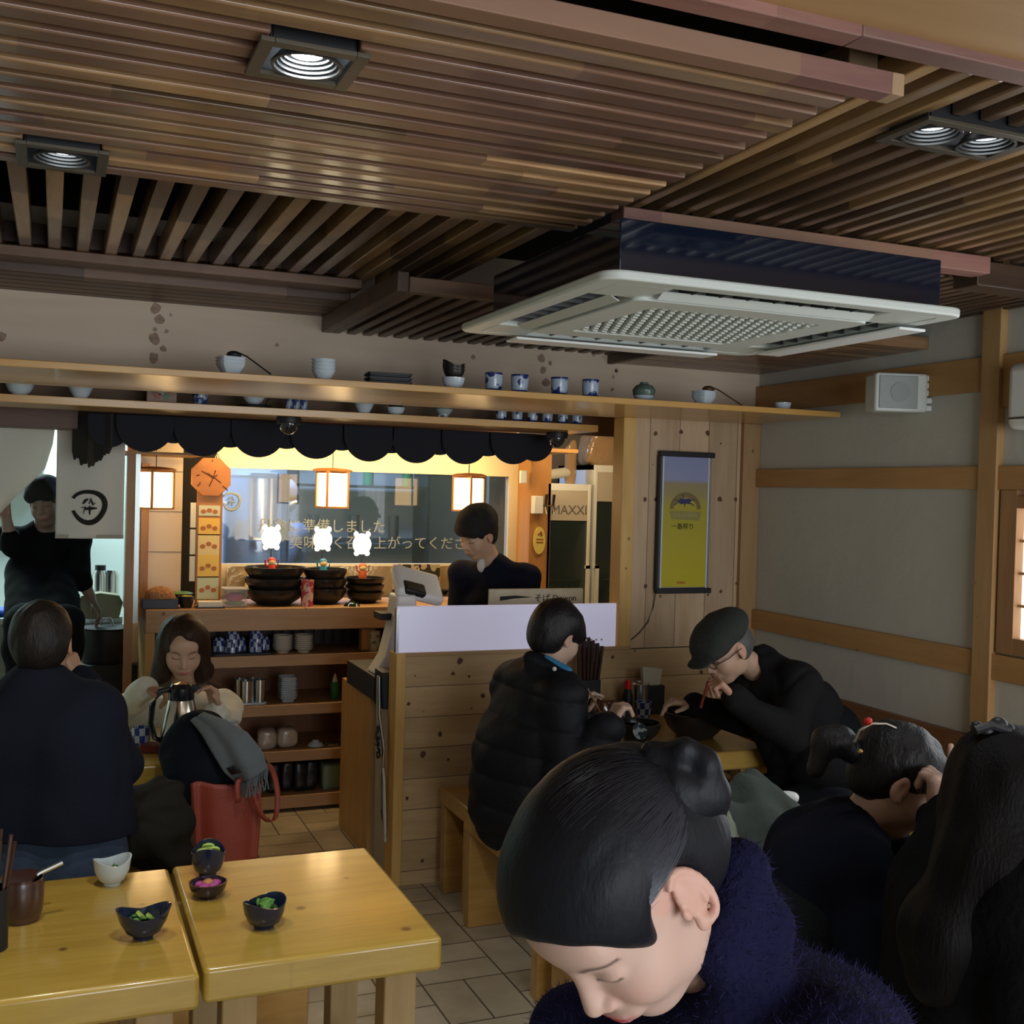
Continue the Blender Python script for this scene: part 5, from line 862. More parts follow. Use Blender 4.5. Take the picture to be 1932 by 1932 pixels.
tag(MB().box((1.53, 2.95, 0), (1.90, 3.27, .33)).build('wooden_stool', M['bench'], None, bev=.008), 'solid pine block stool behind the bending woman', 'stool')
bench('pine bench along the right wall under the man in the cap', 2.82, 3.12, 3.55, 4.48); bench('pine bench carrying the seated man, the dark coat and the red tote', -.35, .78, 3.45, 3.78)
bench('pine bench under the woman in white', .0, .74, 4.92, 5.22); bench('long pine bench under the two women at the right', 1.55, 2.7, 1.55, 1.95)
tb2 = table('dark corner of the right-hand table behind the woman with the ponytail', 2.5, 3.1, 2.1, 3.0)

# dishes on the front tables
ZT = .70
def tp_(u, v): p = at(u, v, z=ZT); return (p.x, p.y, ZT)
def oval(a, hi, lo_=0): 
    return lambda t, r, z: (r * (1 + a * math.cos(t) ** 2 * (z / .05)), z + hi * (z / .05) ** 2 * math.cos(t) ** 2 - lo_ * (z / .05) * math.sin(t) ** 2)
def dish(label, p, r, h, m, fn, rz, fill):
    t = thing('side_dish', label, 'bowl', p, rz); bowl(MB(), r, h, foot=.42, th=.0035, n=32, fn=fn).build('bowl', m, t); fill(t, r, h); return t
def leaves(t, r, h, n, m, sc=1.0, zz=.72, name='salad_leaf', big=None):
    for k in range(n):
        a = random.uniform(0, 6.28); q = random.uniform(0, r * .6); L = random.uniform(.012, .022) * sc; b = random.uniform(0, 6.28); mb = MB(); cx_, cy_ = q * math.cos(a), q * math.sin(a); z0 = h * zz + random.uniform(0, .008)
        def f(s, v): w_ = L * .5 * math.sin(math.pi * min(1, max(.02, s))) * (1 + .3 * math.sin(s * 20)); lx_, ly_ = (s - .5) * L * 2, (v - .5) * 2 * w_; return (cx_ + lx_ * math.cos(b) - ly_ * math.sin(b), cy_ + lx_ * math.sin(b) + ly_ * math.cos(b), z0 + .012 * math.sin(s * 3.1 + k) - abs(v - .5) * .006)
        mb.sheet(f, 8, 3).build(name, m, t, solid=.0008, ang=80)
    MB().sphere((0, 0, h * .42), (r * .62, r * .62, h * .26), 18, 10).build('filling', m, t)
def slices(t, r, h, n, m, rad=.016):
    for k in range(n): a = k * 2.1; MB().cyl((r * .3 * math.cos(a), r * .35 * math.sin(a), h * .8 + .003 * k), (r * .3 * math.cos(a) + .004, r * .35 * math.sin(a), h * .8 + .003 * k + .004), rad, n=18).build('pickle_slice', m, t)
darkm = mat('deep green leaf', (.05, .15, .04), .5, var=.4, vscale=60)
dish('white rimmed bowl with green leaves on the left front table', tp_(211, 1668), .042, .055, mat('white blue glaze', (.55, .63, .66), .15, coat=.6), oval(.1, .012), .3, lambda t, r, h: leaves(t, r, h, 8, darkm, .8, .55))
dish('wide navy boat-shaped bowl of salad on the left front table', tp_(270, 1768), .043, .05, M['navyceramic'], oval(.38, .018), .05, lambda t, r, h: (leaves(t, r, h, 12, M['green_veg'], 1, .66), slices(t, r, h, 2, M['lime'], .012)))
dish('navy bowl of sliced pale green pickles at the back of the front table', tp_(392, 1650), .043, .058, M['navyceramic'], oval(.08, .016), 1.4, lambda t, r, h: slices(t, r, h, 7, M['lime']))
dish('small dark bowl of pink pickles nearest the table joint', tp_(392, 1692), .043, .038, mat('plum black glaze', (.02, .012, .022), .2, coat=.5), oval(.1, .0), .2, lambda t, r, h: ([MB().sphere((r * .45 * math.cos(k * 1.3), r * .4 * math.sin(k * 1.3), h * .78), (.014, .011, .009), 12, 8).build('pickle_slice', M['pink'], t) for k in range(6)], MB().sphere((0, 0, h * .9), (.014, .012, .01), 12, 8).build('ginger_slice', mat('orange pickle', (.5, .25, .08), .5), t)))
dish('navy bowl of dark green salad alone on the front table', tp_(498, 1748), .046, .052, M['navyceramic'], oval(.1, .012), .6, lambda t, r, h: leaves(t, r, h, 14, M['green_veg'], 1.15, .8))
# cutlery holders on the left front table
lac = mat('dark red-brown lacquer', (.055, .020, .014), .35, coat=.4)
hb = thing('sauce_jar', 'round brown lacquer jar with ladle on the left front table', 'jar', tp_(40, 1735)); MB().lathe([(0, 0), (.040, 0), (.047, .03), (.049, .075), (.045, .095), (.043, .095), (.045, .06), (.03, .01), (0, .01)], (0, 0, 0), 32).build('body', wood('ringed brown lacquer', (.08, .035, .02), (.03, .014, .01), 'X', .35, coat=.4), hb)
MB().prism([(.046 * math.cos(t), .046 * math.sin(t)) for t in np.linspace(.6, 5.2, 20)], .094, .10, 'xy').build('lid', lac, hb); MB().tube([(0, 0, .08), (.04, .01, .10), (.085, .02, .115)], .006, 8).build('ladle_handle', M['steel'], hb)
hc = thing('chopstick_holder', 'black cylinder of dark chopsticks at the left edge of the front table', 'chopstick holder', tp_(-18, 1790)); MB().lathe([(0, 0), (.034, 0), (.034, .13), (.031, .13), (.031, .006), (0, .006)], (0, 0, 0), 28).build('cup', M['black'], hc)
for k in range(9): a = k * .7; MB().cyl((.012 * math.cos(a), .012 * math.sin(a), .01), (.034 * math.cos(a) + .01, .03 * math.sin(a), .225 + .01 * (k % 3)), .0035, .0042, 6).build('chopstick', lac, hc)

# things on the woman's table
ju = thing('thermal_jug', 'steel thermal jug with a black handle and lid held by the woman in white', 'jug', (at(340, 1400, y=4.26).x, 4.26, ZT)); ju.scale = (1.08, 1.08, 1.08); MB().lathe([(0, 0), (.062, 0), (.066, .01), (.066, .07), (.056, .13), (.043, .185), (.038, .195), (0, .195)], (0, 0, 0), 36).build('body', mat('polished steel', (.60, .56, .48), .18, 1), ju)
MB().lathe([(.041, .175), (.044, .19), (.042, .225), (.030, .24), (0, .245)], (0, 0, 0), 32).build('lid', mat('glossy black plastic', (.012, .013, .016), .2, coat=.6), ju); MB().prism([(.028, .235), (.068, .228), (.04, .205), (.03, .2)], -.014, .014, 'xz').build('spout', bpy.data.materials['glossy black plastic'], ju)
MB().tube([(-.036, 0, .222), (-.07, -.005, .215), (-.095, -.01, .17), (-.098, -.01, .11), (-.085, -.006, .06), (-.062, 0, .045)], [.011, .012, .011, .010, .010, .009], 10).build('handle', bpy.data.materials['glossy black plastic'], ju)
item('tea_cup', MB().lathe([(0, .003), (.024, 0), (.027, .004), (.032, .045), (.034, .083), (.031, .083), (.029, .045), (.02, .008), (0, .007)], (0, 0, 0), 28), M['check'], 'blue checked cup beside the thermal jug', 'cup', (at(267, 1395, y=4.36).x, 4.36, ZT))
item('small_case', MB().prism(rrect(-.035, -.06, .035, .06, .01), 0, .03, 'xy'), mat('maroon leather', (.12, .02, .02), .4), 'small maroon case lying between the cup and the jug', 'case', (at(295, 1400, y=4.34).x, 4.3, ZT), rz=1.2, bev=.003)
item('small_bowl', bowl(MB(), .05, .035), mat('pale dish glaze', (.3, .4, .45), .2, coat=.4), 'pale blue bowl behind the checked cup near the seated man', 'bowl', (at(250, 1370, y=4.5).x, 4.52, ZT))
item('white_bowl', bowl(MB(), .055, .045), M['porcelain'], 'white bowl under the left forearm of the woman in white', 'bowl', (at(425, 1360, y=4.55).x, 4.55, ZT))
# things on the boy's table
def q_(u, y): return at(u, 1330, y=y).x
nb = thing('noodle_bowl', 'black noodle bowl in front of the boy in black', 'bowl', (q_(1200, 4.0), 3.98, ZT)); bigbowl(.095, .075).build('bowl', M['blackceramic'], nb); MB().lathe([(0, .055), (.085, .055)], (0, 0, 0), 32).build('broth', mat('dark broth', (.03, .018, .01), .1), nb)
nb = thing('noodle_bowl', 'largest black noodle bowl under the man in the cap', 'bowl', (q_(1312, 3.98), 3.98, ZT)); bigbowl(.135, .105).build('bowl', M['blackceramic'], nb); MB().lathe([(0, .08), (.12, .08)], (0, 0, 0), 32).build('broth', bpy.data.materials['dark broth'], nb)
item('round_coaster', MB().lathe([(0, 0), (.032, 0), (.034, .004), (0, .005)], (0, 0, 0), 24), speckle('grey patterned dish', (.25, .28, .27), (.02, .03, .035), 40, .5), 'small round patterned dish leaning on the black noodle bowl', 'dish', (q_(1200, 3.9), 3.865, ZT + .065)).rotation_euler = (math.radians(70), .2, 0)
ch = thing('chopstick_holder', 'black box packed with dark chopsticks against the partition', 'chopstick holder', (q_(1107, 4.42), 4.42, ZT)); ch.scale = (1.15, 1.15, 1.5); m_ = MB(); m_.box((-.04, -.035, 0), (.04, -.031, .12)); m_.box((-.04, .031, 0), (.04, .035, .12)); m_.box((-.04, -.031, 0), (-.036, .031, .12)); m_.box((.036, -.031, 0), (.04, .031, .12)); m_.box((-.036, -.031, 0), (.036, .031, .004)); m_.build('box', M['black'], ch)
for k in range(18): x = -.03 + .0035 * k; yk = -.02 + .02 * (k % 3); c_ = MB().cyl((x * .9, yk, .006), (x * 1.9 + .01, yk * 1.2 + .004, .245 - .003 * abs(k - 6)), .0038, .0046, 6).build('chopstick', lac, ch); 
for k in range(4): MB().cyl((-.025 + .022 * k, -.03, .236), (-.025 + .022 * k, -.03, .241), .004, n=8).build('chopstick_mark', M['cream'], ch)
item('sauce_jar', MB().lathe([(0, 0), (.05, 0), (.056, .03), (.054, .07), (.048, .08), (.05, .085), (0, .088)], (0, 0, 0), 28), mat('brown glossy glaze', (.08, .03, .012), .15, coat=.8), 'round brown glazed jar beside the boy’s hand', 'jar', (q_(1138, 4.3), 4.3, ZT)).scale = (1.1, 1.1, 1.35)
item('tea_cup', MB().lathe([(0, .003), (.022, 0), (.032, .02), (.037, .06), (.034, .06), (.028, .02), (0, .007)], (0, 0, 0), 28), speckle('blue and white bowl glaze', (.45, .5, .52), (.01, .03, .2), 25, .55), 'low blue and white cup left of the red capped bottle', 'cup', (q_(1166, 4.34), 4.34, ZT))
item('tea_cup', MB().lathe([(0, .003), (.026, 0), (.028, .004), (.034, .05), (.037, .085), (.034, .085), (.031, .05), (.022, .008), (0, .007)], (0, 0, 0), 28), M['check'], 'blue checked cup in the middle of the boy’s table', 'cup', (q_(1214, 4.33), 4.33, ZT))
sb = thing('sauce_bottle', 'dark sauce bottle with a bright red cap', 'bottle', (q_(1184, 4.42), 4.42, ZT)); sb.scale = (1.15, 1.15, 1.4); MB().lathe([(0, 0), (.02, 0), (.021, .07), (.012, .09), (0, .09)], (0, 0, 0), 16).build('body', M['black'], sb); MB().cyl((0, 0, .09), (0, 0, .118), .014, .012, 16).build('cap', mat('bright red cap', (.7, .01, .01), .4), sb)
item('metal_tin', MB().lathe([(0, 0), (.042, 0), (.045, .10), (.04, .105), (.037, .10), (0, .1)], (0, 0, 0), 28), M['steel'], 'steel lidded pot behind the red capped bottle', 'pot', (q_(1206, 4.46), 4.46, ZT)).scale = (1.0, 1.0, 1.4)
nh = thing('napkin_holder', 'black box holding a folded white napkin pack', 'napkin holder', (q_(1228, 4.46), 4.46, ZT)); nh.scale = (1.1, 1, 1.32); MB().box((-.045, -.03, 0), (.05, .03, .10)).build('box', M['black'], nh, bev=.004); MB().prism([(-.04, .08), (.03, .08), (.045, .155), (-.05, .165)], -.012, .012, 'xz').build('napkins', mat('cream napkins', (.62, .58, .44), .8, bump=.4, bscale=40), nh)
hc2 = thing('chopstick_holder', 'dark chopstick pot beyond the pointing hand at the right', 'chopstick holder', (2.93, 2.86, ZT)); MB().lathe([(0, 0), (.034, 0), (.034, .12), (.031, .12), (.031, .006), (0, .006)], (0, 0, 0), 24).build('cup', M['black'], hc2)
for k in range(10): a = k * .7; MB().cyl((.012 * math.cos(a), .012 * math.sin(a), .01), (.04 * math.cos(a), .034 * math.sin(a), .21 + .01 * (k % 3)), .0035, .0042, 6).build('chopstick', lac, hc2)
# =====================================================  PEOPLE  =====================================================
def V(*a): return np.array(a, float)
def nn(a): a = np.array(a, float); return a / (np.linalg.norm(a) + 1e-9)
def camv(x, y, z): return nn(RW @ np.array([x, -y, -z]))            # direction given as right, up, towards the viewer
def px(u, v, d): return np.array(at(u, v, d=d))
class SDF:
    def __init__(s): s.p = []
    def cap(s, a, b, ra, rb=None, k=.02, op=1): s.p.append(('c', np.array(a, float), np.array(b, float), ra, ra if rb is None else rb, k, op)); return s
    def ell(s, c, r, F=None, k=.02, op=1): s.p.append(('e', np.array(c, float), np.array(r, float), np.eye(3) if F is None else F, 0, k, op)); return s
    def bounds(s, q):
        if q[0] == 'c': R = max(q[3], q[4]); return np.minimum(q[1], q[2]) - R, np.maximum(q[1], q[2]) + R
        R = q[2].max(); return q[1] - R, q[1] + R
    def dist(s, q, X):
        if q[0] == 'c':
            a, b = q[1], q[2]; ab = b - a; L = ab @ ab + 1e-12; t = np.clip(((X - a) @ ab) / L, 0, 1); return np.linalg.norm(X - a - t[..., None] * ab, axis=-1) - (q[3] + (q[4] - q[3]) * t)
        Y = (X - q[1]) @ q[3]; k0 = np.linalg.norm(Y / q[2], axis=-1); k1 = np.linalg.norm(Y / q[2] ** 2, axis=-1) + 1e-9; return k0 * (k0 - 1) / k1
    def mesh(s, h, noise=None, lo=None, hi=None):
        B = [s.bounds(q) for q in s.p if q[6] == 1]; lo_ = np.min([b[0] for b in B], 0) - 3 * h - .01; hi_ = np.max([b[1] for b in B], 0) + 3 * h + .01
        if lo is not None: lo_ = np.maximum(lo_, lo)
        if hi is not None: hi_ = np.minimum(hi_, hi)
        n = np.ceil((hi_ - lo_) / h).astype(int) + 1; F = np.full(n, .08, np.float32); ax = [lo_[i] + h * np.arange(n[i]) for i in range(3)]
        for q in s.p:
            a, b = s.bounds(q); m = q[5] * 1.5 + 4 * h; i0 = np.clip(((a - m - lo_) / h).astype(int), 0, n); i1 = np.clip(((b + m - lo_) / h).astype(int) + 2, 0, n)
            if (i1 <= i0).any(): continue
            sl = tuple(slice(i0[i], i1[i]) for i in range(3)); G = np.stack(np.meshgrid(*[ax[i][sl[i]] for i in range(3)], indexing='ij'), -1); d = s.dist(q, G); k = q[5]; f = F[sl]
            if q[6] == 1: hh = np.maximum(k - np.abs(f - d), 0) / k; F[sl] = np.minimum(f, d) - hh * hh * k * .25
            else: d = -d; hh = np.maximum(k - np.abs(f - d), 0) / k; F[sl] = np.maximum(f, d) + hh * hh * k * .25
        if noise is not None:
            G = np.stack(np.meshgrid(*ax, indexing='ij'), -1).reshape(-1, 3); w = np.abs(F.reshape(-1)) < .03; v = F.reshape(-1); v[w] += noise(G[w]).astype(np.float32)
            F = v.reshape(F.shape)
        F[0] = F[-1] = .05; F[:, 0] = F[:, -1] = .05; F[:, :, 0] = F[:, :, -1] = .05
        S = F < 0; c = np.zeros(np.array(S.shape) - 1, int); pos = np.zeros(tuple(np.array(S.shape) - 1) + (3,)); cnt = np.zeros(c.shape)
        nx, ny, nz = c.shape
        offs = [(i, j, k) for i in (0, 1) for j in (0, 1) for k in (0, 1)]
        def sh(A, o): return A[o[0]:o[0] + nx, o[1]:o[1] + ny, o[2]:o[2] + nz]
        for o in offs:
            for d in range(3):
                if o[d] == 1: continue
                o2 = list(o); o2[d] = 1; f0, f1 = sh(F, o), sh(F, o2); cr = (f0 < 0) != (f1 < 0); i = np.nonzero(cr); t = f0[i] / (f0[i] - f1[i]); P = np.tile(np.array(o, float), (len(t), 1)); P[:, d] = t
                np.add.at(pos, i, P); cnt[i] += 1
        act = cnt > 0; idx = np.full(c.shape, -1); idx[act] = np.arange(act.sum()); I = np.argwhere(act); vs = lo_ + h * (I + pos[act] / cnt[act][:, None]); Q = []
        for d in range(3):
            e1, e2 = (d + 1) % 3, (d + 2) % 3; s0 = [slice(0, -1) if q == d else slice(None) for q in range(3)]; s1 = [slice(1, None) if q == d else slice(None) for q in range(3)]
            A, Bq = S[tuple(s0)], S[tuple(s1)]; E = np.argwhere(A != Bq); E = E[(E[:, e1] > 0) & (E[:, e2] > 0) & (E[:, e1] < S.shape[e1] - 1) & (E[:, e2] < S.shape[e2] - 1)]; ins = A[tuple(E.T)]
            def cell(a, b): C = E.copy(); C[:, e1] -= a; C[:, e2] -= b; return idx[tuple(C.T)]
            q = np.stack([cell(1, 1), cell(0, 1), cell(0, 0), cell(1, 0)], 1); q[~ins] = q[~ins][:, ::-1]; Q.append(q)
        return vs, np.concatenate(Q)
def noise3(amp, freq, seed=0, stretch=(1, 1, 1)):
    r = np.random.RandomState(seed); K = r.normal(0, 1, (9, 3)) * freq * np.array(stretch); P = r.uniform(0, 6.28, 9); K2 = r.normal(0, 1, (5, 3)) * freq * .35; P2 = r.uniform(0, 6.28, 5)
    def f(X): w = sum(np.sin(X @ K2[i] + P2[i]) for i in range(5)) * .8; return amp * sum(np.sin(X @ K[i] + P[i] + w) for i in range(9)) / 4
    return f
def creased(amp, freq, depth, cf, seed=0):
    a = noise3(amp, freq, seed); b = noise3(1.0, cf, seed + 40)
    return lambda X: a(X) + depth * np.exp(-(b(X) / .28) ** 2)
def mk(name, VQ, m, parent, col=None, smooth=1):
    vs, Q = VQ; o_ = np.array(parent.location) if parent is not None else np.zeros(3)
    for _ in range(smooth):   # light Laplacian smoothing
        acc = np.zeros_like(vs); n = np.zeros(len(vs))
        for a in range(4): b = (a + 1) % 4; np.add.at(acc, Q[:, a], vs[Q[:, b]]); np.add.at(acc, Q[:, b], vs[Q[:, a]]); np.add.at(n, Q[:, a], 1); np.add.at(n, Q[:, b], 1)
        vs = vs * .45 + .55 * acc / n[:, None]
    me = bpy.data.meshes.new(name); me.vertices.add(len(vs)); me.vertices.foreach_set('co', (vs - o_).astype(np.float32).ravel()); me.loops.add(len(Q) * 4); me.loops.foreach_set('vertex_index', Q.astype(np.int32).ravel())
    me.polygons.add(len(Q)); me.polygons.foreach_set('loop_start', np.arange(0, len(Q) * 4, 4, dtype=np.int32)); me.update(calc_edges=True); me.validate(); me.polygons.foreach_set('use_smooth', [True] * len(me.polygons))
    if col is not None:
        c = col(vs); at_ = me.color_attributes.new('skin_colour', 'FLOAT_COLOR', 'POINT'); at_.data.foreach_set('color', np.concatenate([c, np.ones((len(c), 1))], 1).astype(np.float32).ravel())
    o = bpy.data.objects.new(name, me); COL.objects.link(o); me.materials.append(m)
    if parent is not None: o.parent = parent
    return o
def skinmat():
    m = mat('skin', (.5, .3, .2), .48, spec=.4, sss=.12); nt = m.node_tree; a = nt.nodes.new('ShaderNodeAttribute'); a.attribute_name = 'skin_colour'; nt.links.new(a.outputs['Color'], nt.nodes['Principled BSDF'].inputs['Base Color']); return m
M['skin'] = skinmat()
def hairm(name, c, rough=.45): return mat(name, c, rough, spec=.35, bump=.4, bscale=60, bstretch=(3, 3, .6))
M['hair'] = hairm('black hair', (.008, .007, .008)); M['hairbrown'] = hairm('dark brown hair', (.030, .014, .008))
def frame(fwd, up):
    f = nn(fwd); u = nn(np.array(up) - f * (np.array(up) @ f)); r = np.cross(f, u); return np.stack([r, f, u], 1)   # columns: right, forward, up
class Head:
    es_fine = False
    def __init__(s, c, fwd, up, sc=1.0): s.c = np.array(c, float); s.F = frame(fwd, up); s.s = sc
    def w(s, x, y, z): return s.c + s.F @ (np.array([x, y, z]) * s.s)
    def l(s, X): return ((X - s.c) @ s.F) / s.s
    def add(s, S, ears=True, es=1.0):
        q = s.s; e = lambda c, r, k=.02, op=1: S.ell(s.w(*c), np.array(r) * q, s.F, k * q, op); c_ = lambda a, b, ra, rb, k=.01: S.cap(s.w(*a), s.w(*b), ra * q, rb * q, k * q)
        e((0, -.014, .028), (.075, .096, .088)); e((0, .030, -.040), (.057, .060, .076), .035); e((0, .052, -.098), (.026, .026, .020), .03)
        for x in (-1, 1):
            e((x * .036, .052, -.036), (.024, .030, .026), .03); e((x * .040, .0, -.072), (.018, .03, .026), .03)
        e((0, .072, .040), (.050, .020, .030), .03)
        for x in (-1, 1): e((x * .031, .100, .004), (.018, .013, .012), .014, -1)
        for x in (-1, 1): e((x * .031, .0745, .001), (.0165, .0125, .0105), .005)
        c_((0, .086, .006), (0, .105, -.032), .0075, .0105, .012)
        for x in (-1, 1): e((x * .0125, .096, -.037), (.0085, .009, .007), .007)
        e((0, .088, -.062), (.028, .012, .016), .014)
        e((0, .0985, -.060), (.020, .006, .0042), .004); e((0, .0965, -.0695), (.017, .0068, .005), .004)
        if ears and s.es_fine:
            for x in (-1, 1):
                P_ = lambda a, rr: (x * (.079 + .010 * (.5 - .5 * math.cos(a))), -.010 - rr * .019 * math.sin(a) * 1.0 - .004, -.006 + rr * .033 * math.cos(a))
                e((x * .080, -.014, -.008), (.006, .017, .029), .006); n_ = 12
                for k in range(n_): a0, a1 = -.5 + 3.9 * k / n_, -.5 + 3.9 * (k + 1) / n_; c_(P_(a0, 1), P_(a1, 1), .0042, .0042, .003)
                for k in range(6): a0, a1 = .5 + 2.1 * k / 6, .5 + 2.1 * (k + 1) / 6; c_(P_(a0, .55), P_(a1, .55), .0032, .0032, .003)
                e((x * .083, -.003, -.036), (.006, .009, .010), .006); e((x * .083, .004, -.010), (.005, .005, .008), .004); e((x * .092, -.004, -.012), (.007, .007, .012), .003, -1)
        elif ears:
            for x in (-1, 1):
                e((x * .078, -.010, -.008), (.009 * es, .019 * es, .032 * es), .008); e((x * (.078 + .011 * es), -.004, -.004), (.007, .010 * es, .018 * es), .005, -1); e((x * .080, -.002, -.034), (.006, .009, .009), .006)
        return S
    def colour(s, base, lips=(.45, .13, .12), brow=(.03, .02, .018), cheek=.06, mk_=1.0):
        def f(X):
            L = s.l(X); x, y, z = L[:, 0], L[:, 1], L[:, 2]; C = np.tile(np.array(base, float), (len(X), 1)); front = (y > .03)
            def g(cx, cz, rx, rz): return np.exp(-(((np.abs(x) - cx) / rx) ** 2 + ((z - cz) / rz) ** 2) ** 1.5) * front
            def mix(w, c): C[:] = C * (1 - w[:, None]) + np.array(c) * w[:, None]
            mix(cheek * 3 * g(.038, -.032, .022, .018), np.array(base) * (1.05, .75, .70))
            mix(.95 * mk_ * np.exp(-((x / .023) ** 2 + ((z + .0645 + .0) / .0078) ** 2) ** 2) * (y > .07), lips)
            zb = .027 - .25 * (np.abs(x) - .032) ** 2 / .032 * 4 + .08 * (np.abs(x) - .03)
            mix(.85 * (np.abs(np.abs(x) - .033) < .018) * np.exp(-((z - zb) / .0042) ** 2) * front, brow)
            ze = -.0055 - .5 * 0 + 8 * (np.abs(x) - .031) ** 2
            mix(.9 * (np.abs(np.abs(x) - .031) < .0145) * np.exp(-((z - ze) / .0024) ** 2) * front, (.03, .018, .015))
            e = (np.abs(x) > .070) & (z > -.05) & (z < .03); mix(.3 * e, np.array(base) * (1.1, .7, .65))
            return C
        return f
def hand(S, W, D, N, side=1, curl=.5, sc=1.0, spread=0, point=None):
    """palm and five fingers: D to the fingertips, N out of the palm, side = thumb side sign"""
    D = nn(D); N = nn(np.array(N) - D * (np.array(N) @ D)); T = np.cross(D, N) * side; k = .005 * sc
    for o_ in (-.026, -.009, .009, .025): S.cap(W + D * .012 * sc + T * o_ * .6 * sc, W + D * .085 * sc + T * o_ * sc, .0135 * sc, .0125 * sc, k * 2)
    for i, (o_, L) in enumerate(((.027, .068), (.009, .076), (-.009, .070), (-.026, .055))):
        c = curl * (1 + .08 * i); c = .05 if point == i else c; b = W + D * .086 * sc + T * o_ * sc; d1 = nn(D * math.cos(c) + N * math.sin(c) + T * spread * (1.5 - i) * .15); d2 = nn(D * math.cos(2.1 * c) + N * math.sin(2.1 * c)); m = b + d1 * L * .52 * sc; e = m + d2 * L * .55 * sc
        S.cap(b, m, .0090 * sc, .0082 * sc, k); S.cap(m, e, .0082 * sc, .0068 * sc, k * .6)
    b = W + D * .028 * sc + T * .026 * sc; m = b + nn(D * .7 + T * .65 + N * .45) * .038 * sc; e = m + nn(D * .85 + T * .1 + N * .55) * .032 * sc
    S.cap(b, m, .0125 * sc, .0100 * sc, .01); S.cap(m, e, .0100 * sc, .0080 * sc, k)
def build_person(label, J, H,  skin, top_m, leg_m, hair_prims=None, hair_m=None, hands=(), h=.0055, top=.016, topnoise=(.004, 22), group=None, head_k={}, collar=None, sleeve=1.0, legs=True, hairnoise=(.0022, 90), quilt=None, topextra=None, body_lo=None, hair_h=None, neckr=.05, ears=True, hem=None, waist=.118, crease=(.004, 9), tw=1.0, hair_name='hair', top_name='sweater', toph=None, bulk=1.0):
    """J: pel, chest, neck, sh, el, wr (left/right pairs), hip, knee, ank"""
    if legs and J['pel'][2] < .8: J['pel'][2] = .575 if J['pel'][2] < .6 else J['pel'][2]; dz = .55 - J['hip'][0][2]; J['hip'] = [q + V(0, 0, dz) for q in J['hip']]; J['knee'] = [q * V(1, 1, 0) + V(0, 0, .505) for q in J['knee']]
    root = thing('person', label, 'person', tuple(J['pel'] * V(1, 1, 0)))
    S = SDF(); s_ = nn(J['sh'][1] - J['sh'][0]); P, C, N = J['pel'], J['chest'], J['neck']
    def torso(S, a):
        for x in (-1, 1): S.cap(P + s_ * x * .07 * tw, C + s_ * x * .075 * tw, (.105 * bulk + a), (.098 * bulk + a), .05)
        S.cap(J['sh'][0], J['sh'][1], .050 + a, .050 + a, .05); S.cap(C, N, .085 + a, .055 + a, .05)
    def arm(S, i, a, t=1.0):
        W = J['el'][i] + (J['wr'][i] - J['el'][i]) * t; S.cap(J['sh'][i], J['el'][i], .047 + a, .040 + a, .025); S.cap(J['el'][i], W, .040 + a, .026 + (.014 * (1 - t)) + a, .015)
    torso(S, 0); S.cap(N, H.w(0, -.022, -.055), neckr, neckr * .95, .03); H.add(S, ears, getattr(H, 'es', 1.0))
    for i in (0, 1): arm(S, i, 0)
    if legs:
        for i in (0, 1): S.cap(J['hip'][i], J['knee'][i], .080, .055, .03); S.cap(J['knee'][i], J['ank'][i], .052, .036, .02)
    for hd in hands: hand(S, **hd)
    ckw = dict(head_k); lips = ckw.pop('lips', (.36, .15, .12)); body = mk('body', S.mesh(h), M['skin'], root, H.colour(skin, lips, **ckw)); 
    T = SDF(); torso(T, top)
    for i in (0, 1): arm(T, i, top * .8, sleeve)
    T.ell(N + (H.w(0, 0, -.1) - N) * .55, (.058, .058, .058), None, .012, -1)
    if collar:
        for k in range(9): a0, a1 = 6.283 * k / 9, 6.283 * (k + 1) / 9; u = nn(H.c - N); r_, f_ = s_, nn(np.cross(u, s_)); g = lambda a: N + u * collar[1] + (r_ * math.cos(a) + f_ * math.sin(a)) * collar[0]; T.cap(g(a0), g(a1), collar[2], None, .012)
    if topextra: topextra(T)
    nf = creased(topnoise[0], topnoise[1], crease[0], crease[1], len(label))
    if quilt:
        u = nn(C - P); base = nf; nf = lambda X: base(X) - quilt[0] * (np.abs(np.sin((X @ u) * math.pi / quilt[1])) ** .5 - .5)
    tp = mk(top_name, T.mesh(toph or h, nf, lo=None if hem is None else V(-99, -99, hem)), top_m, root, smooth=1)
    if legs:
        L = SDF(); L.cap(P + s_ * -.075 * tw - V(0, 0, .1 * (P[2] > .8)), P + s_ * .075 * tw - V(0, 0, .1 * (P[2] > .8)), (waist + .004) * bulk, None, .05); hz = .13 if P[2] < .8 else -.12; L.cap(P + s_ * -.075 * tw + V(0, 0, hz), P + s_ * .075 * tw + V(0, 0, hz), waist * bulk, None, .05)
        for i in (0, 1): L.cap(J['hip'][i], J['knee'][i], .106, .070, .03); L.cap(J['knee'][i], J['ank'][i] + V(0, 0, .03), .068, .055, .02)
        mk('trousers', L.mesh(.009, noise3(.004, 20, 3)), leg_m, root)
        for i in (0, 1): f = nn((J['knee'][i] - J['hip'][i]) * V(1, 1, 0)); K = SDF(); K.ell(J['ank'][i] + f * .06 + V(0, 0, -.035), (.045, .13, .045), frame(f, V(0, 0, 1)), .02); mk('shoe', K.mesh(.010), M['black'], root)
    if hair_prims:
        K = SDF()
        for c, r, op, k in hair_prims: K.ell(H.w(*c), np.array(r) * H.s, H.F, k, op)
        mk(hair_name, K.mesh(hair_h or h * .8, noise3(hairnoise[0], hairnoise[1], 2, (1, 1, .25))), hair_m or M['hair'], root)
    return root, body, tp
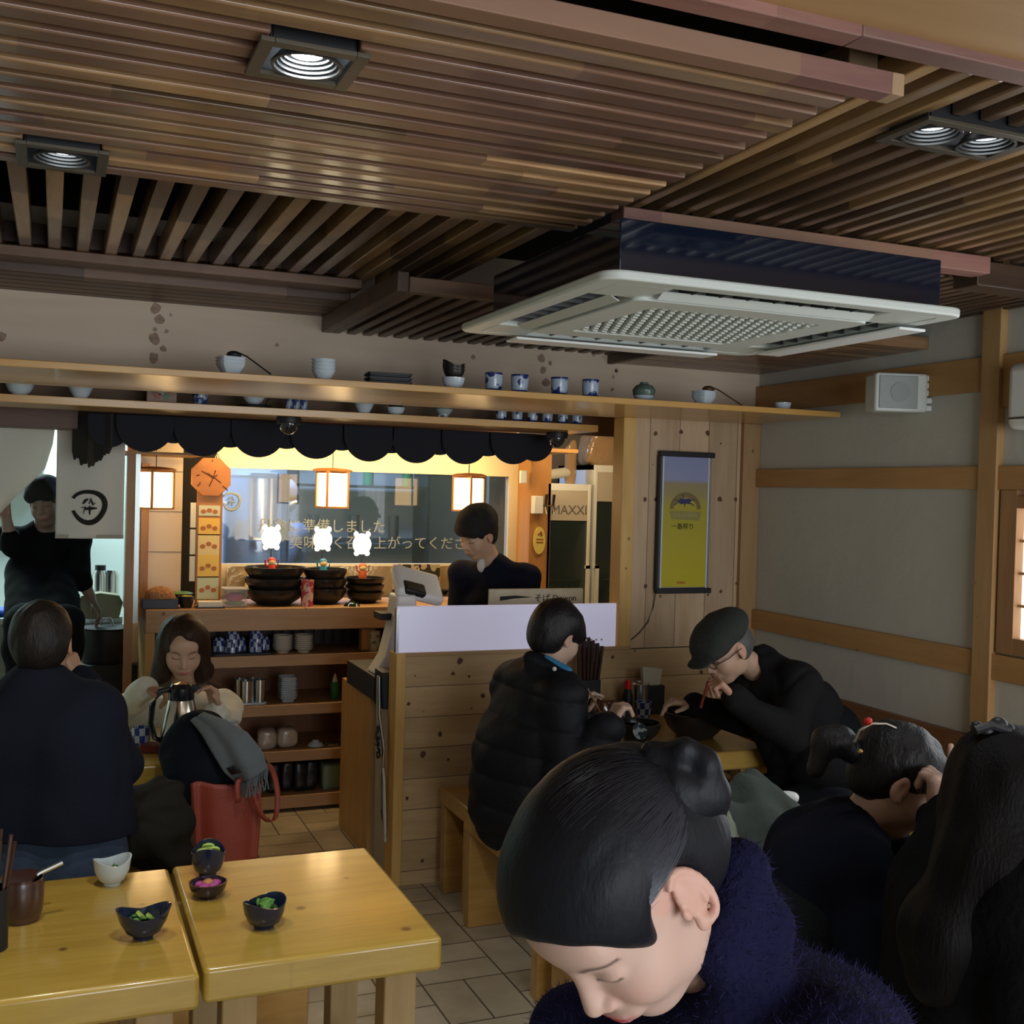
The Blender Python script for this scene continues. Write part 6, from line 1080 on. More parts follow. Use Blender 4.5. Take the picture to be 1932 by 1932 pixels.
def seated(pel, chest, neck, shw, side, fwd, floor=0, el=None, wr=None, seat=None):
    pel, chest, neck = map(np.array, (pel, chest, neck)); side = nn(side); fwd = nn(np.array(fwd) * V(1, 1, 0)); sh = [neck - side * shw - (neck - chest) * .22, neck + side * shw - (neck - chest) * .22]
    hip = [pel - side * .085 + fwd * .04, pel + side * .085 + fwd * .04]; knee = [h_ + fwd * .40 + V(0, 0, -.03) for h_ in hip]; ank = [V(k[0], k[1], floor + .08) + fwd * .02 for k in knee]
    return dict(pel=pel, chest=chest, neck=neck, sh=sh, el=el, wr=wr, hip=hip, knee=knee, ank=ank)
SHORT = [((0, -.018, .036), (.086, .107, .092), 1, .01), ((0, -.045, -.01), (.078, .072, .085), 1, .03), ((0, .088, -.062), (.085, .062, .100), -1, .01), ((0, .02, -.14), (.12, .12, .07), -1, .01), ((.085, .01, -.03), (.03, .028, .045), -1, .01), ((-.085, .01, -.03), (.03, .028, .045), -1, .01)]
SK = (.50, .31, .205); DARKCLOTH = mat('dark navy wool', (.008, .010, .018), .9, bump=.3, bscale=300, spec=.12); BLACKCLOTH = mat('black cloth', (.006, .007, .008), .9, spec=.15, bump=.3, bscale=150); JEANS = mat('blue denim', (.035, .06, .11), .85, bump=.4, bscale=300, var=.25, vscale=12)
Z3_ = V(0, 0, 1)
# --- 1 man in navy sweater, from behind ---
hc_ = px(80, 1212, 3.28); pel = px(100, 1600, 3.22); fw = nn(V(.12, 1, 0)); sd = nn(V(1, -.12, 0))
neck = px(72, 1305, 3.25); chest = px(82, 1400, 3.22)
pel = px(100, 1625, 3.2); J = seated(pel, chest, neck, .185, sd, fw, el=[px(-85, 1490, 3.3), px(222, 1445, 3.38)], wr=[px(-20, 1440, 3.6), px(152, 1288, 3.52)])
H = Head(hc_, V(.18, 1, -.16), V(0, .16, 1), .98); J['sh'] = [px(-40, 1352, 3.28), px(180, 1345, 3.26)]
build_person('person in a dark navy sweater and jeans seen from behind at the left', J, H, (.42, .25, .16), DARKCLOTH, JEANS, SHORT, hairm('very dark brown hair', (.010, .007, .006), .5), [dict(W=J['wr'][1], D=camv(-.35, .9, .1), N=camv(-.9, -.2, -.2), side=1, curl=.7)], top=.044, collar=(.056, .015, .018), topnoise=(.006, 20), tw=1.15, bulk=1.08, waist=.111, hem=float(px(110, 1590, 3.1)[2]))
# --- 2 woman in white sweater pouring ---
hc_ = px(346, 1220, 4.60); pel = px(345, 1500, 4.92); neck = px(348, 1325, 4.72); chest = px(348, 1390, 4.78)
J = seated(pel, chest, neck, .165, V(-1, 0, 0), V(0, -1, 0), el=[px(426, 1358, 4.66), px(222, 1345, 4.62)], wr=[px(408, 1342, 4.50), px(276, 1302, 4.40)])
H = Head(hc_, V(-.06, -.91, -.40), V(-.02, -.4, .91), 1.02)
BOB = [((0, -.02, .036), (.092, .112, .096), 1, .01), ((.078, -.015, -.07), (.036, .055, .10), 1, .03), ((-.078, -.015, -.07), (.036, .055, .10), 1, .03), ((0, -.07, -.05), (.085, .055, .11), 1, .03), ((.085, -.005, -.13), (.036, .05, .05), 1, .03), ((-.085, -.005, -.13), (.036, .05, .05), 1, .03), ((0, .10, -.025), (.064, .080, .108), -1, .014), ((.014, .095, .058), (.030, .045, .050), -1, .02)]
build_person('person with wavy brown shoulder-length hair in a white sweater pouring from a jug', J, H, (.56, .36, .24), mat('white cable knit', (.80, .80, .68), .9, bump=.6, bscale=90, sheen=.2), BLACKCLOTH, BOB, M['hairbrown'], [dict(W=J['wr'][1], D=camv(.95, -.02, .2), N=camv(.1, -.9, .3), side=-1, curl=1.0), dict(W=J['wr'][0], D=camv(-.15, .95, .1), N=camv(-.6, 0, .7), side=1, curl=.75)], top=.028, topnoise=(.006, 24), crease=(.009, 16), collar=(.062, .0, .014), hairnoise=(.006, 45), head_k=dict(lips=(.48, .12, .12)))
# --- 3 boy in black padded jacket ---
hc_ = px(1052, 1196, 4.12); pel = px(985, 1500, 4.12); neck = px(1020, 1280, 4.12); chest = px(1000, 1385, 4.12)
J = seated(pel, chest, neck, .16, V(-.3, -.95, 0) * -1 if False else nn(V(.15, -1, 0)), nn(V(1, .15, 0)), el=[px(1110, 1440, 4.22), px(1068, 1462, 3.92)], wr=[px(1096, 1360, 4.24), px(1146, 1374, 3.92)])
H = Head(hc_, nn(V(.93, .28, -.42)), nn(V(.42, .05, .9)), .98)
BOY = [((0, -.018, .036), (.087, .109, .094), 1, .01), ((0, -.045, -.02), (.080, .072, .085), 1, .03), ((0, .055, .03), (.074, .056, .048), 1, .02), ((0, .10, -.088), (.10, .085, .078), -1, .008), ((0, .02, -.145), (.12, .12, .07), -1, .01), ((.088, .008, -.035), (.03, .030, .045), -1, .01), ((-.088, .008, -.035), (.03, .030, .045), -1, .01)]
PUFF = mat('black quilted nylon', (.008, .009, .012), .6, spec=.22, bump=.3, bscale=40)
def hood(T): T.ell(px(1003, 1268, 4.16), (.10, .10, .055), frame(V(1, 0, .35), V(-.35, 0, 1)), .03); T.cap(px(1000, 1245, 4.05), px(1075, 1282, 4.0), .03, .03, .03); T.ell(px(1048, 1262, 4.12), (.062, .06, .05), None, .01, -1); T.cap(px(968, 1420, 4.12), px(962, 1530, 4.12), .15, .15, .05)
b3, _, t3 = build_person('boy with short black hair in a black padded jacket eating with chopsticks', J, H, (.52, .36, .27), PUFF, BLACKCLOTH, BOY, M['hair'], [dict(W=J['wr'][0], D=camv(.15, .95, -.1), N=camv(.9, .1, -.1), side=-1, curl=.8), dict(W=J['wr'][1], D=camv(.45, .75, -.2), N=camv(.8, -.3, -.4), side=1, curl=.85)], top=.045, topnoise=(.005, 18), quilt=(.010, .105), topextra=hood, hairnoise=(.003, 60), sleeve=.97)
b3['category'] = 'person'
MB().sphere(tuple(px(1046, 1262, 3.93) - np.array(b3.location)), .008, 12, 8).build('snap_button', M['cream'], b3)
mk('shirt_collar', SDF().cap(px(1030, 1246, 4.04), px(1072, 1266, 4.0), .020, .016, .01).mesh(.006), mat('bright blue collar', (.03, .22, .42), .8), b3)
# --- 4 man with flat cap and glasses ---
hc_ = px(1368, 1222, 4.12); pel = px(1535, 1440, 4.28); neck = px(1434, 1262, 4.22); chest = px(1490, 1330, 4.28)
J = seated(pel, chest, neck, .18, nn(V(-.1, 1, 0)), nn(V(-1, -.1, 0)), el=[px(1492, 1385, 3.98), px(1440, 1370, 4.5)], wr=[px(1386, 1318, 3.95), px(1312, 1330, 4.40)])
H = Head(hc_, nn(V(-.88, -.12, -.56)), nn(V(-.5, -.05, .84)), 1.0)
b4, _, _ = build_person('person in a dark flat cap, glasses and black coat bent over a big bowl', J, H, (.46, .29, .20), mat('black coat cloth', (.009, .009, .010), .85, spec=.15, bump=.3, bscale=80), BLACKCLOTH, [((0, -.03, .0), (.080, .088, .085), 1, .01), ((0, .06, -.04), (.09, .075, .10), -1, .01), ((0, 0, -.13), (.12, .12, .05), -1, .01)], mat('grey hair', (.07, .07, .07), .6), [dict(W=J['wr'][0], D=camv(-.6, .65, .2), N=camv(-.7, -.6, 0), side=-1, curl=1.1), dict(W=J['wr'][1], D=camv(-.8, .15, 0), N=camv(0, -1, 0), side=1, curl=.6)], top=.036, topnoise=(.006, 16), crease=(.008, 12), collar=(.075, .01, .026), tw=1.1, top_name='coat')
K = SDF(); K.ell(H.w(0, -.012, .068), (.096, .122, .066), H.F, .02); K.ell(H.w(0, .06, .045), (.085, .07, .045), H.F, .03); K.ell(H.w(0, .125, .022), (.058, .045, .009), H.F, .02); K.ell(H.w(0, -.02, -.045), (.12, .14, .065), H.F, .01, -1)
mk('flat_cap', K.mesh(.005, noise3(.002, 40, 1)), mat('dark green grey wool', (.022, .026, .022), .9, bump=.4, bscale=150), b4)
gl = MB(); o4 = np.array(b4.location)
for x in (-.031, .031): gl.tube([tuple(H.w(x + .021 * math.cos(t), .103, -.004 + .015 * math.sin(t)) - o4) for t in np.linspace(0, 6.283, 18)], .0016, 6)
for x in (-1, 1): gl.tube([tuple(H.w(*q) - o4) for q in ((x * .052, .10, .0), (x * .075, .05, .0), (x * .083, -.01, .004))], .0018, 6)
gl.build('glasses', M['black'], b4)
# --- 5 cook behind the partition, black cap ---
hc_ = px(901, 1008, 5.72); pel = V(2.28, 5.45, 1.0); neck = px(932, 1070, 5.78); chest = neck + V(.03, .04, -.20)
J = seated(pel, chest, neck, .18, nn(V(-.75, .66, 0)), nn(V(-.66, -.75, 0)), el=[neck + V(.18, -.16, -.36), neck + V(-.17, .10, -.38)], wr=[neck + V(.0, -.34, -.46), neck + V(-.22, -.12, -.50)])
for i in (0, 1): J['knee'][i] = J['hip'][i] + V(0, 0, -.45); J['ank'][i] = V(*J['knee'][i][:2], .08)
H = Head(hc_, nn(camv(-.62, -.42, .62)), nn(camv(-.22, .85, .35)), 1.0)
NAVYC = mat('navy work jacket', (.006, .008, .020), .85, spec=.15, bump=.3, bscale=100)
b5, _, _ = build_person('person in a black cap and navy jacket standing behind the partition looking down', J, H, (.52, .34, .23), NAVYC, BLACKCLOTH, SHORT, M['hair'], [dict(W=J['wr'][0], D=(-1, 0, -.1), N=(0, 0, -1), side=1, curl=.6), dict(W=J['wr'][1], D=(-1, 0, -.1), N=(0, 0, -1), side=-1, curl=.6)], top=.022, collar=(.062, -.005, .018), top_name='jacket')
def capmesh(H, b, m):
    K = SDF(); K.ell(H.w(0, -.022, .055), (.096, .120, .088), H.F, .02); K.ell(H.w(0, -.01, .10), (.080, .10, .055), H.F, .03); K.cap(H.w(-.05, .06, .055), H.w(.05, .06, .055), .032, .032, .03); K.ell(H.w(0, .04, -.075), (.13, .15, .10), frame(H.F @ V(0, 1, .12), H.F @ V(0, -.12, 1)), .008, -1); K.ell(H.w(0, -.125, .02), (.03, .022, .018), H.F, .01); K.cap(H.w(.01, -.125, .015), H.w(.03, -.13, -.04), .009, .012, .01)
    return mk('cap', K.mesh(.0055, noise3(.002, 45, 1)), m, b)
capmesh(H, b5, mat('black cap cloth', (.010, .009, .009), .85, bump=.4, bscale=80))
mk('undershirt', SDF().ell(px(908, 1066, 5.73), (.022, .02, .04), None, .01).mesh(.006), mat('white shirt', (.6, .6, .6), .8), b5)
# --- 6 cook at the curtain ---
hc_ = px(86, 950, 5.95); pel = V(-.03, 6.02, .98); neck = px(80, 1000, 6.0); chest = neck + V(-.005, .01, -.22)
J = seated(pel, chest, neck, .185, nn(V(-1, .1, 0)), nn(V(.05, -1, 0)), el=[px(150, 1085, 5.95), px(22, 1030, 5.9)], wr=[px(172, 1128, 5.98), px(12, 978, 5.86)])
for i in (0, 1): J['knee'][i] = J['hip'][i] + V(0, 0, -.45); J['ank'][i] = V(*J['knee'][i][:2], .08)
H = Head(hc_, nn(camv(.10, -.18, 1)), nn(camv(-.12, 1, .15)), .98)
b6, _, _ = build_person('person in black cap and black shirt standing at the kitchen doorway lifting the curtain', J, H, (.26, .17, .13), mat('black cotton', (.005, .005, .006), .95, spec=.08), BLACKCLOTH, SHORT, M['hair'], [dict(W=J['wr'][0], D=camv(.45, -.8, 0), N=camv(-.5, -.4, .3), side=1, curl=.4), dict(W=J['wr'][1], D=camv(-.15, .95, .1), N=camv(0, 0, 1), side=-1, curl=.9)], top=.018, sleeve=.35, top_name='shirt', bulk=.88)
capmesh(H, b6, bpy.data.materials['black cap cloth'])
# --- 7 cook seen through the glass ---
hc_ = px(528, 945, 7.6); neck = hc_ + V(.02, .05, -.17); chest = neck + V(.02, .05, -.2); pel = chest + V(.02, .02, -.3)
J = seated(pel, chest, neck, .18, nn(V(-.5, .9, 0)), nn(V(-.9, -.4, 0)), el=[neck + V(-.05, -.22, -.35), neck + V(.0, .22, -.38)], wr=[neck + V(-.3, -.2, -.33), neck + V(-.28, .15, -.4)])
for i in (0, 1): J['knee'][i] = J['hip'][i] + V(0, 0, -.45); J['ank'][i] = V(*J['knee'][i][:2], .08)
H = Head(hc_, nn(camv(-.8, -.2, .5)), nn(camv(0, 1, .1)), 1.0)
b7, _, _ = build_person('person in a white cap and dark apron seen through the kitchen glass', J, H, (.40, .27, .2), mat('blue grey work coat', (.10, .13, .2), .8), BLACKCLOTH, SHORT, M['hair'], [dict(W=J['wr'][0], D=(-1, 0, -.1), N=(0, 0, -1), side=1, curl=.6)], top=.02, h=.009, top_name='jacket')
capmesh(H, b7, mat('white cap cloth', (.22, .24, .27), .8))
# --- 8 girl with ponytail, head bent to the right ---
hc_ = px(1697, 1470, 2.5); neck = px(1615, 1570, 2.52); chest = px(1545, 1640, 2.48); pel = px(1480, 1840, 2.45)
J = seated(pel, chest, neck, .165, nn(camv(-.15, -.1, .95) * V(1, 1, .2)), nn(camv(1, 0, -.3) * V(1, 1, 0)), el=[px(1800, 1690, 2.45), px(1640, 1850, 2.25)], wr=[px(1766, 1548, 2.36), px(1760, 1780, 2.3)])
H = Head(hc_, nn(camv(.80, -.52, .12)), nn(camv(.52, .82, .10)), .98)
PONY = [((0, -.018, .036), (.083, .106, .091), 1, .01), ((0, -.05, -.01), (.074, .068, .080), 1, .03), ((0, .078, -.070), (.075, .058, .088), -1, .012), ((0, .02, -.14), (.12, .13, .075), -1, .01), ((.085, .018, -.045), (.03, .038, .045), -1, .01), ((-.085, .018, -.045), (.03, .038, .045), -1, .01)]
b8, _, _ = build_person('person with a ponytail in a black top bending right, one finger raised', J, H, (.42, .27, .20), mat('black navy jersey', (.005, .006, .012), .95, spec=.1, bump=.2, bscale=200), BLACKCLOTH, PONY, M['hair'], [dict(W=J['wr'][0], D=camv(.12, .97, .0), N=camv(-.5, .1, -.8), side=-1, curl=1.1, point=0)], top=.02, topnoise=(.003, 18), collar=(.066, -.012, .012), h=.0042, toph=.006, hairnoise=(.0022, 80), neckr=.046, tw=.95, top_name='jersey')
K = SDF(); K.cap(px(1632, 1440, 2.5), px(1588, 1402, 2.5), .022, .03, .02); K.cap(px(1588, 1395, 2.5), px(1560, 1400, 2.5), .03, .03, .02); K.cap(px(1560, 1400, 2.5), px(1540, 1450, 2.5), .03, .022, .02); mk('ponytail', K.mesh(.0045, noise3(.003, 70, 4, (1, 1, .3))), M['hair'], b8)
o8 = np.array(b8.location); MB().tube([tuple(px(u, v, 2.42) - o8) for u, v in ((1612, 1400), (1622, 1378), (1645, 1366), (1672, 1366), (1690, 1374))], .004, 8).build('hair_band', M['steel'], b8); MB().sphere(tuple(px(1638, 1361, 2.42) - o8), .009, 12, 8).build('red_bead', M['red'], b8); MB().sphere(tuple(px(1623, 1418, 2.4) - o8), .006, 10, 8).build('gold_stud', mat('gold', (.6, .42, .12), .3, 1), b8)
# --- 9 woman with long wavy hair at the right edge ---
hc_ = px(1915, 1512, 1.95); neck = px(1900, 1610, 2.0); chest = px(1850, 1740, 1.98); pel = px(1830, 1990, 2.0)
J = seated(pel, chest, neck, .18, nn(camv(-.1, 0, 1)), nn(camv(1, 0, -.2) * V(1, 1, 0)), el=[px(1990, 1860, 2.3), px(1960, 1900, 1.75)], wr=[px(2060, 1830, 2.3), px(2080, 1880, 1.8)])
H = Head(hc_, nn(camv(.93, -.22, -.15)), nn(camv(.2, .97, 0)), 1.0)
b9, _, _ = build_person('person with long wavy black hair in a black coat at the right edge', J, H, (.42, .28, .2), mat('black wool coat', (.006, .006, .007), 1, bump=.5, bscale=60, spec=.08), BLACKCLOTH, None, None, [dict(W=J['wr'][1], D=camv(1, 0, 0), N=(0, 0, -1), side=1, curl=.5)], top=.05, topnoise=(.006, 12), collar=(.085, .0, .035), h=.006, toph=.009, top_name='coat')
K = SDF(); Fh = H.F
for c, r, op, k in [((0, -.018, .036), (.092, .115, .095), 1, .01), ((0, -.06, -.03), (.088, .07, .10), 1, .03), ((0, .088, -.045), (.062, .06, .09), -1, .012)]: K.ell(H.w(*c), r, Fh, k, op)
for a, b, r0, r1 in (((1890, 1490), (1862, 1620), .075, .085), ((1915, 1500), (1900, 1680), .09, .11), ((1862, 1620), (1790, 1760), .085, .095), ((1870, 1650), (1850, 1820), .11, .10), ((1785, 1750), (1760, 1850), .085, .055), ((1835, 1800), (1830, 1880), .09, .05)): K.cap(px(*a, 1.90), px(*b, 1.86), r0 * .8, r1 * .8, .04)
mk('hair', K.mesh(.0055, noise3(.0045, 38, 6, (1, 1, .3))), mat('black brown long hair', (.005, .004, .004), .6, spec=.12, bump=.35, bscale=55, bstretch=(4, 4, .5)), b9)
cl = MB(); o9 = np.array(b9.location)
for u, v, r in ((1842, 1366, .011), (1862, 1374, .013), (1884, 1364, .016), (1902, 1370, .011)): cl.sphere(tuple(px(u, v + 6, 1.93) - o9), r, 14, 10)
cl.tube([tuple(px(u, v, 1.92) - o9) for u, v in ((1840, 1378), (1870, 1368), (1905, 1380))], .008, 8); cl.build('hair_claw', M['black'], b9)
# --- 10 woman bending in the foreground ---
D0 = 1.12; hc_ = px(1168, 1682, D0); Fv = camv(-.45, -.75, .48); Uv = camv(-.60, .65, .45); H = Head(hc_, Fv, Uv, 1.0); H.es_fine = True
neck = px(1355, 1800, 1.22); chest = px(1440, 2010, 1.25); pel = px(1560, 2420, 1.35); sL = px(1580, 2020, 1.10); sR = px(1105, 1960, 1.38)
sdv = nn(sR - sL); J = dict(pel=pel, chest=chest, neck=neck, sh=[sL, sR], el=[px(1560, 2480, .98), px(1060, 2380, 1.35)], wr=[px(1250, 2560, .95), px(1000, 2500, 1.1)], hip=[pel, pel], knee=[pel, pel], ank=[pel, pel])
FG = [((0, -.020, .036), (.088, .110, .098), 1, .01), ((0, -.05, -.01), (.076, .062, .080), 1, .03), ((0, .095, -.048), (.086, .066, .116), -1, .020), ((0, .03, -.145), (.12, .12, .06), -1, .02), ((-.104, .000, -.018), (.052, .046, .066), -1, .012), ((.104, .000, -.018), (.052, .046, .066), -1, .012), ((.012, .008, .048), (.084, .090, .070), 1, .03)]
FG = [FG[0], FG[1], FG[-1]] + FG[2:-1]
navyfur = mat('fuzzy indigo wool', (.010, .010, .035), 1, spec=.1, bump=.6, bscale=90)
b10, bd10, tp10 = build_person('person with a dark hair bun and fuzzy navy sweater bending down in the foreground', J, H, (.60, .40, .32), navyfur, BLACKCLOTH, None, None, [], h=.0028, legs=False, top=.02, topnoise=(.003, 25), collar=(.075, .015, .030), head_k=dict(lips=(.50, .03, .07), cheek=.1), toph=.006, tw=.95, neckr=.050, topextra=lambda T: T.cap(px(1392, 1640, 1.17), px(1362, 1800, 1.13), .034, .036, .03))
K = SDF()
for c, r, op, k in FG: K.ell(H.w(*c), r, H.F, k, op)
bun = px(1276, 1484, 1.13); K.cap(H.w(0, -.10, .03), bun, .045, .03, .03); K.cap(H.w(-.04, -.08, -.02), px(1312, 1640, 1.2), .040, .030, .03)
hm = mat('dark foreground hair', (.008, .009, .013), .5, spec=.22, bump=.12, bscale=160, bstretch=(1, 1, .4))
mk('hair', K.mesh(.0032, noise3(.0007, 70, 2, (1, 1, .3))), hm, b10)
# fine strands combed from the hairline back to the bun
o10 = np.array(b10.location); st = []; sf = []; KB = SDF(); KB.ell(bun, (.047, .047, .042), H.F, .01); [KB.cap(bun + H.F @ V(.036 * math.cos(t), -.012 + .01 * math.sin(2 * t), .036 * math.sin(t)), bun + H.F @ V(.036 * math.cos(t + .7), -.012 + .01 * math.sin(2 * t + 1.4), .036 * math.sin(t + .7)), .017, None, .006) for t in np.arange(0, 6.28, .7)]; KB.cap(px(1325, 1515, 1.14), px(1345, 1560, 1.15), .024, .016, .01); mk('hair_bun', KB.mesh(.0032, noise3(.003, 75, 4)), hm, b10); R_ = np.random.RandomState(11)
bl = H.l(bun)
def skull(d):  # point of the hair surface in direction d from the head centre
    d = nn(d); c = np.array([0, -.020, .036]); r = np.array([.0885, .1105, .0985]); return c + d / np.linalg.norm(d / r)
for i in range(6200):
    a = R_.uniform(-math.pi, math.pi); e = R_.uniform(-.45, 1.2)
    if i > 2600: a = R_.uniform(-1.45, 1.45); e = R_.uniform(.10, .50)
    d0 = np.array([math.sin(a) * math.cos(e), math.cos(a) * math.cos(e), math.sin(e)]); d1 = nn(bl - np.array([0, -.02, .036])); soft = i > 2600; t0 = R_.uniform(-.14, -.01) if soft else R_.uniform(0, .5); t1 = min(1, t0 + R_.uniform(.2, .5)); P = []
    if soft and not (d0[1] > .08 and .10 < d0[2] < .50): continue
    if d0[1] > .55 and d0[2] < .35 and not soft: continue
    if abs(d0[0]) > .8 and d0[2] < -.25: continue
    lift = R_.uniform(.0, .0022)
    if any(np.linalg.norm(skull(nn(d0 * (1 - t) + d1 * t)) - np.array([sx * .082, -.006, -.012])) < .050 for sx in (-1, 1) for t in np.linspace(t0, t1, 4)): continue
    wob = R_.normal(0, .02, 3)
    for k in range(7):
        t = t0 + (t1 - t0) * k / 6; d = nn(d0 * (1 - t) + d1 * t + wob * math.sin(t * 3)); P.append(H.c + H.F @ (skull(d) * (1 + lift * 6 * math.sin(math.pi * k / 6) + min(0, t) * .55)) - o10)
    P = np.array(P); w = R_.uniform(.0003, .0009)
    for k in range(7):
        tg = P[min(k + 1, 6)] - P[max(k - 1, 0)]; nrm = P[k] + o10 - H.c; s = nn(np.cross(tg, nrm)) * w * math.sin(math.pi * (k + .6) / 7.2); st += [P[k] - s, P[k] + s]
    b = len(st) - 14; sf += [(b + 2 * k, b + 2 * k + 1, b + 2 * k + 3, b + 2 * k + 2) for k in range(6)]
m_ = MB(); m_.v = [tuple(v) for v in st]; m_.f = sf; so = m_.build('hair_strands', mat('hair strand', (.030, .034, .046), .4, spec=.4), b10); so['kind'] = 'stuff'  # brighter bluish strand colour stands in for highlights along the hair
# wool fuzz on the sweater
me = tp10.data; nv = len(me.vertices); co = np.empty(nv * 3, np.float32); me.vertices.foreach_get('co', co); co = co.reshape(-1, 3); no = np.empty(nv * 3, np.float32); me.vertices.foreach_get('normal', no); no = no.reshape(-1, 3)
pick = R_.choice(nv, min(nv, 22000), replace=False); fv, ff = [], []
for i in pick:
    p, n_ = co[i], no[i]; j = R_.normal(0, .45, 3); d = nn(n_ + j); L = R_.uniform(.005, .012); s = nn(np.cross(d, R_.normal(0, 1, 3))) * .00045; q = p + d * L + R_.normal(0, .0015, 3); b = len(fv); fv += [tuple(p - s), tuple(p + s), tuple(q)]; ff.append((b, b + 1, b + 2))
m_ = MB(); m_.v = fv; m_.f = ff; fz = m_.build('wool_fuzz', mat('indigo wool fuzz', (.024, .022, .085), .9, spec=.2), b10); fz['kind'] = 'stuff'
# ---------------- coats, scarf, bag ----------------
def clothlump(name, label, cat, prims, m, h=.007, noise=(.007, 26), seed=1, **k):
    K = SDF(); [K.cap(a, b, r0, r1, .03) for a, b, r0, r1 in prims]; o = mk(name, K.mesh(h, creased(noise[0], noise[1], .014 if noise[0] > .006 else .003, 13, seed)), m, None); return tag(o, label, cat)
ct_ = thing('folded_coat', 'black coat heaped on the red tote beside the seated man', 'coat', tuple(px(400, 1440, 3.9) * V(1, 1, 0) + V(0, 0, .44)))
K = SDF(); K.cap(px(375, 1400, 3.85), px(385, 1460, 3.8), .11, .125, .05); K.cap(px(340, 1420, 3.85), px(350, 1460, 3.8), .06, .06, .05); K.cap(px(430, 1440, 3.9), px(470, 1450, 3.85), .08, .06, .05); K.cap(px(380, 1375, 3.9), px(420, 1400, 3.9), .06, .06, .05); K.cap(px(400, 1460, 3.8), px(440, 1475, 3.8), .07, .05, .05); mk('coat', K.mesh(.007, creased(.008, 24, .012, 12, 3)), mat('black navy coat cloth', (.006, .008, .013), .9, spec=.12, bump=.3, bscale=60), ct_)
# tote
tb_ = px(425, 1610, 3.68); bx0 = px(362, 1600, 3.70); bx1 = px(492, 1600, 3.72)
tt = thing('tote_bag', 'red-brown leather tote bag with a long looped strap on the bench', 'bag', (float((bx0[0] + bx1[0]) / 2), float(bx0[1]), .44), 0)
zt_ = px(425, 1478, 3.7)[2] - .44; hw = (bx1[0] - bx0[0]) / 2 + .005; mb = MB()
def tf(s, t):
    a = 2 * math.pi * s; c, s2 = math.cos(a), math.sin(a); kx = (abs(c) ** .5) * (1 if c > 0 else -1); ky = (abs(s2) ** .7) * (1 if s2 > 0 else -1)
    return (hw * kx * (.92 + .10 * t + .02 * math.sin(4 * t + a)), .06 * ky * (1 - .25 * t) + .01 * math.sin(5 * a), zt_ * t + .012 * math.sin(a * 2) * t)
mb.sheet(tf, 48, 16); mb.build('body', mat('red brown leather', (.25, .042, .022), .5, bump=.15, bscale=200, var=.06, vscale=3), tt, solid=.004, ang=70)
MB().prism(rrect(-hw * .9, -.055, hw * .9, .055, .02), 0, .006, 'xy').build('base', bpy.data.materials['red brown leather'], tt)
sp0 = np.array(tt.location); S1 = [px(u, v, d) - sp0 for u, v, d in ((450, 1515, 3.62), (448, 1480, 3.62), (458, 1468, 3.64), (474, 1490, 3.66), (492, 1535, 3.68), (508, 1550, 3.72), (521, 1540, 3.76), (523, 1490, 3.8), (512, 1450, 3.84), (495, 1440, 3.88))]
ss = MB(); fine = []
for k in range(len(S1) - 1):
    for t in (0, .33, .66): a, b = S1[k], S1[k + 1]; p_, n2 = S1[max(k - 1, 0)], S1[min(k + 2, len(S1) - 1)]; fine.append(.5 * ((2 * a) + (b - p_) * t + (2 * p_ - 5 * a + 4 * b - n2) * t * t + (3 * a - p_ - 3 * b + n2) * t ** 3))
vs = []
for q in fine: vs += [tuple(q + V(-.009, 0, 0)), tuple(q + V(.009, .002, .002))]
ss.v = vs; ss.f = [(2 * k, 2 * k + 1, 2 * k + 3, 2 * k + 2) for k in range(len(fine) - 1)]; ss.build('strap', bpy.data.materials['red brown leather'], tt, solid=.003)
# grey scarf over the coat
sc_ = thing('scarf', 'grey woollen scarf with fringe and dark label draped over the black coat', 'scarf', tuple(px(445, 1420, 3.75)))
rows = [((362, 1358), (385, 1345), 3.78), ((385, 1385), (428, 1362), 3.70), ((405, 1420), (465, 1385), 3.66), ((425, 1455), (492, 1418), 3.64), ((448, 1478), (505, 1450), 3.66)]
o_ = np.array(sc_.location)
def scf(s, t):
    k = min(int(t * (len(rows) - 1)), len(rows) - 2); f = t * (len(rows) - 1) - k; a = px(*rows[k][0], rows[k][2]) * (1 - f) + px(*rows[k + 1][0], rows[k + 1][2]) * f; b = px(*rows[k][1], rows[k][2]) * (1 - f) + px(*rows[k + 1][1], rows[k + 1][2]) * f
    p = a * (1 - s) + b * s; p = p - np.array(camv(0, 0, 1)) * -.03 * math.sin(math.pi * s) + camv(0, 0, 1) * .012 * math.sin(s * 9 + t * 3); return tuple(p - o_)
wool = mat('grey wool', (.095, .115, .12), .95, bump=.5, bscale=250, sheen=.2)
MB().sheet(scf, 26, 30).build('cloth', wool, sc_, solid=.010, ang=80)
fr = MB()
for k in range(24): s = k / 23; a = np.array(scf(.0 + s, 1.0)); fr.tube([tuple(a), tuple(a + V(.004 * math.sin(k), 0, -.03)), tuple(a + V(.01 * math.sin(k * 2.1), 0, -.05 - .02 * (s)))], .0022, 5)
fr.build('fringe', wool, sc_); lb_ = MB(); a, b, c, d = [np.array(scf(s, t)) + camv(0, 0, 1) * .014 for s, t in ((.12, .72), (.42, .74), (.42, .86), (.12, .84))]; lb_.add([tuple(a), tuple(b), tuple(c), tuple(d)], [(0, 1, 2, 3)]); lb_.build('label', M['black'], sc_, solid=.001)
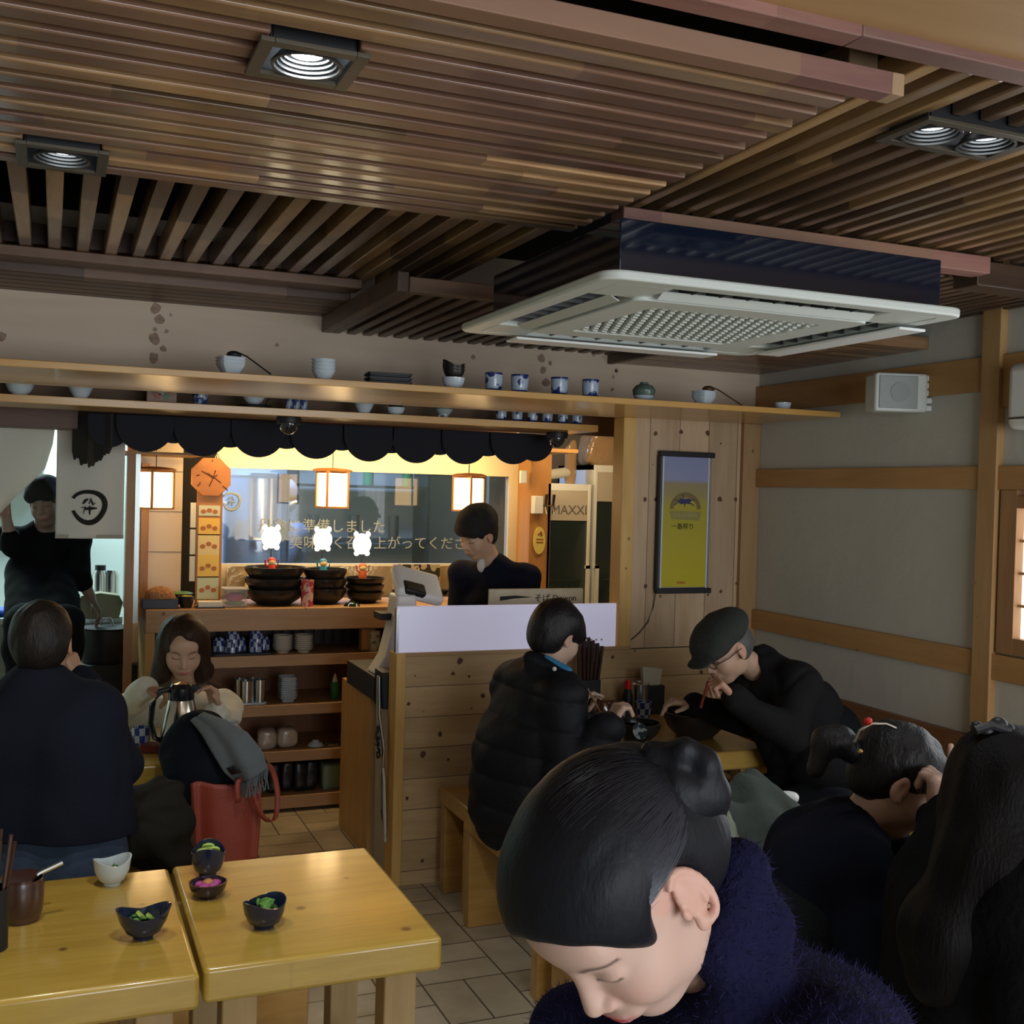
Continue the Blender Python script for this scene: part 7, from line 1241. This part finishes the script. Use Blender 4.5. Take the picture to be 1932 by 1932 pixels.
clothlump('dark_coat', 'dark olive padded coat lying on the bench between the man and the tote', 'coat', [(px(245, 1530, 3.5), px(300, 1520, 3.55), .085, .09), (px(262, 1570, 3.45), px(320, 1575, 3.5), .09, .09), (px(200, 1590, 3.5), px(330, 1610, 3.5), .07, .07)], mat('dark olive cloth', (.016, .014, .010), .85, spec=.15, bump=.4, bscale=40), noise=(.016, 26), seed=5)
GG = mat('grey green wool', (.075, .092, .080), .95, bump=.4, bscale=120, spec=.15)
clothlump('grey_green_coat', 'crumpled grey green coat on the bench behind the bending woman', 'coat', [(px(1400, 1500, 2.9), px(1430, 1560, 2.85), .06, .07), (px(1420, 1480, 2.95), px(1480, 1530, 2.9), .035, .05), (px(1370, 1550, 2.8), px(1460, 1575, 2.8), .06, .05), (px(1440, 1590, 2.75), px(1470, 1640, 2.7), .07, .09)], GG, noise=(.014, 34), seed=7)
clothlump('ribbed_scarf', 'pale green ribbed knit scarf beside the grey green coat', 'scarf', [(px(1345, 1545, 2.6), px(1362, 1600, 2.55), .045, .035), (px(1340, 1570, 2.6), px(1375, 1640, 2.5), .04, .05)], mat('pale green ribbed knit', (.30, .34, .26), .9, bump=.9, bscale=30, bstretch=(8, 8, .6)), noise=(.004, 70), seed=8)
clothlump('white_tissue', 'crumpled white tissue lying against the grey green coat', 'tissue', [(px(1465, 1500, 2.93), px(1497, 1507, 2.93), .012, .014)], M['white'], h=.005, noise=(.005, 60), seed=2)
# chopsticks in hands
tag(MB().cyl(tuple(px(1109, 1300, 4.14)), tuple(px(1136, 1350, 4.02)), .0035, .003, 8).build('chopsticks', wood('pale chopstick', (.42, .26, .15), (.36, .2, .1), 'X', .5), None), 'pale brown chopsticks in the boy’s near hand', 'chopsticks')
tag(MB().cyl(tuple(px(1336, 1285, 3.9)), tuple(px(1322, 1335, 3.94)), .004, .005, 8).build('chopsticks', mat('dark red lacquer', (.16, .02, .012), .3, coat=.5), None), 'dark red chopsticks held at the mouth of the man in the cap', 'chopsticks')
